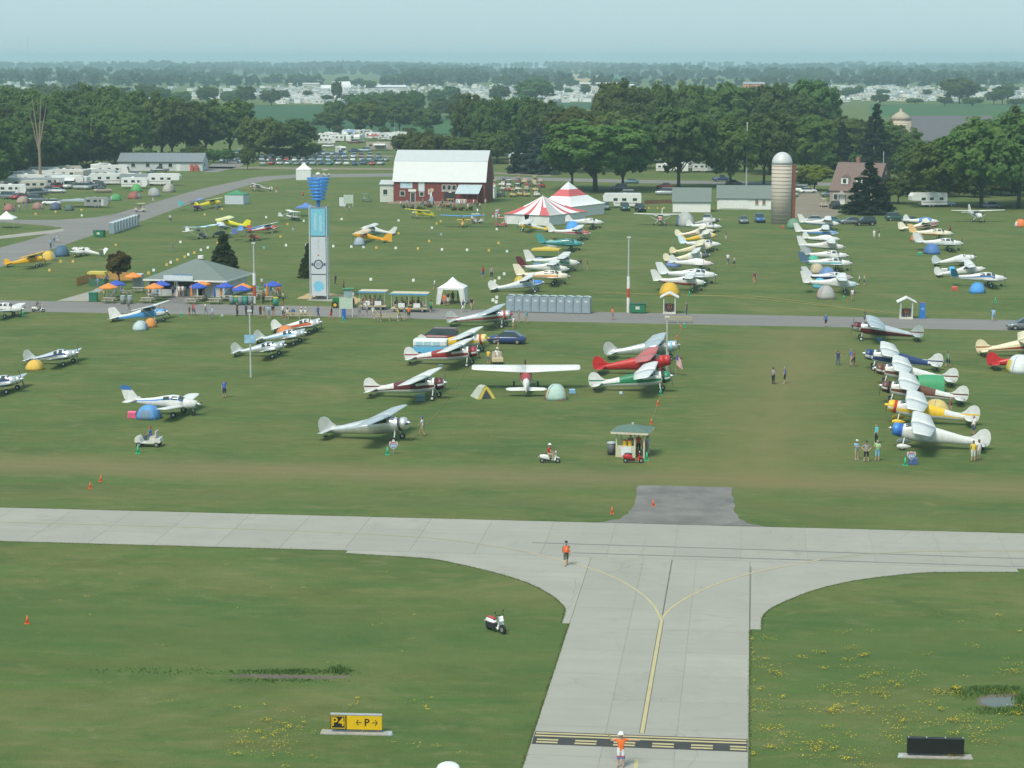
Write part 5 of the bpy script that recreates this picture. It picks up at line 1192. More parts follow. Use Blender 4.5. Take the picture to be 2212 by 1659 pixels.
for k, (sx, sy, rot) in enumerate(((0, -1, 0), (0, 1, math.pi), (1, 0, math.pi/2), (-1, 0, -math.pi/2))):
    for z0, z1, mt in ((.55, 3.5, bwhite), (3.65, 8.9, bwhite), (9.05, 12.9, cyan)):
        bnr = part('banner', MB().use(mt).xf(lambda x, y, z: (x, y, z)).box((sx*1.31, sy*1.31, (z0+z1)/2), (2.1 if sy else .04, .04 if sy else 2.1, z1-z0)), tw)
        if sy == -1:
            if mt is cyan:      # two columns of pale sideways lettering, too small to read
                for rx, k0, k1 in ((-.38, 0, 16), (.36, 2, 17)):
                    for i in range(k0, k1):
                        wd_ = .42*(.7+.3*((i*7+k0) % 3)/2); part('lettering', MB().use(paint((.46, .68, .72), .6)).quad(*[(rx+dx_, -1.334, 12.1-i*.15+dz_) for dx_, dz_ in ((-wd_/2, 0), (wd_/2, 0), (wd_/2, .09), (-wd_/2, .09))]), bnr)
            elif z0 > 3:
                rg = MB().use(paint((.07, .09, .13), .5))
                for i in range(24):
                    a0, a1 = i*math.pi/12, (i+1)*math.pi/12; rg.quad(*[(r_*math.cos(a_), -1.335, 5.0+r_*math.sin(a_)) for r_, a_ in ((.5, a0), (.68, a0), (.68, a1), (.5, a1))])
                part('round_emblem', rg, bnr)
                em = MB().use(paint((.2, .24, .3), .5)); 
                for i in range(5): em.quad(*[(-.36+i*.17+dx_, -1.333, 5.0+dz_) for dx_, dz_ in ((0, -.3), (.09, -.3), (.09, .3), (0, .3))])
                part('emblem_bars', em, bnr)
                for sx_ in (-1, 1): part('emblem_wing', MB().use(paint((.09, .11, .16), .5)).quad((sx_*.7, -1.336, 4.8), (sx_*1.0, -1.336, 4.8), (sx_*1.0, -1.336, 5.2), (sx_*.7, -1.336, 5.2)), bnr)
                part('red_mark', MB().use(paint((.6, .08, .05))).quad((-.12, -1.334, 6.2), (.08, -1.334, 6.2), (.08, -1.334, 6.42), (-.12, -1.334, 6.42)), bnr)
                part('grey_strip', MB().use(paint((.5, .54, .58))).quad((-.12, -1.334, 6.9), (.12, -1.334, 6.9), (.12, -1.334, 8.6), (-.12, -1.334, 8.6)), bnr)
            else:
                b_ = MB().use(paint((.2, .55, .75), .6)); b_.quad(*[(.75*math.cos(i*.4488)*(1+.12*math.sin(i*3)), -1.334, 1.9+.75*math.sin(i*.4488)*(1+.1*math.cos(i*5))) for i in range(14)]); part('blue_splash', b_, bnr)
for z in (3.57, 8.97, 12.98):
    mb = MB().use(paint((.2, .22, .23)));
    part('cross_frame', mb.box((0, 0, z), (2.5, 2.5, .1)), tw)
part('base_block', MB().use(paint((.25, .25, .25))).box((0, 0, .25), (1.2, 1.2, .5)), tw)
cupm = paint((.03, .2, .55), .5)
part('stem', MB().use(cupm).tube((0, 0, 13.0), (0, 0, 16.9), .22, n=8), tw)
for k in range(7):
    r_ = .9+.112*k; z = 14.05+k*.47; mb = MB().use(cupm); n_ = 20; mb.smooth = True
    mb.loft([[(q_*math.cos(i*2*math.pi/n_), q_*math.sin(i*2*math.pi/n_), z+dz_) for i in range(n_)] for q_, dz_ in ((r_, 0), (r_+.05, .26), (r_-.02, .26), (r_-.05, 0), (r_, 0))], False); part('cup_ring', mb, tw)
for k in range(6):
    a = k*math.pi/3; part('cup_rib', MB().use(cupm).tube((.3*math.cos(a), .3*math.sin(a), 13.6), (1.4*math.cos(a), 1.4*math.sin(a), 17.1), .03, n=5), tw)
mb = MB().use(paint(WHITE)); mb.tube((0, 0, 16.9), (0, 0, 17.6), .08, n=6); mb.dome((0, 0, 17.6), (.35, .35, .3), 10, 4); part('weather_dome', mb, tw)
# ================================================================== vehicles
BODYC = paint((.4, .43, .46), .3); RVW = paint((.72, .73, .71), .5)
def rrect(x, hw, z0, z1, c=.18):
    return [(x, -hw, z0+c), (x, -hw+c*.6, z0), (x, hw-c*.6, z0), (x, hw, z0+c), (x, hw, z1-c), (x, hw-c, z1), (x, -hw+c, z1), (x, -hw, z1-c)]
def wheel_part(t, x, y, r, wd=.2):
    mb = MB().use(tyre()); mb.tube((x, y-wd/2, r), (x, y+wd/2, r), r, n=12); mb.use(paint((.4, .41, .42), .4, .5)); mb.tube((x, y-wd/2-.01, r), (x, y+wd/2+.01, r), r*.55, n=8); part('wheel', mb, t)
def car_proto(kind):
    t = thing('car', 'x', 'car', (0, 0, 0))
    P = {'sedan': ([(-2.25, .72, .3, .8), (-2.1, .84, .22, .95), (-1.2, .88, .2, 1.0), (.9, .88, .2, .98), (1.7, .85, .22, .9), (2.15, .78, .25, .75), (2.25, .66, .3, .65)], (-1.75, -1.1, .35, 1.15), 1.43, .98),
         'suv': ([(-2.25, .78, .4, 1.0), (-2.15, .9, .3, 1.12), (-1, .93, .28, 1.12), (.9, .93, .28, 1.1), (1.8, .9, .3, 1.05), (2.25, .84, .35, .9), (2.32, .7, .4, .75)], (-2.15, -1.85, .35, 1.1), 1.75, 1.1),
         'van': ([(-2.45, .8, .35, 1.0), (-2.35, .92, .28, 1.1), (-1, .96, .25, 1.1), (1.2, .96, .25, 1.1), (1.9, .92, .28, 1.0), (2.35, .84, .32, .82), (2.42, .7, .38, .7)], (-2.35, -2.1, .6, 1.75), 1.8, 1.08),
         'pickup': ([(-2.75, .86, .45, 1.05), (-2.7, .92, .4, 1.1), (-.9, .93, .35, 1.1), (.9, .93, .35, 1.1), (2.1, .9, .38, 1.06), (2.65, .86, .42, .95), (2.72, .7, .45, .8)], (-.8, -.6, .45, 1.1), 1.8, 1.1)}[kind]
    mb = MB().use(BODYC); mb.smooth = True; mb.loft([rrect(*r) for r in P[0]]); part('body', mb, t)
    xb, xt, xt2, xf = P[1]; zt, zb = P[2], P[3]; wb, wt = .8, .62 if kind == 'sedan' else .72
    bt = [(xb, -wb), (xf, -wb), (xf, wb), (xb, wb)]; tp_ = [(xt, -wt), (xt2, -wt), (xt2, wt), (xt, wt)]
    for k, nm in enumerate(('side_window', 'windshield', 'side_window', 'rear_window')):
        a, b_ = bt[k], bt[(k+1) % 4]; c, d = tp_[(k+1) % 4], tp_[k]; mb = MB().use(glass()); mb.quad((*a, zb-.04), (*b_, zb-.04), (*c, zt), (*d, zt)); part(nm, mb, t)
    mb = MB().use(BODYC); mb.slab(tp_, zt, zt+.05); part('roof', mb, t)
    for sx in (-1.35, 1.4):
        for sy in (-.82, .82): wheel_part(t, sx*(1.15 if kind == 'pickup' else 1), sy, .32 if kind == 'sedan' else .37)
    for sy in (-.58, .58):
        mb = MB().use(paint((.75, .76, .74), .15)); mb.box((P[0][-2][0]-.03, sy, .68 if kind == 'sedan' else .85), (.12, .3, .14)); part('headlight', mb, t)
        mb = MB().use(paint((.35, .02, .02), .25)); mb.box((P[0][1][0]-.04, sy*1.1, .8 if kind == 'sedan' else .95), (.1, .22, .16)); part('tail_light', mb, t)
    return t
CP = {k: car_proto(k) for k in ('sedan', 'suv', 'van', 'pickup')}
CC = {'silver': (.45, .48, .5), 'white': (.7, .71, .7), 'grey': (.18, .2, .22), 'black': (.02, .022, .025), 'dark blue': (.03, .06, .17), 'blue': (.05, .13, .32), 'red': (.35, .03, .03), 'maroon': (.12, .02, .03), 'dark green': (.03, .09, .07), 'tan': (.36, .3, .22), 'teal': (.07, .2, .22), 'pale blue': (.3, .4, .48)}
def car(kind, px, py, head, colour, where, group=None, s=1.0, label=None):
    o = dup(CP[kind], G(px, py), R(head), s, label or '%s %s %s' % (colour, {'suv': 'sport utility car', 'van': 'minivan', 'sedan': 'sedan car', 'pickup': 'pickup truck'}[kind], where), group, {'pickup': 'truck', 'van': 'van'}.get(kind, 'car'))
    o.name = {'pickup': 'pickup_truck', 'van': 'minivan'}.get(kind, 'parked_car')
    recolor(o, BODYC, paint(CC[colour], .25, .2 if colour in ('silver', 'grey') else 0)); return o
rv = random.Random(3)
for y, x0, x1 in ((335.5, 590, 742), (341.5, 548, 832), (348.5, 548, 836), (356.5, 568, 840)):
    x = x0
    while x < x1:
        car(rv.choice(('sedan', 'sedan', 'suv', 'van')), x, y+rv.uniform(-.6, .6), rv.choice((90, -90, -90))+rv.uniform(-8, 8), rv.choice(('silver', 'silver', 'silver', 'white', 'grey', 'grey', 'pale blue', 'teal', 'dark blue', 'red')), 'in the field car park beyond the barn', 'cars in the field car park'); x += rv.uniform(16.5, 19.5)
for k in range(11): car(rv.choice(('sedan', 'suv', 'van')), rv.uniform(462, 525), 333+k*1.9, rv.uniform(-140, -60), rv.choice(('silver', 'white', 'grey', 'pale blue')), 'in the corner of the car park by the drive', 'cars by the car park drive')
for px, py, k, h, c, l in ((1308, 453, 'suv', -95, 'grey', 'parked before the white camper trailer'), (1350, 455, 'van', -85, 'dark green', 'parked before the white camper trailer'), (1383, 457, 'suv', -80, 'black', 'parked before the white camper trailer'),
    (1436, 407, 'sedan', 178, 'red', 'behind the white sheds'), (1436, 421, 'van', 176, 'silver', 'behind the white sheds'), (1337, 411, 'suv', 185, 'grey', 'under the large shade tree'), (1362, 397, 'sedan', 170, 'teal', 'beside the shade tree road'), (1350, 426, 'van', 180, 'white', 'under the large shade tree'),
    (1606, 482, 'sedan', -92, 'grey', 'beside the near silo'), (1641, 480, 'suv', -90, 'blue', 'beside the near silo'), (1528, 478, 'sedan', -100, 'silver', 'behind the covered grey plane'),
    (1803, 451, 'suv', 95, 'black', 'by the brick house door'), (1832, 459, 'sedan', -80, 'dark blue', 'in front of the brick house'), (1862, 460, 'sedan', -95, 'silver', 'in front of the dark spruce'), (1868, 487, 'suv', 186, 'black', 'with pale roof at end of the drive'), (1838, 484, 'sedan', 180, 'grey', 'behind the black one at end of drive'),
    (1935, 477, 'suv', 4, 'dark green', 'behind the fourth camping column'), (1970, 482, 'sedan', 0, 'grey', 'behind the fourth camping column'), (2038, 446, 'pickup', 5, 'pale blue', 'hitched beside the white trailer'), (2143, 449, 'sedan', 8, 'grey', 'under the broad tree'), (1756, 481, 'sedan', 178, 'silver', 'behind the third camping column'), (1792, 483, 'sedan', 178, 'teal', 'behind the third camping column'),
    (1726, 415, 'van', 170, 'white', 'beyond the yellow-green tree'), (1745, 417, 'sedan', 10, 'white', 'beyond the yellow-green tree'), (1712, 424, 'sedan', 100, 'silver', 'beyond the yellow-green tree'), (1793, 425, 'suv', 180, 'grey', 'beside the brick house'), (1560, 392, 'pickup', 3, 'dark blue', 'on the road behind the sheds'), (1585, 400, 'sedan', 3, 'grey', 'on the verge behind the sheds'),
    (124, 417, 'sedan', -4, 'silver', 'on the campground lane'), (190, 408, 'pickup', -140, 'grey', 'beside the trailer with awning'), (290, 380, 'sedan', 175, 'white', 'behind the long motorhome'), (217, 406, 'suv', -60, 'black', 'beside the trailer with awning'), (112, 443, 'sedan', 175, 'white', 'among the campground tents'), (222, 416, 'sedan', 10, 'tan', 'on the campground lane'), (80, 437, 'van', 10, 'grey', 'among the campground tents'), (330, 384, 'suv', 10, 'grey', 'in front of the long grey building'), (345, 372, 'pickup', 178, 'grey', 'in front of the long grey building'),
    (709, 318, 'sedan', 178, 'white', 'among the campers beyond the car park'), (765, 311, 'pickup', 175, 'maroon', 'among the campers beyond the car park'), (766, 329, 'sedan', 5, 'dark blue', 'among the campers beyond the car park'), (788, 328, 'suv', 175, 'pale blue', 'among the campers beyond the car park'), (598, 323, 'van', -92, 'dark blue', 'between two rounded trees by the car park'),
    (1095, 742, 'sedan', 172, 'dark blue', 'parked at the nose of the yellow plane'), (948, 741, 'van', 172, 'maroon', 'behind the blue and white van tent'), (2214, 712, 'sedan', 178, 'grey', 'on the mid road')):
    car(k, px, py, h, c, l)
# ---- campers
def rv_proto(kind):
    t = thing('camper', 'x', 'camper', (0, 0, 0)); L = {'trailer': 7.0, 'motorhome': 10, 'fifth': 8.5}[kind]; hw = 1.22
    mb = MB().use(RVW); mb.smooth = False
    if kind == 'trailer': prof = [(-L/2, .55), (L/2-.5, .55), (L/2, 1.3), (L/2-.1, 2.2), (L/2-.6, 2.85), (-L/2+.2, 2.85), (-L/2, 2.6)]
    elif kind == 'motorhome': prof = [(-L/2, .45), (L/2, .45), (L/2+.1, 1.3), (L/2-.35, 2.7), (L/2-.8, 3.1), (-L/2+.1, 3.1), (-L/2, 2.9)]
    else: prof = [(-L/2, .55), (L/2-2.4, .55), (L/2-2.2, 1.5), (L/2, 1.6), (L/2+.1, 2.6), (L/2-.4, 3.3), (-L/2+.1, 3.3), (-L/2, 3.0)]
    mb.prism(prof, -hw, hw); part('shell', mb, t)
    for sg in (-1, 1):
        mb = MB().use(paint((.35, .3, .26), .5)); mb.quad(*[(x, sg*(hw+.012), z) for x, z in ((-L/2+.1, 1.05), (L/2-2.6, 1.05), (L/2-2.6, 1.25), (-L/2+.1, 1.25))]); part('side_stripe', mb, t)
        for x in (-L*.33, -L*.05, L*.18):
            mb = MB().use(glass()); mb.box((x, sg*(hw+.01), 1.95), (.95, .04, .6)); part('window', mb, t)
    mb = MB().use(paint((.6, .6, .58))); mb.box((L*.33-.6 if kind != 'fifth' else 0.6, -(hw+.015), 1.45), (.65, .04, 1.8)); part('door', mb, t)
    mb = MB().use(RVW); mb.box((-.6, 0, 2.98 if kind == 'trailer' else 3.25), (.8, .8, .28)); part('roof_unit', mb, t)
    if kind == 'motorhome': mb = MB().use(glass()); mb.quad((L/2+.1, -1.1, 1.42), (L/2+.1, 1.1, 1.42), (L/2-.27, 1.1, 2.55), (L/2-.27, -1.1, 2.55)); part('windshield', mb, t)
    for x in ((-.4, .5) if kind != 'motorhome' else (-L*.25, L*.33)):
        for sy in (-1.1, 1.1): wheel_part(t, x-(.5 if kind == 'fifth' else 0), sy, .36, .22)
    return t
RP = {k: rv_proto(k) for k in ('trailer', 'motorhome', 'fifth')}
def camper(kind, px, py, head, label, col=None, s=1.0, group=None, awn=None):
    o = dup(RP[kind], G(px, py), R(head), s, label, group); o.name = {'trailer': 'camper_trailer', 'motorhome': 'motorhome', 'fifth': 'camper_trailer'}[kind]
    if col: recolor(o, RVW, paint(col, .5))
    if awn:
        mb = MB().use(paint(awn, .6)); mb.quad((-2.2, -1.25, 2.6), (-2.2, -3.6, 2.1), (2.2, -3.6, 2.1), (2.2, -1.25, 2.6)); part('awning', mb, o)
        for x in (-2.1, 2.1): part('awning_pole', MB().use(metal()).tube((x, -3.5, 0), (x, -3.5, 2.1), .03, n=5), o)
    return o
camper('fifth', 1344, 449, 178, 'white camper trailer with dark windows behind three parked cars', s=1.02)
camper('fifth', 2004, 447, 190, 'white trailer hitched to a pickup right of the house')
for a in (('trailer', 28, 423, 4, 'white camper trailer at the campground gate, tents in front', None), ('trailer', 72, 414, 190, 'beige camper trailer between two white ones', (.55, .52, .45)), ('fifth', 146, 406, 3, 'white camper trailer with white awning and blue trim', None, 1.0, None, WHITE), ('motorhome', 216, 389, -3, 'long silver and white motorhome parked beside the wood', (.55, .58, .58)), ('motorhome', 242, 379, -2, 'white motorhome behind the silver one', None),
          ('fifth', 356, 401, -6, 'long white box trailer before the grey building', (.72, .73, .72)), ('motorhome', 300, 400, -8, 'grey motorhome beside the white box trailer', (.3, .34, .35)), ('trailer', 293, 407, -4, 'low white camper with red end beside green tent', None), ('trailer', 210, 448, 2, 'plain grey utility trailer among tents by the road', (.3, .31, .31), .8),
          ('trailer', 689, 303, 175, 'tall white camper left of the blue awning', None), ('trailer', 714, 301, 175, 'white camper with blue awning beyond the car park', None, 1.0, None, BLUE), ('trailer', 706, 312, 5, 'low white camper behind white car', None), ('motorhome', 736, 331, -70, 'white motorhome end-on beyond the car park', None, .8), ('trailer', 756, 294, 3, 'white camper with second blue awning', None, 1.0, None, BLUE), ('fifth', 776, 308, -100, 'white camper end-on beside maroon pickup', None), ('motorhome', 820, 325, 2, 'long beige motorhome with white awning', (.42, .37, .31), 1.0, None, WHITE), ('trailer', 806, 300, 4, 'white camper beside red canopy', None), ('fifth', 839, 303, 20, 'large white camper near the crop field', None), ('trailer', 864, 299, 2, 'small white camper at the crop field corner', None)):
    camper(*a)
for k in range(16):
    kd = rv.choice(('trailer', 'trailer', 'motorhome', 'fifth')); cn, cc = rv.choice((('white', None), ('white', None), ('beige', (.5, .48, .42)), ('grey', (.4, .43, .45))))
    camper(kd, 5+k*15+rv.uniform(-5, 5), (404, 396, 390, 412)[k % 4]-k*.9+rv.uniform(-2, 2), rv.choice((0, 5, 180, 90))+rv.uniform(-15, 15), '%s %s in the packed rows beneath the left wood' % (cn, {'trailer': 'camper trailer', 'motorhome': 'motorhome', 'fifth': 'tall camper trailer'}[kd]), cc, 1.0, 'campers beneath the left wood')
for k in range(14): car(rv.choice(('sedan', 'suv', 'van', 'pickup')), 20+k*17+rv.uniform(-6, 6), 428-k*2.6+rv.uniform(-5, 5), rv.uniform(0, 360), rv.choice(('silver', 'white', 'grey', 'dark blue', 'red', 'tan')), 'among the packed campers on the left', 'cars among the left campers')
for k in range(14): camper('trailer', 690+rv.uniform(0, 180), 296+rv.uniform(-6, 14), rv.uniform(0, 180), 'white camper in the camp by the crop field', None, rv.uniform(.7, 1), 'campers by the crop field')
for k in range(7): camper('trailer', 1440+k*13, 372-(k % 3)*6, 90*(k % 2)+rv.uniform(-10, 10), 'white camper glimpsed beneath the shade trees across the road', None, .9, 'campers beneath the shade trees')
for k in range(4): camper('trailer', 1725+k*11, 392-(k % 2)*5, rv.uniform(0, 180), 'white camper glimpsed between near silo and house', None, .8, 'campers beyond the house')
# distant campground: hundreds of pale vehicles, each a simple camper shell
FARM = []
for k, c in enumerate(((.72, .73, .72), (.68, .69, .67), (.5, .52, .53), (.34, .38, .42), (.58, .53, .45))):
    mb = MB().use(paint(c, .5)); L = (7, 9, 6, 4.5, 8)[k]; H_ = (2.9, 3.2, 2.6, 1.6, 3.0)[k]
    mb.prism([(-L/2, .4), (L/2, .4), (L/2+.1, H_*.6), (L/2-.5, H_), (-L/2+.2, H_), (-L/2, H_*.8)], -1.2, 1.2); mb.use(glass())
    for sg in (-1, 1):
        for x in (-L*.3, L*.1): mb.box((x, sg*1.2, H_*.65), (L*.17, .06, H_*.2))
    FARM.append(mb.mesh('camper'))
nf = 0; rf = random.Random(17); extra = MB()
def far_camp(x0, x1, y0, y1, n_, lab, grp):
    global nf
    for k in range(n_):
        px, py = rf.uniform(x0, x1), rf.uniform(y0, y1); p = G(px, py); kk = rf.choice((0, 0, 1, 1, 2, 3, 3, 4))
        if nf < 300:
            o = link('camper', FARM[kk], None, p, rf.uniform(0, 6.28)); tag(o, '%s distant %s %s' % (('white', 'large white', 'pale grey', 'blue grey', 'cream')[kk], 'car' if kk == 3 else 'camper', lab), 'camper', grp); nf += 1
        else:
            extra.use(paint(((.72, .73, .72), (.68, .69, .67), (.5, .52, .53), (.34, .38, .42), (.58, .53, .45))[kk], .5)); extra.box((p.x, p.y, 1.5), (7, 2.5, 2.8), rf.uniform(0, 6.28))
far_camp(600, 760, 205, 226, 70, 'in the campground beyond the crop field', 'campers beyond the crop field')
far_camp(1010, 1330, 196, 220, 90, 'in the campground behind the barn belt', 'campers behind the barn belt')
far_camp(1790, 2215, 198, 222, 110, 'in the campground past the far silo', 'campers past the far silo')
far_camp(420, 700, 190, 216, 150, 'a', 'b'); far_camp(740, 1340, 184, 204, 380, 'a', 'b'); far_camp(1780, 2230, 187, 212, 360, 'a', 'b'); far_camp(1000, 1340, 198, 222, 160, 'a', 'b'); far_camp(30, 340, 184, 216, 70, 'a', 'b'); far_camp(300, 430, 188, 216, 26, 'a', 'b'); far_camp(600, 800, 192, 224, 150, 'a', 'b'); far_camp(0, 120, 176, 188, 40, 'a', 'b'); far_camp(1300, 1450, 196, 214, 24, 'a', 'b')
o = link('distant_campers', extra.mesh('distant_campers')); o['kind'] = 'stuff'
# distant sheds, hangars and the arched white tents
for px, py, wd, h, rm, wm_, l in ((770+40, 196, 46, 6, (.62, .66, .68), (.5, .5, .48), 'long pale roofed shed beyond the campground'), (1262, 187, 60, 5, (.62, .62, .6), (.55, .5, .45), 'long white trailer-like shed below the hay field'), (1618, 190, 26, 7, (.3, .32, .33), (.6, .2, .06), 'distant orange-fronted shed behind the tree belt'), (1690, 166, 40, 5, (.66, .64, .56), (.6, .58, .5), 'distant cream shed by the far woods'), (640, 186, 40, 4, (.6, .58, .54), (.55, .5, .46), 'long low pale building beyond the left campground'), (1330, 189, 30, 4, (.7, .7, .68), (.66, .66, .64), 'small white distant shed')):
    gable_thing('distant_shed', l, 'shed', G(px-wd/2/mpp(py)/2, py), 0, wd, 14, h*.7, h, paint(wm_, .8), paint(rm, .7), .5)
for px, py, r_, l in ((712, 196, 6, 'long arched white tent in the far campground'), (737, 194, 9, 'tall white arched tent in the far campground')):
    t = thing('arched_tent', l, 'tent', G(px, py), R(15)); mb = MB().use(paint((.74, .75, .74), .6)); mb.smooth = True
    mb.loft([[(x, r_*math.cos(a), r_*1.05*math.sin(a)) for a in [i*math.pi/10 for i in range(11)]] for x in (-10, 10)], False, False); part('cover', mb, t)
    mb = MB().use(paint((.7, .71, .7), .6)); mb.quad(*[(-10, r_*math.cos(i*math.pi/10), r_*1.05*math.sin(i*math.pi/10)) for i in range(11)]); part('end_wall', mb, t)
t = thing('radio_mast', 'thin lattice radio mast far on the horizon', 'mast', G(62, 156)); mb = MB().use(paint((.4, .45, .5)))
for x, y in ((-1.3, 0), (1.3, 0), (0, 2)): mb.tube((x, y, 0), (x*.3, y*.3, 100), .28, .16, 4)
part('legs', mb, t)
for z in range(4, 98, 8): part('brace', MB().use(paint((.4, .45, .5))).tube((-1.2*(1-z/130), 0, z), (1.2*(1-z/130), 0, z+5), .14, n=4), t)
# ---- golf carts, scooters, motorcycle, tractor
CARTC = paint((.66, .66, .62), .4)
def cart_proto():
    t = thing('golf_cart', 'x', 'golf cart', (0, 0, 0))
    mb = MB().use(CARTC); mb.smooth = False; mb.prism([(-1.15, .45), (-1.1, .8), (-.2, .8), (0, .42), (.55, .38), (.7, .75), (.85, .95), (1.1, .85), (1.15, .5), (.9, .35), (-.9, .35)], -.58, .58); part('body', mb, t)
    mb = MB().use(paint((.5, .45, .36), .7)); mb.box((-.45, 0, .86), (.5, 1.05, .16)); mb.box((-.72, 0, 1.15), (.12, 1.05, .5)); part('seat', mb, t)
    mb = MB().use(CARTC); mb.box((-.25, 0, 1.92), (1.75, 1.15, .07), 0, None, .94); part('roof', mb, t)
    for x, y, xt in ((-.95, -.5, -.95), (-.95, .5, -.95), (.62, -.5, .45), (.62, .5, .45)): part('roof_post', MB().use(paint((.1, .1, .1))).tube((x, y, .7), (xt, y, 1.9), .025, n=5), t)
    for x in (-.78, .78):
        for y in (-.5, .5): wheel_part(t, x, y, .23, .18)
    mb = MB().use(paint((.05, .05, .05))); mb.tube((.6, -.25, .85), (.35, -.25, 1.15), .02, n=5); mb.tube((.33, -.42, 1.15), (.33, -.08, 1.15), .02, n=5); part('steering_wheel', mb, t)
    return t
KP = cart_proto()
def cart(px, py, head, label, col=None, roof=True, group=None):
    o = dup(KP, G(px, py), R(head), None, label, group)
    if col: recolor(o, CARTC, paint(col, .4))
    if not roof:
        for c in list(o.children):
            if c.name.startswith(('roof',)): bpy.data.objects.remove(c)
    return o
cart(322, 964, 176, 'white roofless golf cart driven by person in blue shirt', None, False)
cart(1074, 788, -85, 'tan roofless golf cart beside person in orange shirt', (.5, .42, .25), False)
cart(303, 458, 200, 'golf cart with cream roof driving along the access road', (.55, .5, .36))
for k in range(26):
    r_ = k % 4; px = 1066+(k//4)*17+rv.uniform(-4, 4)+r_*2; py = (396, 404, 413, 424)[r_]+rv.uniform(-1.5, 1.5)
    c, nm = rv.choice((((.6, .6, .57), 'white'), ((.06, .09, .1), 'dark'), ((.35, .05, .05), 'red'), ((.5, .4, .18), 'tan'), ((.05, .12, .1), 'green')))
    cart(px, py, -90+rv.uniform(-25, 25), nm+' golf cart in the cart parking right of the barn', c, rv.random() < .6, 'golf carts parked right of the barn')
for px, py, h, l, c in ((975, 470-22, 10, 'yellow-sided golf cart by the left end of barn', (.5, .3, .05)), (932, 436, 20, 'dark golf cart near the pale annex', (.1, .12, .12)), (1082, 490, 170, 'red and white golf cart between ultralight and striped tent', (.5, .1, .1)), (1779, 447, 100, 'golf cart with cream roof by the house drive', (.5, .45, .36)), (704, 381, 5, 'white-roofed golf cart on the road by the white canopy', (.6, .6, .58)), (1030, 482, 15, 'white golf cart behind the blue-winged ultralight', (.66, .66, .64)), (792, 436, 5, 'green golf cart at the information board', (.1, .2, .15))):
    cart(px, py, h, l, c)
def scooter(px, py, head, label, col, seatc=(.05, .05, .05), twin=False, group=None):
    t = thing('motor_scooter', label, 'scooter', G(px, py), R(head), group); cm = paint(col, .25); dk = paint((.03, .03, .035), .5)
    mb = MB().use(cm); mb.smooth = True; mb.loft([rrect(x, w_, a, b_, .05) for x, w_, a, b_ in ((-.85, .06, .55, .62), (-.75, .15, .42, .72), (-.4, .19, .36, .76), (-.08, .16, .3, .72), (.02, .13, .26, .32), (.4, .13, .24, .3))]); part('rear_body', mb, t)
    mb = MB().use(cm); mb.smooth = True; mb.prism([(.36, .26), (.5, .26), (.62, .6), (.5, 1.02), (.42, 1.02), (.46, .6)], -.17, .17); part('leg_shield', mb, t)
    mb = MB().use(dk if twin else cm); mb.smooth = True; mb.loft([rrect(x, w_, a, b_, .03) for x, w_, a, b_ in ((.45, .05, .38, .5), (.65, .09, .42, .56), (.85, .05, .36, .46))]); part('front_fender', mb, t)
    mb = MB().use(paint(seatc, .6)); mb.smooth = True; mb.loft([rrect(x, w_, a, b_, .03) for x, w_, a, b_ in ((-.72, .1, .76, .82), (-.4, .15, .74, .86), (-.05, .11, .72, .82))]); part('seat', mb, t)
    mb = MB().use(dk); mb.tube((.46, 0, .95), (.42, 0, 1.08), .03, n=6); mb.tube((.4, -.32, 1.08), (.4, .32, 1.08), .018, n=5); part('handlebar', mb, t)
    for sy in (-.3, .3): part('mirror', MB().use(dk).tube((.4, sy*.8, 1.08), (.38, sy, 1.28), .01, n=4).box((.38, sy, 1.3), (.02, .1, .07)), t)
    for x in (-.6, .7):
        r_ = .27 if twin else .22; mb = MB().use(tyre()); mb.tube((x, -.07, r_), (x, .07, r_), r_, n=14); mb.use(paint((.5, .5, .5), .3, .6)); mb.tube((x, -.075, r_), (x, .075, r_), r_*.5, n=8); part('wheel', mb, t)
    for sy in ((-.09, .09) if twin else (0,)): part('headlight', MB().use(paint((.85, .87, .85), .1)).ball((.62 if twin else .55, sy, .78 if twin else .95), (.06, .07, .07), 8, 6), t)
    mb = MB().use(dk); mb.box((-.2, 0, .3), (.7, .22, .25)) if not twin else mb.box((-.25, 0, .38), (.85, .42, .34)); part('engine', mb, t)
    mb = MB().use(paint((.7, .7, .68))); mb.box((-.93, 0, .5), (.02, .18, .1)); part('number_plate', mb, t)
    return t
scooter(1187, 1000, -6, 'white motor scooter ridden by person in red shirt and white hat', (.74, .74, .72))
scooter(1367, 1000, -4, 'glossy red motor scooter parked before the green-roofed kiosk', (.45, .03, .03))
scooter(82, 674, 0, 'white motor scooter with rider at the left end of mid road', (.72, .72, .68))
scooter(1070, 1364, -52, 'white and black motor scooter with red seat and twin headlights on the grass', (.76, .76, .76), (.4, .06, .05), True)
# tractor
t = thing('tractor', 'green tractor with cab at the head of the people tram', 'tractor', G(745, 664), R(-175)); gm_ = paint((.03, .2, .05), .35)
part('hood', MB().use(gm_).box((.95, 0, 1.05), (1.5, .7, .7)), t); part('cab_base', MB().use(gm_).box((-.4, 0, 1.0), (1.2, 1.2, .6)), t)
part('cab_roof', MB().use(gm_).box((-.45, 0, 2.55), (1.5, 1.4, .16)), t); part('cab_glass', MB().use(paint((.3, .42, .42), .1)).box((-.45, 0, 1.9), (1.15, 1.15, 1.2)), t)
for x, r_ in ((-.6, .75), (1.35, .45)):
    for y in (-.72, .72): mb = MB().use(tyre()); mb.tube((x, y-.17, r_), (x, y+.17, r_), r_, n=16); mb.use(paint(YELLOW)); mb.tube((x, y-.18, r_), (x, y+.18, r_), r_*.5, n=10); part('wheel', mb, t)
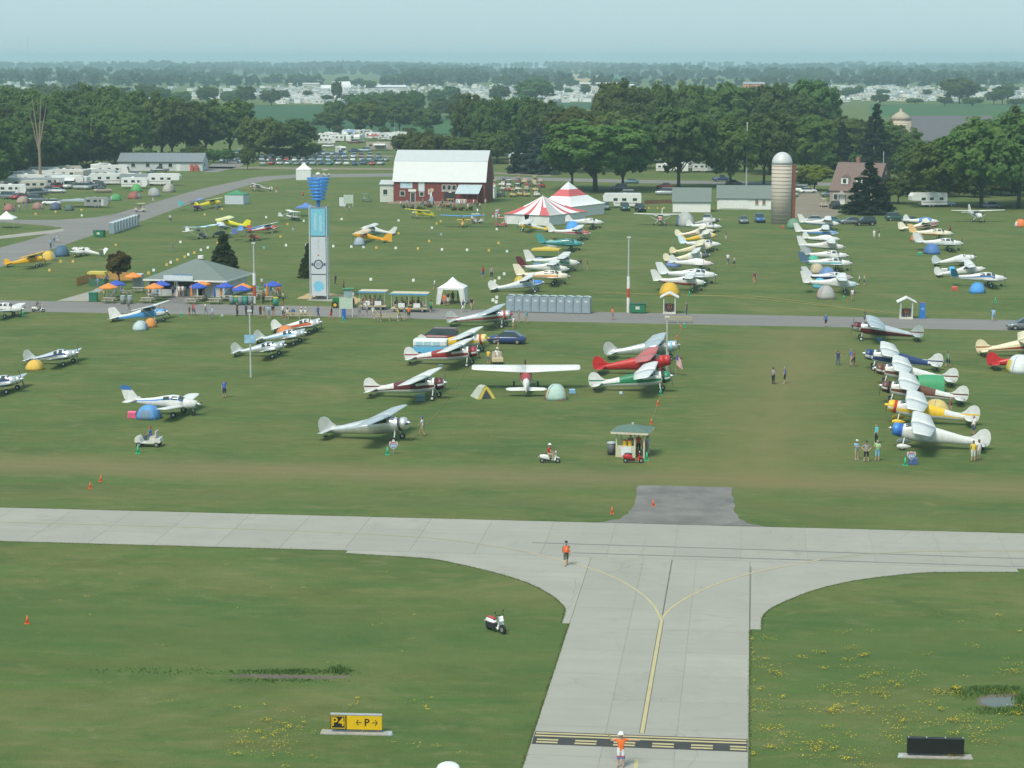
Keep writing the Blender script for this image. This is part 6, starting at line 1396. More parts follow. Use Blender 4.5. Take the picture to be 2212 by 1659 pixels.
# people trams
def tram(px, py, head, L, label, group):
    t = thing('tram_car', label, 'tram', G(px, py), R(head), group)
    part('floor', MB().use(paint((.55, .48, .3), .7)).box((0, 0, .5), (L, 1.9, .12)), t)
    mb = MB().use(paint((.56, .5, .34), .6)); mb.box((0, 0, 2.58), (L+.2, 2.1, .1), 0, None, .9); rf_ = part('roof', mb, t)
    for y in (-1.06, 1.06): part('roof_fringe', MB().use(paint((.08, .28, .5), .6)).box((0, y, 2.46), (L+.2, .05, .22)), rf_)
    for x in (-L/2+.15, 0, L/2-.15):
        for y in (-.9, .9): part('post', MB().use(paint((.6, .6, .55))).tube((x, y, .5), (x, y, 2.5), .03, n=5), t)
    for k in range(int(L/1.0)):
        part('bench_seat', MB().use(paint((.5, .42, .3))).box((-L/2+.6+k, 0, .95), (.4, 1.7, .08)).box((-L/2+.4+k, 0, 1.2), (.06, 1.7, .45)), t)
    for x in (-L*.2, L*.22): part('side_sign', MB().use(paint((.7, .72, .7))).box((x, -1.0, .95), (.9, .04, .6)), t)
    for x in (-L/2+.7, L/2-.7):
        for y in (-.75, .75): wheel_part(t, x, y, .3)
    return t
tram(807, 668, -8, 3.7, 'short tram car full of passengers behind the tractor', 'people tram'); tram(886, 673, -8, 5.0, 'longer tram car full of passengers next to white canopy', 'people tram')
for k in CP: purge(CP[k])
for k in RP: purge(RP[k])
purge(KP)
# ================================================================== people
SK, SH, PA, LL, SO, HA, VE = [paint((.2+.1*i, .1, .1+.05*i), .8, 0, .1, 3+i) for i in range(7)]      # placeholder slots: skin, shirt, trousers, lower leg, shoe, hair, sleeve
def person_mesh(pose):
    V, E_, Rd, T = [], [], [], []
    def v(p, r, par=None, tag_=None):
        V.append(Vector(p)); Rd.append(r); i = len(V)-1
        if par is not None: E_.append((par, i)); T.append(tag_)
        return i
    hipz = pose.get('hip', .93); lean = pose.get('lean', 0.0)
    def up(x, y, z):     # torso points lean about the hip
        c, s = math.cos(lean), math.sin(lean); dz = z-.93; return (x*c+dz*s, y, hipz+dz*c-x*s)
    pel = v(up(0, 0, .93), .125); wst = v(up(0, 0, 1.08), .12, pel, 'torso'); ch = v(up(.01, 0, 1.3), .14, wst, 'torso'); nk = v(up(.0, 0, 1.46), .06, ch, 'torso')
    jw = v(up(.025, 0, 1.56), .078, nk, 'head'); sk = v(up(.01, 0, 1.66), .095, jw, 'head'); v(up(.0, 0, 1.735), .06, sk, 'hair'); v(up(.115, 0, 1.6), .017, jw, 'head')
    for s, an in ((1, pose.get('L')), (-1, pose.get('Rr'))):
        sh = v(up(0, s*.17, 1.4), .065, ch, 'torso'); el, wr = an
        e = v(up(el[0], s*el[1], el[2]), .043, sh, 'arm'); w_ = v(up(wr[0], s*wr[1], wr[2]), .03, e, 'fore')
        d = (V[w_]-V[e]).normalized(); a = d.orthogonal().normalized() if abs(d.z) > .95 else d.cross(Vector((0, 0, 1))).normalized()
        pm_ = V[w_]+d*.075; h = v(pm_, .034, w_, 'fore')
        for k, (off, ln) in enumerate(((-.03, .075), (-.01, .088), (.01, .084), (.03, .068))):
            f1 = v(pm_+a*off*1.1+d*ln*.55, .0095, h, 'fore'); v(pm_+a*off*1.25+d*ln*.95+d.cross(a)*.018, .008, f1, 'fore')
        t1 = v(V[w_]+d*.04+a*.05, .012, w_, 'fore'); v(V[w_]+d*.085+a*.07, .009, t1, 'fore')
    for s, lg in ((1, pose.get('LL')), (-1, pose.get('RL'))):
        hp = v((0, s*.095, hipz-.05), .1, pel, 'hip'); kn, ak = lg
        k_ = v((kn[0], s*kn[1], kn[2]), .062, hp, 'thigh'); a_ = v((ak[0], s*ak[1], ak[2]), .04, k_, 'calf'); hl = v((ak[0]-.03, s*ak[1], ak[2]-.045), .035, a_, 'foot'); v((ak[0]+.15, s*ak[1]*1.1, max(.035, ak[2]-.055)), .033, a_, 'foot')
    me = bpy.data.meshes.new('body'); me.from_pydata([tuple(p) for p in V], E_, []); o = bpy.data.objects.new('body', me); COL.objects.link(o)
    sm = o.modifiers.new('s', 'SKIN'); sm.use_smooth_shade = True
    for i, r in enumerate(Rd): 
        q = r*1.12; me.skin_vertices[0].data[i].radius = (q*(1.25 if i in (1, 2) else 1.1 if i == 0 else 1), q*(.86 if i in (0, 1, 2) else 1)) if False else (q, q)
    me.skin_vertices[0].data[0].use_root = True
    o.modifiers.new('d', 'SUBSURF').levels = 1; o.modifiers['d'].render_levels = 1
    bpy.context.view_layer.update(); out = bpy.data.meshes.new_from_object(o.evaluated_get(bpy.context.evaluated_depsgraph_get())); bpy.data.objects.remove(o)
    # torso a little wider than deep
    for m_ in (SK, SH, PA, LL, SO, HA, VE): out.materials.append(m_)
    A_ = np.array([tuple(V[a]) for a, b in E_]); B_ = np.array([tuple(V[b]) for a, b in E_]); rA = np.array([(Rd[a]+Rd[b])/2 for a, b in E_])
    for f in out.polygons:
        c = np.array(f.center); ab = B_-A_; u = np.clip(((c-A_)*ab).sum(1)/np.maximum((ab*ab).sum(1), 1e-9), 0, 1); d = np.linalg.norm(A_+ab*u[:, None]-c, axis=1)-rA
        k = int(d.argmin()); tg = T[k]; uu = u[k]
        f.material_index = {'torso': 1, 'head': 0, 'hair': 5, 'fore': 0, 'hip': 2, 'thigh': 2, 'calf': 3, 'foot': 4}.get(tg, 1 if uu < .62 else 0)
        if tg == 'torso' and k == 2 and uu > .75: f.material_index = 0
        if tg == 'head' and ((c[2] > hipz+.73 and lean < .2) or (c[0] < -.03+math.sin(lean)*.7 and c[2] > hipz+.62)): f.material_index = 5
        if tg == 'calf' and uu < .12: f.material_index = 2
        f.use_smooth = True
    return out
DN = (((.0, .24, 1.14), (.06, .25, .9)))
ST = ((.02, .1, .5), (.0, .11, .085))
POSE = {
 'stand': dict(L=DN, Rr=((-.02, .24, 1.14), (.05, .24, .9)), LL=ST, RL=((.03, .1, .5), (.02, .12, .085))),
 'walk': dict(L=((.12, .23, 1.15), (.28, .2, .98)), Rr=((-.13, .23, 1.15), (-.12, .24, .9)), LL=((-.02, .1, .5), (-.25, .1, .12)), RL=((.2, .1, .52), (.27, .1, .085))),
 'hips': dict(L=((-.05, .38, 1.17), (.08, .19, 1.0)), Rr=((-.05, .38, 1.17), (.08, .19, 1.0)), LL=((.02, .13, .5), (.0, .17, .085)), RL=((.02, .13, .5), (.0, .17, .085))),
 'hold': dict(L=((.06, .24, 1.15), (.27, .1, 1.17)), Rr=((.06, .24, 1.15), (.27, .1, 1.2)), LL=ST, RL=((.02, .11, .5), (.03, .13, .085))),
 'signal': dict(Rr=((.03, .46, 1.36), (.1, .55, 1.63)), L=((.05, .47, 1.4), (.08, .72, 1.4)), LL=((.03, .11, .5), (.0, .11, .085)), RL=((.0, .1, .5), (.02, .13, .085))),
 'sit': dict(hip=.1, L=((.15, .24, 1.16), (.36, .18, 1.02)), Rr=((.15, .24, 1.16), (.36, .18, 1.02)), LL=((.42, .13, .1), (.46, .13, -.34)), RL=((.42, .12, .1), (.44, .13, -.34))),
 'ride': dict(hip=.1, lean=.12, L=((.22, .26, 1.18), (.5, .24, 1.1)), Rr=((.22, .26, 1.18), (.5, .24, 1.1)), LL=((.38, .16, .06), (.4, .16, -.4)), RL=((.38, .16, .06), (.4, .16, -.4))),
}
for p_ in POSE.values():
    for k_ in ('L', 'Rr'): pass
PM = {}
for k_, p_ in POSE.items(): PM[k_] = person_mesh(p_)
NAMEC = {'white': (.72, .73, .72), 'black': (.02, .02, .022), 'grey': (.25, .26, .27), 'red': (.45, .03, .03), 'orange': (.75, .16, .03), 'blue': (.05, .15, .45), 'navy': (.02, .04, .12), 'light blue': (.25, .5, .72), 'cyan': (.05, .5, .6), 'yellow': (.7, .52, .05), 'green': (.05, .3, .13), 'light green': (.3, .55, .25), 'lime': (.45, .75, .05), 'khaki': (.42, .34, .22), 'tan': (.45, .37, .26), 'maroon': (.18, .03, .05), 'olive': (.1, .12, .07), 'brown': (.15, .1, .07), 'cream': (.66, .62, .5), 'purple': (.2, .15, .3), 'dark green': (.03, .1, .07), 'jeans': (.06, .11, .2), 'pink': (.6, .2, .25), 'dark': (.04, .045, .05), 'teal': (.1, .4, .4)}
SKINS = [(.45, .27, .19), (.5, .31, .22), (.38, .22, .15)]; HAIRS = [(.08, .05, .03), (.25, .24, .23), (.15, .09, .04), (.02, .02, .02)]
rp = random.Random(9); hatm = {}
def hat_mesh(col, brim):
    k = (col, brim)
    if k not in hatm:
        mb = MB().use(paint(NAMEC[col], .8)); mb.smooth = True
        if brim: mb.loft([[(.02+r_*math.cos(i*.628), r_*math.sin(i*.628), z) for i in range(10)] for r_, z in ((.2, 0), (.115, .015), (.11, .09), (.07, .12), (.01, .125))])
        else:
            mb.dome((.0, 0, 0), (.115, .11, .11), 10, 4); mb.smooth = False; mb.quad((.08, -.08, .012), (.21, -.06, .0), (.21, .06, .0), (.08, .08, .012))
        hatm[k] = mb.mesh('hat')
    return hatm[k]
def person(px, py, shirt, pants, where, pose='stand', head=None, hat=None, brim=False, z=0.0, long_=None, group=None, label=None, s=None, skin=None, vest=None):
    o = link('person', PM[pose], None, G(px, py)+Vector((0, 0, z)), R(rp.uniform(0, 360) if head is None else head))
    k = s or rp.uniform(.96, 1.06); o.scale = (k, k*1.04, k)
    sk_ = paint(skin or rp.choice(SKINS), .6); long_ = (pants in ('jeans', 'black', 'grey', 'dark') and rp.random() < .5) if long_ is None else long_
    for i, m_ in enumerate((sk_, paint(NAMEC[shirt], .8), paint(NAMEC[pants], .8), paint(NAMEC[pants], .8) if long_ else sk_, paint(rp.choice(((.5, .5, .5), (.03, .03, .03), (.2, .15, .1))), .7), paint(rp.choice(HAIRS), .8), sk_)):
        o.material_slots[i].link = 'OBJECT'; o.material_slots[i].material = m_
    lab = label or 'person in %s top and %s %s %s' % (shirt, pants, 'jeans' if pants == 'jeans' and 0 else 'trousers' if long_ else 'shorts', where)
    if pants == 'jeans': lab = lab.replace('jeans trousers', 'blue jeans').replace('jeans shorts', 'denim shorts')
    tag(o, lab, 'person', group)
    if hat:
        h = link('hat', hat_mesh(hat, brim), o); zz = (POSE[pose].get('hip', .93)-.93); ln = POSE[pose].get('lean', 0)
        h.location = (math.sin(ln)*.74+.01, 0, .93+zz+(.76)*math.cos(ln)-.005)
    return o
# marshaller: orange shirt, banded shorts, white hat, one arm raised and one arm out
m_ = person(1341, 1658, 'orange', 'white', '', 'signal', -90, 'white', True, label='person in orange shirt, white hat and banded shorts signalling with both arms', s=1.0, long_=False)
mb = MB().use(paint((.55, .05, .08), .8))
for sy in (.1, -.1): mb.tube((.012, sy*1.02, .6), (.018, sy*1.03, .55), .098, .094, 12, False)
mb.use(paint((.12, .16, .45), .8))
for sy in (.1, -.1): mb.tube((.018, sy*1.03, .55), (.02, sy*1.05, .46), .096, .088, 12, False)
part('shorts_bands', mb, m_, True)
w_ = person(1223, 1223, 'dark green', 'olive', '', 'walk', 95, 'black', False, label='person in orange safety vest and dark green shirt walking along the taxiway', s=.98, long_=False)
mb = MB().use(paint((.8, .14, .03), .7)); mb.smooth = True
mb.loft([[(.0+a*math.cos(i*.5236), b_*math.sin(i*.5236), z) for i in range(12)] for a, b_, z in ((.17, .21, 1.0), (.165, .2, 1.15), (.175, .215, 1.3), (.13, .19, 1.43))], False); part('safety_vest', mb, w_)
mb = MB().use(paint((.75, .7, .3), .5)); mb.box((-.172, 0, 1.25), (.012, .06, .1)); part('reflective_patch', mb, w_)
# around the parked rows
P = person
P(912, 942, 'white', 'khaki', '', 'walk', 175, 'blue', False, label='person in white shirt and khaki shorts with dark red bag before the silver plane', long_=False)
P(485, 859, 'blue', 'navy', 'standing alone on the left grass', 'stand', -60, long_=False)
P(1670, 830, 'grey', 'black', 'standing in the worn grass lane', 'stand', 40, long_=True); P(1695, 829, 'blue', 'black', 'standing in the worn grass lane', 'stand', 160, long_=False)
P(1850, 993, 'light blue', 'khaki', 'near the blue-nosed plane', 'hold', -60, 'white', long_=False); P(1871, 998, 'grey', 'black', 'with hands on hips near the blue-nosed plane', 'hips', -90, 'dark', long_=False); P(1895, 996, 'light green', 'light blue', 'near the blue-nosed plane', 'hold', -110, long_=False); P(1893, 958, 'cyan', 'black', 'at the propeller of the blue-nosed plane', 'stand', 200, long_=True)
P(2102, 997, 'yellow', 'white', 'at the blue-nosed plane tail', 'stand', 90, long_=False); P(2114, 994, 'white', 'cream', 'at the tail of the blue-nosed plane', 'stand', 120, long_=False); P(2103, 940, 'white', 'jeans', 'behind the tail of the blue-nosed plane', 'stand', 200)
P(1810, 789, 'navy', 'jeans', 'facing the navy-nosed plane', 'hips', 60, long_=True); P(1838, 788, 'blue', 'tan', 'beside the navy-nosed plane', 'stand', 20, long_=True); P(1844, 792, 'maroon', 'dark', 'beside the navy-nosed plane', 'walk', 200, long_=False); P(2047, 794, 'green', 'navy', 'behind the navy plane tail', 'walk', 30, long_=False); P(2053, 898, 'maroon', 'khaki', 'between yellow tent and brown plane tail', 'walk', 180, long_=False)
P(1055, 787, 'yellow', 'grey', 'beside the tan golf cart', 'stand', 60, long_=False); P(1076, 758, 'navy', 'tan', 'at the rear of the dark blue car', 'hold', 200, long_=True)
P(1109, 711, 'white', 'khaki', 'under the road-side silver plane', 'stand', 200); P(1070, 706, 'navy', 'jeans', 'under the road-side silver plane', 'stand', 60)
GK = 'people in the kiosk'
P(1362, 983, 'grey', 'jeans', 'inside the kiosk behind the counter', 'stand', -90, group=GK); P(1379, 981, 'orange', 'black', 'inside the kiosk doorway', 'stand', -100, 'dark', group=GK, long_=True); P(1391, 987, 'red', 'jeans', 'leaning in the kiosk doorway', 'stand', 150, 'dark green', group=GK, long_=True); P(1398, 984, 'light blue', 'grey', 'standing outside the kiosk post', 'stand', 180, group=GK)
# riders and drivers
P(1184.5, 1000, 'red', 'khaki', '', 'ride', -6, 'white', True, .72, label='person in red shirt and wide white hat riding the white scooter', long_=False)
P(326, 964, 'blue', 'jeans', '', 'sit', 176, 'red', False, .86, label='person in blue shirt and red cap driving the white golf cart', long_=True)
P(80, 674, 'olive', 'grey', '', 'ride', 0, None, False, .72, label='person in olive top riding the white scooter on the mid road'); P(1074, 786, 'white', 'grey', '', 'sit', -85, 'cream', True, .86, label='person in white shirt and straw hat driving the tan golf cart')
P(304, 458, 'maroon', 'grey', '', 'sit', 200, None, False, .86, label='person driving the cream-roofed golf cart on the access road')
GR = 'people along the mid road'
for a in ((279, 677, 'dark green', 'grey', 'walking behind the blue and white plane', 'walk'), (409, 681, 'grey', 'brown', 'near the white road sign', 'stand'), (418, 682, 'red', 'jeans', 'near the white road sign', 'walk'), (444, 682, 'white', 'grey', 'alone on the road verge before the cafe', 'walk'), (459, 689, 'light blue', 'grey', 'crouched at the road verge', 'stand'), (513, 683, 'black', 'black', 'beside the pole before the cafe', 'stand'), (532, 683, 'navy', 'dark', 'beside the pole before the cafe', 'stand'), (545, 683, 'dark green', 'dark', 'beside the pole before the cafe', 'stand'), (563, 686, 'black', 'dark', 'in the group by the timber bench', 'stand'), (571, 687, 'brown', 'khaki', 'in the group by the timber bench', 'stand'), (581, 688, 'light blue', 'grey', 'in the group by the timber bench', 'hold'), (590, 685, 'black', 'tan', 'in the group by the timber bench', 'stand'), (611, 686, 'white', 'jeans', 'at the end of the timber bench', 'stand'), (687, 687, 'blue', 'navy', 'on the road before the banner tower', 'walk'), (716, 690, 'black', 'red', 'on the road before the tractor', 'walk'), (615, 703, 'maroon', 'grey', 'behind the red-striped silver plane', 'stand'), (612, 656, 'cream', 'dark', 'near the green bin', 'stand'), (569, 656, 'brown', 'dark', 'at the picnic tables by the bins', 'stand'), (566, 622, 'white', 'grey', 'behind the blue parasol', 'stand'), (725, 616, 'dark', 'dark', 'walking on the grass beyond the tower', 'walk'), (743, 632, 'maroon', 'dark', 'standing beyond the tractor', 'stand'),
          (777, 683, 'grey', 'grey', 'in the queue beside the tram', 'stand'), (792, 682, 'white', 'grey', 'in the queue beside the tram', 'stand'), (806, 689, 'white', 'tan', 'in the queue beside the tram', 'walk'), (822, 695, 'grey', 'khaki', 'before the road bench', 'stand'), (860, 694, 'yellow', 'white', 'before the road bench', 'stand'), (874, 693, 'teal', 'white', 'before the road bench', 'stand'), (883, 689, 'orange', 'black', 'before the road bench', 'stand'), (931, 676, 'green', 'navy', 'at the end of the tram', 'walk'), (939, 627, 'white', 'grey', 'walking on grass behind the white canopy', 'walk'), (1001, 674, 'navy', 'white', 'walking past the white canopy', 'walk'), (1019, 670, 'black', 'khaki', 'walking past the toilets', 'walk'), (1121, 697, 'grey', 'khaki', 'at the red nose of the road-side plane', 'stand'), (1137, 698, 'cyan', 'tan', 'walking on the road before the toilets', 'walk'), (1323, 691, 'orange', 'grey', 'standing on the road before the green dumpster', 'stand'), (1483, 680, 'dark', 'jeans', 'beside the first guard booth', 'stand'), (1784, 706, 'blue', 'black', 'walking the road toward the second booth', 'walk'), (1867, 697, 'navy', 'dark', 'behind the maroon-nosed plane', 'stand'), (2145, 694, 'light blue', 'light blue', 'walking the road beyond the blue stand', 'walk'),
          (960, 661, 'orange', 'pink', 'under the white canopy', 'stand'), (968, 658, 'black', 'white', 'under the white canopy', 'stand'), (978, 655, 'dark green', 'dark', 'under the white canopy', 'stand'), (989, 656, 'grey', 'dark', 'under the white canopy', 'stand')):
    P(*a, group=GR)
for k, (x, c) in enumerate(((621, 'cream'), (633, 'blue'), (651, 'white'), (660, 'white'))): P(x, 686, c, 'khaki', 'seated on the timber bench by the road', 'sit', 95, 'white' if k > 1 else None, False, .42, group=GR)
rq = random.Random(4)
for k in range(9): 
    c = rq.choice(('blue', 'white', 'light blue', 'red', 'tan', 'grey', 'orange')); P(790+k % 4*10.5+rq.uniform(-1, 1), 667+(k//4)*1.2, c, 'grey', 'seated in the short tram car', 'sit', -8 if k % 2 else 172, None, False, .95, group='short tram passengers')
for k in range(10):
    c = rq.choice(('blue', 'white', 'lime', 'navy', 'orange', 'teal', 'grey')); P(856+k % 5*12+rq.uniform(-1, 1), 671+(k//5)*1.2, c, 'grey', 'seated in the longer tram car', 'sit', -8 if k % 2 else 172, None, False, .95, group='longer tram passengers')
# mid field
GM = 'people among the camping columns'
for a in ((1254, 582, 'dark', 'grey', 'between the first two columns', 'stand'), (1269, 585, 'black', 'khaki', 'between the first two columns', 'stand'), (1572, 570, 'white', 'jeans', 'right of the second column', 'walk'), (1586, 576, 'cream', 'black', 'right of the second column', 'walk'), (1568, 520, 'dark', 'white', 'at the nose of the yellow plane', 'stand'), (1630, 612, 'maroon', 'khaki', 'near the small orange cone', 'walk'), (1856, 617, 'white', 'dark green', 'at the third column', 'stand'), (1867, 617, 'tan', 'jeans', 'at the third column', 'stand'), (1841, 650, 'white', 'khaki', 'at the grey pink tent', 'stand'), (1888, 516, 'white', 'white', 'between third and fourth columns', 'stand'), (1899, 516, 'black', 'white', 'between third and fourth columns', 'stand'), (1043, 600, 'red', 'blue', 'left of the first column', 'stand'), (1062, 601, 'grey', 'black', 'left of the first column', 'stand'), (2052, 507, 'maroon', 'dark', 'at the nose of the orange-bellied plane', 'stand'),
          (372, 545, 'purple', 'grey', 'on the grass strip by the pine', 'walk'), (470, 459, 'blue', 'jeans', 'beside the yellow light plane', 'stand'), (368, 481, 'white', 'dark green', 'bending beside the access road', 'hips'), (110, 537, 'light blue', 'jeans', 'on the access road edge', 'stand'), (124, 525, 'white', 'white', 'on the access road edge', 'walk'), (117, 531, 'blue', 'grey', 'on the access road edge', 'walk'), (331, 443, 'white', 'grey', 'walking up the access road', 'walk'), (300, 478, 'black', 'grey', 'at the toilet row end', 'stand'), (755, 459, 'white', 'grey', 'on the strip below the board', 'stand'), (585, 418, 'dark', 'dark', 'at the far side of the strip', 'stand'), (597, 419, 'red', 'white', 'at the far side of the strip', 'stand'), (655, 428, 'red', 'dark', 'at the far side of the strip by tower', 'stand')):
    P(*a, group=GM)
for k in range(30):
    px = 868+k*6.1+rq.uniform(-4, 4); py = 447+rq.uniform(-4, 9)
    P(px, py, rq.choice(('blue', 'white', 'orange', 'grey', 'tan', 'dark green', 'red', 'light blue', 'navy', 'cream')), rq.choice(('khaki', 'grey', 'jeans', 'dark')), 'in the crowd at the barn', rq.choice(('stand', 'walk', 'hold')), group='crowd at the barn')
for k in range(14): P(1022+rq.uniform(-6, 66), 472+rq.uniform(-6, 12), rq.choice(('red', 'white', 'orange', 'red', 'light blue', 'white')), rq.choice(('khaki', 'grey', 'dark', 'white')), 'in the crowd left of the striped tent', rq.choice(('stand', 'walk', 'hold')), group='crowd left of the striped tent')
for k in range(7): P(10+k*8, 452+rq.uniform(-4, 6), rq.choice(('white', 'grey', 'brown', 'blue', 'maroon')), rq.choice(('khaki', 'jeans', 'grey')), 'at the campground entrance', 'stand', group='people at the campground')
# cafe guests
for a in ((374, 640, 'blue', 'navy'), (387, 641, 'white', 'khaki'), (395, 641, 'white', 'grey'), (212, 622, 'light blue', 'grey'), (232, 617, 'light blue', 'dark'), (400, 640, 'cream', 'khaki'), (425, 639, 'tan', 'grey'), (586, 646, 'light blue', 'grey'), (600, 650, 'grey', 'jeans'), (605, 641, 'orange', 'grey'), (550, 612, 'cream', 'dark')): P(*a, 'standing at the cafe', rq.choice(('stand', 'hold')), group='people at the cafe')
for px, py, c in ((240, 650, 'white'), (225, 644, 'tan'), (250, 640, 'light blue'), (339, 642, 'light blue'), (325, 640, 'brown'), (262, 636, 'blue'), (440, 646, 'grey'), (486, 643, 'light blue'), (500, 640, 'grey'), (575, 640, 'light blue'), (590, 638, 'white'), (556, 634, 'teal')): P(px, py, c, 'grey', 'seated at a cafe picnic table', 'sit', None, None, False, .45, group='people seated at the cafe')
# ================================================================== tents, furniture, signs, cones
def dome_tent(px, py, w_, d, h, col, col2, label, head=0, group='camping tents', e=2.0, door=True):
    t = thing('dome_tent', label, 'tent', G(px, py), R(head), group); m1, m2 = paint(col, .65), paint(col2, .65); n_, m_ = 16, 6
    mb = MB(); ids = []
    for q in (m1, m2): mb.use(q); ids.append(mb.cur)
    rings = []
    for k in range(m_+1):
        u = k/m_; ph = u*math.pi/2*.995; rr = math.cos(ph)**.85; zz = h*math.sin(ph)**1.05
        rings.append([(d/2*rr*math.copysign(abs(math.cos(a))**.7, math.cos(a)), w_/2*rr*math.copysign(abs(math.sin(a))**.7, math.sin(a)), zz) for a in [2*math.pi*i/n_ for i in range(n_)]])
    mb.smooth = True; mb.loft(rings, True, True, lambda k, i: ids[1] if (col2 != col and k < 3 and i in (0, 15, 7, 8)) else ids[0]); part('flysheet', mb, t)
    for a0 in (math.pi/4, -math.pi/4):
        mb = MB().use(paint((.25, .25, .25), .4)); pr = None
        for i in range(9):
            u = -1+2*i/8; ph = (1-abs(u))*math.pi/2; rr = math.cos(ph)**.85*1.02; p_ = (d/2*rr*math.copysign(1, u)*.82, w_/2*rr*math.copysign(1, u*a0)*.82, h*math.sin(ph)**1.05+.02)
            if pr: mb.tube(pr, p_, .02, n=4, caps=False)
            pr = p_
        part('tent_pole', mb, t)
    if door:
        mb = MB().use(paint([x*.35 for x in col2], .8)); mb.quad((.15, -w_/2*1.0-.01, .02), (.65*d/2, -w_/2*.93-.01, .02), (.42*d/2, -w_/2*.72-.03, h*.62), (.15, -w_/2*.74-.03, h*.66)); part('door', mb, t)
    return t
def ridge_tent(px, py, w_, L, h, col, col2, label, head=0, group='camping tents', doorcol=(.05, .06, .07)):
    t = thing('ridge_tent', label, 'tent', G(px, py), R(head), group)
    mb = MB().use(paint(col, .65)); 
    for sg in (-1, 1):
        mb.quad(*[(x, y, z) for x, y, z in ((-L/2, sg*w_/2, 0), (L/2, sg*w_/2, 0), (L/2-.15, sg*w_*.16, h*.82), (-L/2+.3, sg*w_*.14, h*.75))][::sg]); mb.quad(*[(x, y, z) for x, y, z in ((-L/2+.3, sg*w_*.14, h*.75), (L/2-.15, sg*w_*.16, h*.82), (L/2-.2, 0, h), (-L/2+.4, 0, h*.88))][::sg])
    part('flysheet', mb, t)
    for x, hh_ in ((L/2, 1), (-L/2, .88)):
        mb = MB().use(paint(col2, .65)); k = 1 if x > 0 else -1; mb.quad((x, -w_/2, 0), (x, w_/2, 0), (x-k*.2, w_*.15, h*hh_*.82), (x-k*.25, 0, h*hh_), (x-k*.2, -w_*.15, h*hh_*.82)); e_ = part('end_panel', mb, t)
        if x > 0: mb = MB().use(paint(doorcol, .8)); mb.quad((x+.02, -w_*.3, 0.02), (x+.02, w_*.3, .02), (x-.12, 0, h*.72)); part('door', mb, e_)
    return t
# front rows
ridge_tent(1043, 858, 1.9, 2.3, 1.35, (.42, .46, .38), (.62, .48, .08), 'grey green ridge tent with yellow trim left of the rear-view white plane', -70)
dome_tent(1201, 862, 2.6, 2.2, 1.55, (.38, .52, .46), (.6, .18, .06), 'pale green dome tent with orange ends right of the rear-view white plane', 0)
dome_tent(75, 798, 2.2, 2.0, 1.1, (.65, .42, .06), (.65, .42, .06), 'yellow dome tent at tail of the polished silver plane')
dome_tent(322, 904, 2.3, 2.0, 1.35, (.08, .28, .6), (.14, .22, .32), 'bright blue cabin tent under the tail of the white blue plane', 75)
dome_tent(617, 727, 2.4, 2.4, 1.4, (.6, .2, .06), (.6, .2, .06), 'orange dome tent beside the three silver planes', 0)
dome_tent(303, 712, 2.8, 1.9, 1.15, (.42, .52, .54), (.15, .25, .42), 'pale grey dome tent with blue door under the blue and white plane', 0); dome_tent(325, 706, 1.8, 1.6, 1.15, (.62, .25, .05), (.62, .25, .05), 'small orange dome tent behind pale grey tent', 0)
t = thing('shade_shelter', 'green fabric shelter at the tail of the brown-nosed plane', 'tent', G(2009, 846), R(-5), 'camping tents'); mb = MB().use(paint((.05, .3, .13), .6)); mb.smooth = True
mb.loft([[(x, y, z*(1-.08*abs(x))) for y, z in ((-1.3, 0), (-1.25, 1.1), (-.9, 1.65), (0, 1.85), (.9, 1.65), (1.25, 1.1), (1.3, 0))] for x in (-1.3, -.6, .6, 1.3)], False, False); part('cover', mb, t)
mb = MB().use(paint((.03, .18, .08), .6)); mb.quad(*[(-1.32, y, z*.9) for y, z in ((-1.3, 0), (-1.25, 1.1), (-.9, 1.65), (0, 1.85), (.9, 1.65), (1.25, 1.1), (1.3, 0))]); part('end_panel', mb, t)
dome_tent(2022, 900, 2.7, 2.3, 1.7, (.58, .45, .16), (.5, .46, .36), 'yellow tan dome tent at the yellow-nosed plane', 20)
dome_tent(2204, 803, 3.6, 3.0, 1.9, (.62, .66, .66), (.6, .5, .1), 'large white and yellow dome tent beside the red tail', 0)
# van-shaped tent
t = thing('van_tent', 'blue and white tent shaped like a small bus with painted windows', 'tent', G(931, 768), R(-5), 'camping tents'); vb, vw = paint((.12, .45, .72), .6), paint((.68, .72, .72), .6)
part('lower_panel', MB().use(vb).box((0, 0, .55), (3.9, 1.8, 1.1)), t); mb = MB().use(vw); mb.smooth = False; mb.loft([rrect(x, .9*k, 1.1, 1.1+.85*k, .2) for x, k in ((-1.95, .92), (-1.8, 1), (1.75, 1), (1.92, .9))]); part('upper_panel', mb, t)
for x in (-1.25, -.3, .75): part('painted_window', MB().use(paint((.35, .58, .68), .6)).box((x, -.915, 1.5), (.75, .02, .4)), t)
for x in (-1.2, 1.2): part('painted_wheel', MB().use(paint((.05, .06, .07), .7)).tube((x, -.93, .25), (x, -.9, .25), .3, n=14), t)
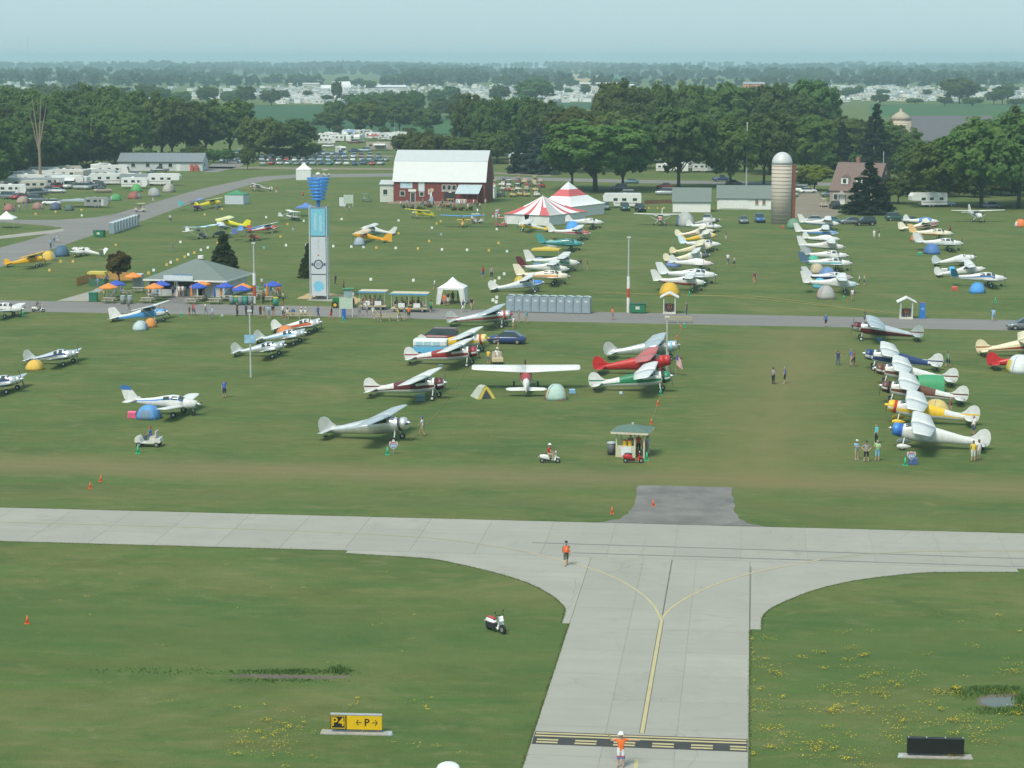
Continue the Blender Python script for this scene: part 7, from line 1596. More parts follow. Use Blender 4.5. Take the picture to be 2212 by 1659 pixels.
# column tents
for a in ((1237, 499, 3.4, 3, 2.0, (.06, .3, .75), (.1, .2, .4), 'bright blue dome tent between two planes of the first column'), (1191, 537, 2.6, 2.4, 1.6, (.42, .46, .4), (.12, .2, .35), 'grey dome tent beside the teal plane'), (1166, 575, 2.6, 2.2, 1.5, (.15, .3, .5), (.2, .4, .45), 'blue dome tent under the green-trimmed plane'), (1123, 619, 2.2, 2, 1.6, (.55, .4, .06), (.55, .4, .06), 'yellow dome tent between cream and blue-nosed planes'),
          (1480, 488, 5.6, 3.6, 2.9, (.36, .38, .36), (.12, .18, .3), 'large grey family tent beside white shed'), (1455, 576, 2.6, 2.4, 1.5, (.16, .24, .5), (.16, .24, .5), 'dark blue dome tent behind the pale covered plane'), (1446, 638, 3.4, 3.0, 1.9, (.62, .38, .03), (.62, .38, .03), 'large golden yellow dome tent at the first guard booth'),
          (1714, 493, 3.2, 3, 2.0, (.12, .25, .16), (.08, .16, .12), 'dark green dome tent at foot of the silo'), (1757, 571, 2.4, 2.2, 1.5, (.05, .4, .28), (.05, .4, .28), 'sea green dome tent in the third column'), (1764, 590, 2.6, 2.4, 1.6, (.45, .38, .26), (.2, .2, .2), 'tan dome tent in the third column'), (1787, 600, 3.0, 2.6, 1.7, (.12, .22, .42), (.12, .22, .42), 'steel blue dome tent in the third column'), (1784, 645, 3.0, 2.6, 1.9, (.36, .36, .35), (.5, .3, .28), 'grey and pink dome tent before the covered plane'), (1741, 553, 2.2, 2.2, 1.5, (.2, .28, .45), (.3, .35, .4), 'blue grey dome tent at tail of the green-trimmed plane'),
          (1981, 521, 2.6, 2.4, 1.6, (.36, .35, .34), (.62, .2, .05), 'grey and orange dome tent in the fourth column'), (2013, 548, 3.2, 2.6, 1.8, (.07, .17, .42), (.07, .17, .42), 'deep blue dome tent in the fourth column'), (2003, 497, 3.2, 2.4, 1.7, (.42, .26, .16), (.42, .26, .16), 'tan brown dome tent over the fourth column'), (2111, 632, 3.0, 2.4, 1.5, (.06, .28, .66), (.12, .17, .25), 'bright blue dome tent before the V tail plane'), (2204, 490, 2.4, 2.2, 1.6, (.7, .18, .04), (.66, .66, .64), 'orange and white dome tent at field end'),
          (105, 563, 2.4, 2.4, 1.7, (.62, .42, .06), (.5, .48, .42), 'yellow and white dome tent beside the orange-yellow plane'), (133, 553, 3.4, 2.6, 1.9, (.05, .12, .2), (.08, .16, .24), 'navy dome tent behind white motor glider'), (776, 530, 2.4, 2.2, 1.5, (.3, .36, .42), (.06, .1, .2), 'navy and grey dome tent under the orange plane'), (1771, 622, 2.0, 2.0, 1.5, (.1, .45, .62), (.1, .45, .62), 'sky blue beach shelter in the third column')): dome_tent(*a, head=rt.uniform(-20, 20))
for a in ((250, 433, 3, 2.6, 1.6, (.07, .3, .09), (.3, .34, .36), 'bright green dome tent by the access road'), (295, 414, 4, 3, 2.0, (.08, .32, .09), (.3, .34, .36), 'larger bright green dome tent beside the red-ended camper'), (291, 429, 4, 3, 1.8, (.27, .09, .07), (.3, .35, .34), 'red dome tent in the campground'), (50, 439, 3.4, 3, 1.7, (.3, .24, .19), (.22, .1, .08), 'tan and brown dome tent in the campground'), (82, 452, 2.6, 2.4, 1.6, (.3, .16, .13), (.5, .46, .42), 'brown dome tent in the campground'), (120, 453, 3, 2.4, 1.7, (.06, .09, .16), (.06, .09, .16), 'navy dome tent in the campground'), (150, 455, 2, 2, 1.4, (.07, .12, .1), (.07, .12, .1), 'dark green dome tent in the campground'), (333, 424, 4, 3, 2.2, (.3, .34, .34), (.4, .3, .28), 'grey dome tent near the box trailer'), (365, 415, 4, 3, 2.2, (.36, .34, .3), (.3, .32, .3), 'tan grey dome tent near the box trailer'), (20, 456, 3, 2.6, 1.6, (.3, .12, .1), (.4, .4, .38), 'rust red dome tent at the campground entrance')): dome_tent(*a, head=rt.uniform(-30, 30), group='campground tents')
# tarps and canopies
def canopy(px, py, w_, d, h0, h1, col, label, head=0, legs=True, walls=None, name='canopy', group='canopies'):
    t = thing(name, label, 'canopy', G(px, py), R(head), group); mb = MB().use(paint(col, .6))
    c = [(-w_/2, -d/2), (w_/2, -d/2), (w_/2, d/2), (-w_/2, d/2)]
    for k in range(4):
        a, b_ = c[k], c[(k+1) % 4]; mid_ = ((a[0]+b_[0])/2*.55, (a[1]+b_[1])/2*.55)
        mb.quad((*a, h0), (*b_, h0), (b_[0]*.45, b_[1]*.45, h0+(h1-h0)*.42), (a[0]*.45, a[1]*.45, h0+(h1-h0)*.42)); mb.quad((a[0]*.45, a[1]*.45, h0+(h1-h0)*.42), (b_[0]*.45, b_[1]*.45, h0+(h1-h0)*.42), (0, 0, h1))
        mb.quad((*a, h0-.25), (*b_, h0-.25), (*b_, h0), (*a, h0))
    part('cover', mb, t)
    if legs:
        for a in c: part('leg', MB().use(paint((.5, .5, .5), .4, .5)).tube((*a, 0), (*a, h0), .03, n=6), t)
    if walls:
        for k in range(4):
            a, b_ = c[k], c[(k+1) % 4]; mb = MB().use(paint(walls, .65))
            if name == 'white_canopy':
                if k == 0:
                    for s0, s1, t0, t1 in ((0, .1, 0, .22), (.9, 1, .78, 1)):
                        mb = MB().use(paint(walls, .65)); mb.quad(*[(a[0]+(b_[0]-a[0])*u, a[1]-.02, z) for u, z in ((s0-.06 if s0 == 0 else s0+.0, 0), (s1 if s0 == 0 else s1+.06, 0), (t1, h0), (t0, h0))]); part('curtain', mb, t)
                    continue
                if k == 2: continue
            mb.quad((*a, 0), (*b_, 0), (*b_, h0-.2), (*a, h0-.2)); part('side_wall', mb, t)
    return t
canopy(978, 655, 3.7, 3.4, 2.3, 3.7, (.76, .77, .76), 'white peaked canopy with side curtains beside the toilets', -8, True, (.7, .71, .7), 'white_canopy')
canopy(657, 388, 4.2, 4.2, 3.0, 4.9, (.76, .77, .76), 'tall white peaked tent on the road bend', 0, True, (.74, .75, .74), 'peaked_tent')
canopy(15, 492, 3.6, 3.6, 2.0, 3.4, (.78, .79, .78), 'white peaked canopy at the left road junction', 0, True, None)
canopy(661, 467, 4.2, 3.4, 2.0, 3.0, (.1, .2, .48), 'blue peaked canopy behind the banner tower', 0, True, None)
canopy(512, 440, 4.6, 4, 2.3, 3.3, (.06, .24, .12), 'green canopy with white side sheet at the strip', -12, True, (.5, .56, .6), 'green_canopy')
canopy(1180, 556, 4.8, 3, 1.5, 1.9, (.58, .42, .06), 'yellow tarp awning stretched beside the teal plane', -10, True, None)
canopy(806, 304, 5, 4, 2.2, 2.8, (.4, .08, .06), 'red canopy among the distant campers', 0, True, None)
canopy(170, 447, 8, 4, 1.6, 2.0, (.3, .36, .38), 'flat grey tarp shelter in the campground', 0, True, None)
# arch sign over the far road
t = thing('entrance_arch', 'white arched entrance sign over the road right of the barn', 'sign', G(1127, 372), R(-8)); am = paint((.62, .7, .74), .6)
mb = MB().use(am); N_ = 10
for i in range(N_):
    def ar(u): x = -4+8*u; return x, 4.2+1.3*math.sin(math.pi*u), 5.3+1.4*math.sin(math.pi*u)
    (xa, a0, a1), (xb, b0, b1) = ar(i/N_), ar((i+1)/N_); mb.quad((xa, -.1, a0), (xb, -.1, b0), (xb, -.1, b1), (xa, -.1, a1)); mb.quad((xb, .1, b0), (xa, .1, a0), (xa, .1, a1), (xb, .1, b1)); mb.quad((xa, -.1, a1), (xb, -.1, b1), (xb, .1, b1), (xa, .1, a1))
part('arch_board', mb, t)
for x in (-3.7, 3.7): part('post', MB().use(paint((.4, .25, .2))).box((x, 0, 2.2), (.4, .3, 4.4)), t)
# parasols and picnic tables
def parasol(px, py, col, nm, closed=False, z=0):
    t = thing('parasol', '%s %s parasol at the cafe tables' % ('folded' if closed else 'open', nm), 'parasol', G(px, py), rt.uniform(0, 1), 'cafe parasols'); part('pole', MB().use(paint((.35, .3, .25))).tube((0, 0, 0), (0, 0, 2.45), .025, n=6), t)
    mb = MB().use(paint(col, .65)); n_ = 8
    if closed: mb.loft([[(r_*math.cos(i*.785), r_*math.sin(i*.785), zz) for i in range(8)] for r_, zz in ((.12, .7), (.17, 1.0), (.1, 2.0), (.02, 2.45))])
    else:
        ring_ = [(1.35*math.cos(i*2*math.pi/n_), 1.35*math.sin(i*2*math.pi/n_), 1.95) for i in range(n_)]
        for i in range(n_): mb.quad(ring_[i], ring_[(i+1) % n_], (0, 0, 2.55))
        for i in range(n_): a, b_ = ring_[i], ring_[(i+1) % n_]; mb.quad((a[0], a[1], 1.8), (b_[0], b_[1], 1.8), b_, a)
    part('canopy', mb, t); return t
def picnic(px, py, head):
    t = thing('picnic_table', 'weathered timber picnic table in front of the cafe', 'table', G(px, py), R(head), 'cafe picnic tables'); wm_ = paint((.42, .38, .32), .85, 0, .25, 5)
    for y in (-.3, -.1, .1, .3): part('plank', MB().use(wm_).box((0, y, .75), (1.8, .17, .04)), t)
    for y in (-.75, .75): part('bench_plank', MB().use(wm_).box((0, y, .45), (1.8, .27, .04)), t)
    for x in (-.6, .6):
        part('leg_frame', MB().use(wm_).tube((x, -.65, 0), (x, -.2, .73), .05, n=4).tube((x, .65, 0), (x, .2, .73), .05, n=4).box((x, 0, .42), (.06, 1.7, .08)), t)
OR, BL = (.72, .25, .05), (.04, .09, .45)
for px, py, c, n_ in ((235, 650, OR, 'orange'), (252, 643, BL, 'blue'), (289, 625, OR, 'orange'), (334, 650, OR, 'orange'), (349, 644, BL, 'blue'), (428, 649, BL, 'blue'), (441, 642, OR, 'orange'), (487, 648, BL, 'blue'), (526, 650, OR, 'orange'), (522, 655, BL, 'blue'), (590, 645, BL, 'blue')): parasol(px, py, c, n_)
for px, py, c, n_ in ((414, 651, OR, 'orange'), (464, 652, BL, 'blue'), (478, 649, OR, 'orange'), (577, 650, OR, 'orange'), (601, 642, OR, 'orange')): parasol(px, py, c, n_, True)
for px, py in ((236, 655), (270, 640), (318, 655), (332, 648), (414, 657), (428, 651), (464, 657), (487, 650), (520, 651), (548, 645), (578, 652), (300, 632), (566, 640)): picnic(px, py, -8+rt.uniform(-6, 6))
# road benches
for px, py, l in ((648, 689, 'long timber bench with seated people at the road'), (842, 692, 'long timber bench facing the tram'), (1465, 697, 'low timber trailer bench on the road edge')):
    t = thing('road_bench', l, 'bench', G(px, py), R(-8)); wm_ = paint((.42, .36, .22), .85)
    for y in (-.2, .0, .2): part('seat_plank', MB().use(wm_).box((0, y, .45), (3.6, .18, .05)), t)
    part('back_rail', MB().use(wm_).box((0, -.33, .8), (3.6, .05, .2)), t)
    for x in (-1.5, 0, 1.5): part('leg', MB().use(wm_).box((x, 0, .21), (.1, .5, .42)), t)
# bins
def bin_(px, py, col, lid, label, r_=.33, h=.95, group='bins before the cafe'):
    t = thing('waste_bin', label, 'bin', G(px, py), 0, group); mb = MB().use(paint(col, .6)); mb.smooth = True; mb.tube((0, 0, 0), (0, 0, h), r_*.85, r_, 12); part('barrel', mb, t); mb = MB().use(paint(lid, .6)); mb.smooth = True; mb.dome((0, 0, h), (r_*1.05, r_*1.05, .16), 12, 3); part('lid', mb, t)
for px, py, c, l, n_ in ((266, 657, (.2, .24, .24), (.3, .36, .36), 'grey'), (281, 657, (.2, .24, .24), (.3, .36, .36), 'grey'), (501, 658, (.15, .2, .2), (.25, .3, .3), 'grey'), (511, 658, (.03, .2, .12), (.5, .36, .05), 'green yellow-lidded'), (520, 659, (.15, .2, .2), (.2, .3, .28), 'grey'), (530, 659, (.03, .22, .16), (.05, .25, .18), 'green'), (542, 659, (.15, .18, .18), (.25, .3, .3), 'grey'), (596, 661, (.03, .22, .14), (.55, .4, .05), 'green yellow-lidded')): bin_(px, py, c, l, n_+' round waste bin beside the cafe tables', .42, 1.1)
bin_(1321, 982, (.1, .11, .12), (.4, .45, .47), 'dark waste bin with pale bag left of the kiosk', .42, 1.0, None)
t = thing('waste_bin', 'square green waste container at the cafe corner', 'bin', G(202, 651)); part('barrel', MB().use(paint((.02, .16, .1), .5)).box((0, 0, .6), (1.1, .9, 1.2)), t); part('lid', MB().use(paint((.05, .22, .14), .5)).box((0, 0, 1.25), (1.2, 1.0, .1)), t)
t = thing('food_stall', 'green snack stall with yellow roof beside the wooden screen', 'stall', G(212, 618), R(-8)); part('counter', MB().use(paint((.05, .14, .08), .6)).box((0, 0, .55), (2.4, 1.2, 1.1)), t); part('roof', MB().use(paint((.6, .5, .1), .6)).prism([(-1.4, 1.85), (1.4, 1.85), (1.3, 2.2), (-1.3, 2.2)], -.9, .9), t)
for x in (-1.1, 1.1): part('post', MB().use(paint((.4, .4, .38))).tube((x, -.5, 1.0), (x, -.5, 1.9), .04, n=5), t)
t = thing('service_cabinet', 'grey service cabinet with white top left of the cafe', 'cabinet', G(299, 622), R(-8)); part('case', MB().use(paint((.36, .4, .4), .6)).box((0, 0, 1.0), (1.4, 1.2, 2.0)), t); part('top', MB().use(paint((.6, .63, .63), .6)).box((0, 0, 2.06), (1.5, 1.3, .14)), t)
# dumpster
def dumpster(px, py, label, s=1.0):
    t = thing('dumpster', label, 'dumpster', G(px, py), R(-8)); g_ = paint((.02, .17, .08), .5)
    part('hopper', MB().use(g_).prism([(-.95, .12), (.95, .12), (1.05, 1.15), (-1.05, 1.25)], -.7, .7), t); part('lid', MB().use(paint((.03, .09, .06), .6)).box((0, 0, 1.27), (2.1, 1.45, .07)), t); part('front_label', MB().use(paint((.6, .62, .55))).box((0, -.715, .75), (.55, .02, .4)), t)
    for sx in (-1.1, 1.1): part('lift_bar', MB().use(g_).box((sx, 0, .85), (.1, 1.0, .14)), t)
dumpster(1378, 676, 'green steel dumpster on the grass beside the red-banded pole'); dumpster(215, 512, 'green steel dumpster at the end of the left toilet row')
# portable toilets
def toilet_proto():
    t = thing('portable_toilet', 'x', 'toilet', (0, 0, 0)); bl = paint((.24, .31, .35), .6)
    part('cabin', MB().use(bl).box((0, 0, 1.08), (1.1, 1.1, 2.05)), t); mb = MB().use(paint((.42, .5, .53), .6)); mb.smooth = True; mb.prism([(-.58, 2.08)]+[(.58*math.cos(math.pi-i*math.pi/8), 2.12+.2*math.sin(i*math.pi/8)) for i in range(9)]+[(.58, 2.08)], -.57, .57); part('roof', mb, t)
    d = part('door', MB().use(paint((.27, .34, .39), .55)).box((0, -.565, 1.02), (.86, .04, 1.85)), t); part('label_plate', MB().use(paint((.55, .6, .62))).box((0, -.595, 1.62), (.42, .02, .22)), d); part('latch', MB().use(paint((.1, .1, .1))).box((.34, -.6, 1.0), (.06, .03, .1)), d)
    return t
TP = toilet_proto()
a0, a1 = G(1104, 673), G(1267, 677)
for k in range(10): dup(TP, a0.lerp(a1, k/9), math.atan2((a1-a0).y, (a1-a0).x), None, 'grey blue portable toilet in the row behind the mid road', 'toilets behind the mid road')
a0, a1 = G(243, 505), G(293, 488)
for k in range(9): dup(TP, a0.lerp(a1, k/8), math.atan2((a1-a0).y, (a1-a0).x)+math.pi/2*0, None, 'pale portable toilet in the slanting row by the access road', 'toilets by the access road')
purge(TP)
# kiosk with green hip roof
k0, k1 = G(1330, 987), G(1392, 990); rzk = math.atan2((k1-k0).y, (k1-k0).x); kw = (k1-k0).length
t = thing('kiosk', 'cream timber kiosk with green hip roof and white notice', 'kiosk', k0, rzk); km = paint((.55, .53, .38), .7)
part('counter_wall', MB().use(km).box((kw*.33, .06, .5), (kw*.64, .12, 1.0)), t); part('notice', MB().use(paint((.68, .72, .74), .6, 0, .12, 6)).box((kw*.36, -.02, .5), (kw*.36, .03, .78)), t)
for x in (.05, kw*.66, kw-.05): part('post', MB().use(km).box((x, .06, 1.05), (.13, .14, 2.1)), t)
for x in (.05, kw-.05): part('post', MB().use(km).box((x, 2.2, 1.05), (.13, .13, 2.1)), t)
part('back_shelf', MB().use(paint((.2, .2, .18))).box((kw*.35, .9, .8), (kw*.5, .5, .06)), t)
part('roof_beam', MB().use(paint((.6, .56, .44), .7)).box((kw/2, 1.1, 2.16), (kw+.75, 3.0, .2)), t)
cr_ = [(-.36, -.42), (kw+.36, -.42), (kw+.36, 2.62), (-.36, 2.62)]
for a in range(4): part('roof_slope', MB().use(paint((.1, .17, .14), .85, 0, .15, 4)).quad((*cr_[a], 2.27), (*cr_[(a+1) % 4], 2.27), (kw/2, 1.1, 2.74)), t)
part('finial', MB().use(paint((.5, .5, .45))).box((kw/2, 1.1, 2.78), (.16, .16, .14)), t)
for x in (.32, .5): 
    b_ = thing('water_cooler', 'yellow drinks cooler on the kiosk counter', 'cooler', k0+Vector((math.cos(rzk)*kw*x, math.sin(rzk)*kw*x+.25, 1.0)), 0, 'coolers on the kiosk counter'); part('barrel', MB().use(paint((.65, .42, .02), .5)).tube((0, 0, 0), (0, 0, .42), .17, .18, 10), b_); part('lid', MB().use(paint((.45, .06, .03), .5)).tube((0, 0, .42), (0, 0, .5), .18, .15, 10), b_)
# guard booths
for px, py, l in ((1446, 677, 'small white open booth with gable roof at the road, yellow tent behind'), (1957, 688, 'small white open booth with gable roof beside the blue stand')):
    t = thing('guard_booth', l, 'booth', G(px, py), R(-6)); wm_ = paint((.6, .6, .54), .7)
    for x in (-.75, .75):
        for y in (-.7, .7): part('post', MB().use(wm_).box((x, y, 1.1), (.12, .12, 2.2)), t)
    part('floor', MB().use(wm_).box((0, 0, .08), (1.7, 1.6, .16)), t)
    for sg in (-1, 1): mb = MB().use(paint((.7, .71, .7), .6)); b0 = len(mb.v); mb.quad((0, -1.0, 2.78), (0, 1.0, 2.78), (sg*1.25, 1.0, 2.15), (sg*1.25, -1.0, 2.15)); mb.quad((sg*1.25, -1.0, 2.27), (sg*1.25, 1.0, 2.27), (0, 1.0, 2.9), (0, -1.0, 2.9)); mb.quad((sg*1.25, -1.0, 2.15), (sg*1.25, -1.0, 2.27), (0, -1.0, 2.9), (0, -1.0, 2.78)); mb.quad((sg*1.25, -1.0, 2.15), (sg*1.25, 1.0, 2.15), (sg*1.25, 1.0, 2.27), (sg*1.25, -1.0, 2.27)); part('roof_slope', mb, t)
    part('back_panel', MB().use(paint((.16, .13, .11), .8)).box((0, .68, .7), (1.4, .05, 1.1)), t); part('chair', MB().use(paint((.06, .06, .06))).box((0, .2, .4), (.5, .5, .06)).box((0, .45, .75), (.5, .05, .6)), t)
    P(px, py-1, 'orange', 'dark', 'seated in '+('the first' if px < 1500 else 'the second')+' guard booth', 'sit', -90, None, False, .5)
t = thing('info_stand', 'tall blue tapered stand beside the second guard booth', 'stand', G(1992, 688)); part('panel', MB().use(paint((.03, .17, .5), .5)).box((0, 0, 1.05), (.8, .5, 2.1), 0, None, .75), t); part('top_cap', MB().use(paint((.5, .1, .1))).box((0, 0, 2.13), (.5, .3, .05)), t); part('badge', MB().use(paint((.2, .4, .7))).box((0, -.235, 1.3), (.35, .02, .3)), t)
t = thing('info_stand', 'blue stand in front of the notice board by the tractor', 'stand', G(743, 690)); part('panel', MB().use(paint((.03, .12, .45), .5)).box((0, 0, .7), (.55, .4, 1.4), 0, None, .85), t); part('base', MB().use(paint((.2, .2, .2))).box((0, 0, .04), (.6, .5, .08)), t)
t = thing('notice_board', 'pale green notice board on two posts by the road', 'sign', G(748, 685), R(-8)); part('board', MB().use(paint((.45, .56, .46), .7)).box((0, 0, 1.85), (1.7, .08, 1.5)), t)
for x in (-.85, .85): part('post', MB().use(paint((.55, .55, .5))).box((x, 0, 1.35), (.1, .1, 2.7)), t)
t = thing('notice_board', 'pale green notice board on the strip left of the barn', 'sign', G(753, 448)); part('board', MB().use(paint((.45, .55, .46), .7)).box((0, 0, 1.9), (2.2, .08, 2.0)), t)
for x in (-1.0, 1.0): part('post', MB().use(paint((.55, .55, .5))).box((x, 0, 1.5), (.1, .1, 3.0)), t)
t = thing('white_sign', 'white poster panel beside the strip notice board', 'sign', G(740, 446)); part('board', MB().use(paint((.66, .7, .72), .7)).box((0, 0, 1.1), (1.5, .08, 2.0)), t); part('foot', MB().use(paint((.3, .3, .3))).box((0, 0, .05), (1.0, .5, .1)), t)
# poles
def pole(px, py, ytop, r_, label, bands=None, head_=None, box=None):
    g = G(px, py); h = (py-ytop)*g.y/FOC*1.01/math.cos(TH); t = thing('light_pole', label, 'pole', g); part('shaft', MB().use(paint((.5, .52, .5), .5, .2)).tube((0, 0, 0), (0, 0, h), r_, r_*.7, 10), t)
    for (u0, u1, c) in bands or (): part('painted_band', MB().use(paint(c, .5)).tube((0, 0, h*u0), (0, 0, h*u1), r_*1.6, n=10), t)
    if head_: part('lamp_head', MB().use(paint((.6, .62, .6), .4)).box((0, 0, h), (.5, .3, .18)), t)
    if box: part('sign_panel', MB().use(paint((.3, .5, .68), .6, 0, .3, 2)).box((0, -.12, h*box), (1.2, .04, .9)), t)
    return t
WH, RD = (.74, .75, .73), (.5, .07, .04)
pole(1357, 675, 515, .13, 'tall pole with red and white bands beside the green dumpster', ((0, .2, WH), (.2, .32, RD), (.32, .48, WH)), True)
pole(550, 655, 527, .13, 'tall pole with red and white bands right of the cafe', ((0, .12, WH), (.12, .3, RD), (.3, .5, WH)), True)
pole(542, 815, 672, .11, 'bare light pole with blue sign panel on the left grass', None, True, .58); pole(1440, 805, 685, .11, 'bare light pole rising beside the red plane', None, True)
t = pole(1612, 405, 270, .2, 'tall lattice mast behind the white shed', None, True)
for k in range(9): part('ladder_rung', MB().use(paint((.45, .47, .46))).box((.25, 0, 1.5+k*1.6), (.5, .06, .06)), t)
pole(1906, 440, 330, .12, 'thin utility pole behind the brick house'); pole(1158, 345, 262, .15, 'utility pole beyond the barn road'); pole(852, 290, 240, .12, 'flag pole in the crop field edge')
# flags
t = thing('flag', 'striped flag with blue corner on a staff at the red plane', 'flag', G(1460, 812), R(-20)); part('staff', MB().use(paint((.4, .35, .3))).tube((0, 0, 0), (.0, 0, 2.4), .02, n=6), t)
mb = MB(); ids = []
for c in ((.6, .08, .1), (.72, .72, .7), (.06, .1, .35)): mb.use(paint(c, .8)); ids.append(mb.cur)
N_ = 13
for i in range(8):
    for j in range(N_):
        def fp(u, v): return (.02+.55*u*(1-.1*v)+.25*v*u, .1*math.sin(u*5+v*2), 2.35-1.15*v-.55*u)
        mb.cur = ids[2] if i < 3 and j < 7 else ids[j % 2]; mb.quad(fp(i/8, j/N_), fp((i+1)/8, j/N_), fp((i+1)/8, (j+1)/N_), fp(i/8, (j+1)/N_))
part('cloth', mb, t)
# cones
def cone(px, py, col, label, group, h=.7, collar=True):
    t = thing('traffic_cone', label, 'cone', G(px, py), 0, group); cm = paint(col, .5); part('base', MB().use(cm).box((0, 0, .02), (h*.55, h*.55, .04)), t); mb = MB().use(cm); mb.smooth = True; mb.tube((0, 0, .04), (0, 0, h), h*.19, .03, 12); b_ = part('cone_body', mb, t)
    if collar: mb = MB().use(paint((.8, .8, .78), .5)); mb.smooth = True; mb.tube((0, 0, h*.62), (0, 0, h*.85), h*.19*.42+.012, h*.19*.2+.018, 12); part('collar', mb, b_)
GC_, OC = (.03, .5, .26), (.8, .13, .03)
for px, py, l in ((837, 982, 'green cone with white top at the shield sign of the silver plane'), (298, 979, 'green cone with white top before the white golf cart'), (1397, 994, 'green cone with white top at the kiosk corner'), (1955, 1005, 'green cone with white top before the blue-nosed plane'), (50, 682, 'green cone at the road end of the navy-bellied plane'), (392, 684, 'green cone beside the blue and white plane nose'), (741, 694, 'green cone in front of the blue stand'), (1478, 707, 'green cone at the road edge by the timber trailer'), (1489, 639, 'green cone at the red-bellied plane'), (1823, 648, 'green cone before the grey pink tent'), (2150, 654, 'green cone below the V tail plane'), (1427, 853, 'green wheel cover at the green-nosed plane')): cone(px, py, GC_, l, 'green cones')
for px, py, l, h in ((59, 1347, 'orange cone alone on the near left grass', .5), (195, 1055, 'orange cone nearer the taxiway of a pair', .5), (218, 1040, 'orange cone farther from the taxiway of a pair', .5), (1322, 1109, 'orange cone on grass beside the asphalt stub', .5), (1411, 1093, 'orange cone standing on the asphalt stub', .5), (1421, 876, 'orange cone on the rope line behind the green-nosed plane', .55), (1407, 916, 'orange cone on the rope line near the kiosk', .55), (1462, 732, 'orange cone on the rope line by the silver plane', .5), (1471, 709, 'orange cone at the road end of the rope line', .4), (1627, 707-100, 'small orange cone right of the second column', .45), (1829, 651, 'small orange cone at the grey pink tent', .35)): cone(px, py, OC, l, 'orange cones', h, False)
# tie-down ropes: kiosk rope line, and double yellow rope along the camping field
ropem = paint((.3, .26, .1), .8)
def rope(pts, label, r_=.03, z=.04):
    t = MB().use(ropem); P3 = [G(*p)+Vector((0, 0, z)) for p in pts]; o0 = P3[0].copy()
    for a, b_ in zip(P3, P3[1:]): t.tube(a-o0, b_-o0, r_, n=5)
    o = link('guide_rope', t.mesh('guide_rope'), None, o0); tag(o, label, 'rope', 'guide ropes')
rope([(1394, 985), (1407, 914), (1421, 874), (1440, 810), (1462, 731), (1476, 707)], 'thin rope line from kiosk past the orange cones to road', .025)
rope([(1270, 631), (1400, 637), (1560, 640), (1700, 652), (1850, 668), (1990, 683)], 'yellow rope along the camping columns, nearer the road', .035); rope([(1330, 633), (1480, 638), (1640, 641), (1760, 655), (1900, 677)], 'yellow rope along the camping columns, farther from road', .035)
rope([(885, 953), (940, 900), (975, 850), (1010, 795)], 'thin yellow tie-down rope behind the silver plane', .02)
# shield signs at the two row ends
def shield(px, py, label):
    t = thing('shield_sign', label, 'sign', G(px, py), 0, 'shield signs'); part('stake', MB().use(paint((.3, .3, .3))).tube((0, .02, 0), (0, .02, 1.0), .02, n=5), t)
    out = [(0, .42), (.2, .55), (.36, .8), (.36, 1.02), (.3, 1.12), (.15, 1.08), (0, 1.14), (-.15, 1.08), (-.3, 1.12), (-.36, 1.02), (-.36, .8), (-.2, .55)]
    part('plate', MB().use(paint((.66, .68, .7), .5)).prism(out, -.02, .01), t); q = [(x*.88, .78+(z-.78)*.88) for x, z in out]
    part('blue_field', MB().use(paint((.12, .2, .42), .5)).quad(*[(x, -.024, z) for x, z in q if z < .93]+[(-.31, -.024, .9), (.31, -.024, .9)][::-1]), t) if False else part('blue_field', MB().use(paint((.16, .26, .5), .5)).quad((-.31, -.025, .9), (-.31, -.025, .8), (-.18, -.025, .58), (0, -.025, .47), (.18, -.025, .58), (.31, -.025, .8), (.31, -.025, .9)), t)
    part('red_field', MB().use(paint((.5, .12, .1), .5)).quad((-.3, -.025, .94), (.3, -.025, .94), (.25, -.025, 1.06), (-.25, -.025, 1.06)), t)
    for i, x in enumerate((-.14, 0, .14)): part('numeral', MB().use(paint((.72, .74, .76), .5)).box((x, -.03, .74), (.08, .012, .16)), t)
shield(850, 981, 'red white and blue shield sign before the silver plane'); shield(1968, 1004, 'red white and blue shield sign before the blue-nosed plane')
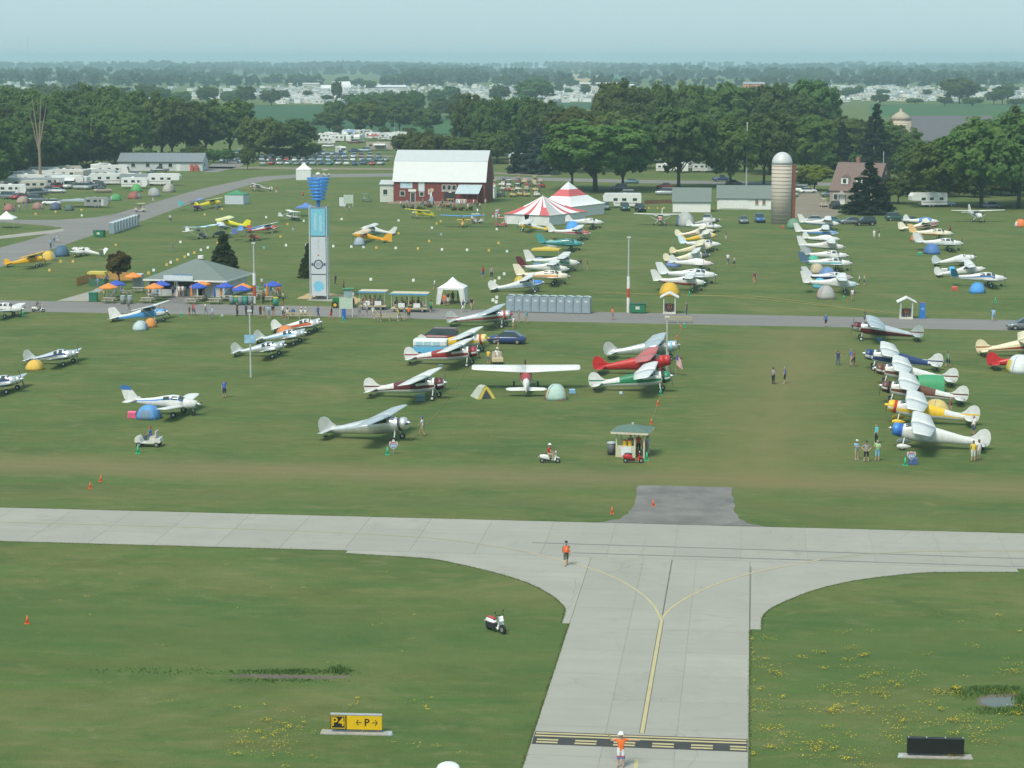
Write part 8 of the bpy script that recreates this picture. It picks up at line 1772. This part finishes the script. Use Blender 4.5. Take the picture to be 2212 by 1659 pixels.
# marker tokens on the grass strip
mk = {}
def marker(px, py, c):
    if c not in mk:
        mb = MB().use(paint({'white': (.6, .62, .6), 'yellow': (.5, .33, .05), 'teal': (.16, .3, .32)}[c], .6)); mb.quad((-.2, -.14, 0), (.2, -.14, 0), (.2, 0, .42), (-.2, 0, .42)); mb.quad((.2, .14, 0), (-.2, .14, 0), (-.2, 0, .42), (.2, 0, .42)); mb.quad((-.2, .14, 0), (-.2, -.14, 0), (-.2, 0, .42)); mb.quad((.2, -.14, 0), (.2, .14, 0), (.2, 0, .42)); mk[c] = mb.mesh('strip_marker')
    tag(link('strip_marker', mk[c], None, G(px, py), rt.uniform(-.3, .3)), '%s folded edge marker on the grass strip' % c, 'marker', 'strip edge markers')
for px, py, c in [(107, 586, 'yellow'), (131, 567, 'yellow'), (158, 567, 'yellow'), (206, 549, 'yellow'), (250, 531, 'yellow'), (332, 586, 'white'), (321, 592, 'yellow'), (360, 574, 'yellow'), (369, 569, 'white'), (383, 563, 'yellow'), (399, 557, 'yellow'), (407, 552, 'white'), (420, 548, 'yellow'), (434, 542, 'white'), (449, 537, 'white'), (470, 527, 'yellow'), (390, 525, 'white'), (480, 453, 'yellow'), (442, 465, 'yellow'), (544, 499, 'yellow'), (575, 471, 'white'), (606, 513, 'yellow'), (618, 532, 'white'), (621, 486, 'yellow'), (570, 537, 'teal'), (633, 497, 'teal'), (720, 534, 'white'), (759, 535, 'white'), (785, 536, 'white'), (813, 537, 'yellow'), (855, 538, 'white'), (903, 539, 'yellow'), (955, 541, 'white'), (1009, 542, 'white'), (1056, 543, 'yellow'), (1095, 545, 'white'), (738, 475, 'white'), (861, 506, 'yellow'), (845, 522, 'yellow'), (927, 523, 'yellow'), (933, 494, 'white'), (861, 478, 'white'), (952, 480, 'yellow'), (943, 485, 'yellow'), (1073, 497, 'white'), (1077, 527, 'yellow'), (953, 508, 'teal'), (801, 606, 'white'), (893, 608, 'white'), (762, 638, 'white'), (1078, 603, 'white'), (1069, 610, 'white'), (1089, 594, 'white'), (1073, 645, 'white'), (1065, 651, 'white'), (1072, 655, 'white'), (176, 455, 'yellow'), (120, 459, 'yellow'), (77, 464, 'yellow'), (177, 467, 'white'), (1402, 451, 'yellow'), (1420, 451, 'yellow'), (1434, 451, 'yellow'), (656, 479, 'white'), (662, 530, 'white')]: marker(px, py, c)
# small camp clutter
for px, py, c, l, s_ in ((286, 903, (.6, .1, .2), 'pink and red folding chair at the tail of the white blue plane', 1.0), (1236, 838+12, (.2, .4, .6), 'blue and white cool box beside the pale green tent', .7), (1341, 851, (.4, .6, .75), 'small pale blue bucket at the green-nosed plane', .35), (1900, 738, (.06, .2, .35), 'blue cool box under the maroon-nosed plane', .7), (1972, 1003, (.05, .1, .25), 'dark blue folded tarp by the shield sign', .9), (1987, 551, (.05, .35, .2), 'green camp chair at the fourth column', .8), (2062, 628, (.5, .1, .06), 'red and yellow bicycle bags at the V tail plane', 1.0), (2040, 590, (.5, .52, .52), 'grey folded bicycles at the fourth column', 1.2), (1690, 493, (.4, .08, .05), 'small red cool box at foot of the silo', .7), (908, 867, (.1, .17, .17), 'dark luggage bundle under the maroon-nosed white plane', 1.1), (952, 795, (.12, .2, .2), 'dark cool box under the red-nosed plane', .6), (480, 484+200, (.3, .36, .36), 'small grey crate at the verge', .4)):
    t = thing('camp_chair' if 'chair' in l else 'camp_gear', l, 'gear', G(px, py), rt.uniform(-.3, .3), 'camp clutter')
    part('body', MB().use(paint(c, .6)).box((0, 0, .28*s_), (.9*s_, .5*s_, .5*s_), 0, None, .85), t); part('top', MB().use(paint([min(1, x*1.6+.05) for x in c], .6)).box((0, .05, .58*s_), (.8*s_, .4*s_, .1*s_)), t)
# row of wooden rails by the sheds and white rail
plank_fence([(1392, 441), (1420, 440), (1452, 439)], .9, (.2, .1, .06), 'low brown board fence left of the white shed')
plank_fence([(1240, 476), (1252, 460), (1262, 444)], 1.1, (.55, .55, .52), 'short pale picket fence right of the striped tent')
# ---- taxiway signs
def sign_box(name, px, py, L, h, label):
    p = G(px, py); t = thing(name, label, 'sign', p, R(-4)); pd = MB().use(paint((.36, .35, .32), .9, 0, .2, 3)); pd.box((0, -.06, .03), (L*1.3, .62, .06)); part('concrete_base', pd, t); return t
yl, bk = paint((.72, .46, .01), .4, 0, .06), paint((.02, .022, .022), .4, 0, .1)
t = sign_box('taxiway_sign', 770, 1583, 2.75, .8, 'black and yellow taxiway sign reading P4 with arrows either side of P')
SW = 116*mpp(1583)*.98; x0 = -SW/2; h0_, h1_ = .22, .95
lf = part('location_panel', MB().use(bk).box((x0+SW*.155, 0, (h0_+h1_)/2), (SW*.31, .26, h1_-h0_)), t)
rt_ = part('direction_panel', MB().use(yl).box((x0+SW*.49, 0, (h0_+h1_)/2), (SW*.34, .26, h1_-h0_)), t); part('direction_panel', MB().use(yl).box((x0+SW*.83, 0, (h0_+h1_)/2), (SW*.335, .26, h1_-h0_)), t)
part('top_trim', MB().use(paint((.35, .36, .36))).box((0, 0, h1_+.02), (SW, .28, .04)), t)
for x in (-.42, -.15, .15, .42): part('leg', MB().use(paint((.3, .3, .3))).box((x*SW, 0, .15), (.07, .07, .16)), t)
f_ = -.134
mb = MB().use(yl); a, b_ = x0+SW*.015, x0+SW*.295
for c, s_ in ((((a+b_)/2, f_, h1_-.05), (b_-a, .01, .035)), (((a+b_)/2, f_, h0_+.05), (b_-a, .01, .035)), ((a+.02, f_, (h0_+h1_)/2), (.035, .01, h1_-h0_-.12)), ((b_-.02, f_, (h0_+h1_)/2), (.035, .01, h1_-h0_-.12))): part('border_strip', MB().use(yl).box(c, s_), lf)
def bold(o, k=.012):
    return o
def sign_text(txt, size, mat, parent, loc, off):
    cu = bpy.data.curves.new('lettering', 'FONT'); cu.body = txt; cu.size = size; cu.align_x = 'CENTER'; cu.align_y = 'CENTER'; cu.extrude = .004; cu.offset = off
    o = bpy.data.objects.new('lettering', cu); COL.objects.link(o); bpy.context.view_layer.update()
    me = bpy.data.meshes.new_from_object(o.evaluated_get(bpy.context.evaluated_depsgraph_get())); bpy.data.objects.remove(o)
    me.materials.clear(); me.materials.append(mat); x = link('lettering', me, parent, loc); x.rotation_euler = (math.pi/2, 0, 0); return x
sign_text('P', .62, yl, lf, (x0+SW*.088, f_-.012, .585), .008); sign_text('4', .62, yl, lf, (x0+SW*.222, f_-.012, .585), .008)
sign_text('P', .52, bk, rt_, (x0+SW*.71, f_-.006, .585), .006)
for cx, sg in ((.56, -1), (.86, 1)):
    c = x0+SW*cx; part('arrow', MB().use(bk).box((c, f_, .585), (SW*.1, .01, .035)), rt_)
    for dz in (-1, 1): part('arrow_head', MB().use(bk).quad(*[(c+sg*(SW*.055+ax), f_-.006, .585+dz*az) for ax, az in ((0, 0.02), (0, -.02), (-.13, .12), (-.1, .16))]), rt_)
part('base_light', MB().use(paint((.35, .45, .5), .4)).tube((SW*.66, -.2, 0), (SW*.66, -.2, .12), .16, .12, 10), t)
t = sign_box('taxiway_sign', 2020, 1634, 2.7, .8, 'plain black back of a taxiway sign on a concrete base')
SW = 122*mpp(1634); part('back_panel', MB().use(paint((.012, .013, .014), .5, 0, .2, 2)).box((0, 0, .55), (SW, .3, .78)), t)
for x in (-.48, -.16, .17, .48): part('lug', MB().use(paint((.4, .42, .42))).box((x*SW, 0, .96), (.05, .1, .05)), t)
for x in (-.4, .4): part('leg', MB().use(paint((.3, .3, .3))).box((x*SW, 0, .13), (.07, .07, .14)), t)
part('base_light', MB().use(paint((.4, .48, .5), .4)).tube((-SW*.62, -.2, 0), (-SW*.62, -.2, .1), .16, .12, 10), t)
# white canopy of a vehicle just peeping into the frame at the bottom
t = thing('golf_cart', 'white cart roof just showing at the bottom of the grass', 'golf cart', G(968, 1652, 1.9).to_2d().to_3d(), R(0)); mb = MB().use(paint((.76, .77, .76), .4)); mb.smooth = True; mb.dome((0, 0, 1.72), (.55, .9, .16), 14, 4); part('roof', mb, t)
part('body', MB().use(paint((.7, .7, .68), .4)).prism([(-.9, .3), (-.9, .8), (-.1, .8), (.2, .4), (.5, .4), (.7, .85), (1.0, .7), (1.0, .3)], -.55, .55), t)
for x in (-.5, .5):
    for y in (-.5, .5): part('roof_post', MB().use(bk).tube((x*.9, y, .75), (x*.8, y, 1.75), .025, n=5), t)
for x in (-.6, .7):
    for y in (-.5, .5): wheel_part(t, x, y, .23, .18)
# ================================================================== summer haze in the air
hz = bpy.data.materials.new('haze_air'); hz.use_nodes = True; n = hz.node_tree; n.nodes.clear()
pv = n.nodes.new('ShaderNodeVolumePrincipled'); pv.inputs['Color'].default_value = (.6, .82, .93, 1); pv.inputs['Density'].default_value = 0.00017
pv.inputs['Anisotropy'].default_value = 0.1
om = n.nodes.new('ShaderNodeOutputMaterial'); n.links.new(pv.outputs[0], om.inputs['Volume'])
mb = MB().use(hz); mb.box((0, 4700, 29), (11000, 10400, 60)); o = link('haze', mb.mesh('haze')); o['kind'] = 'stuff'
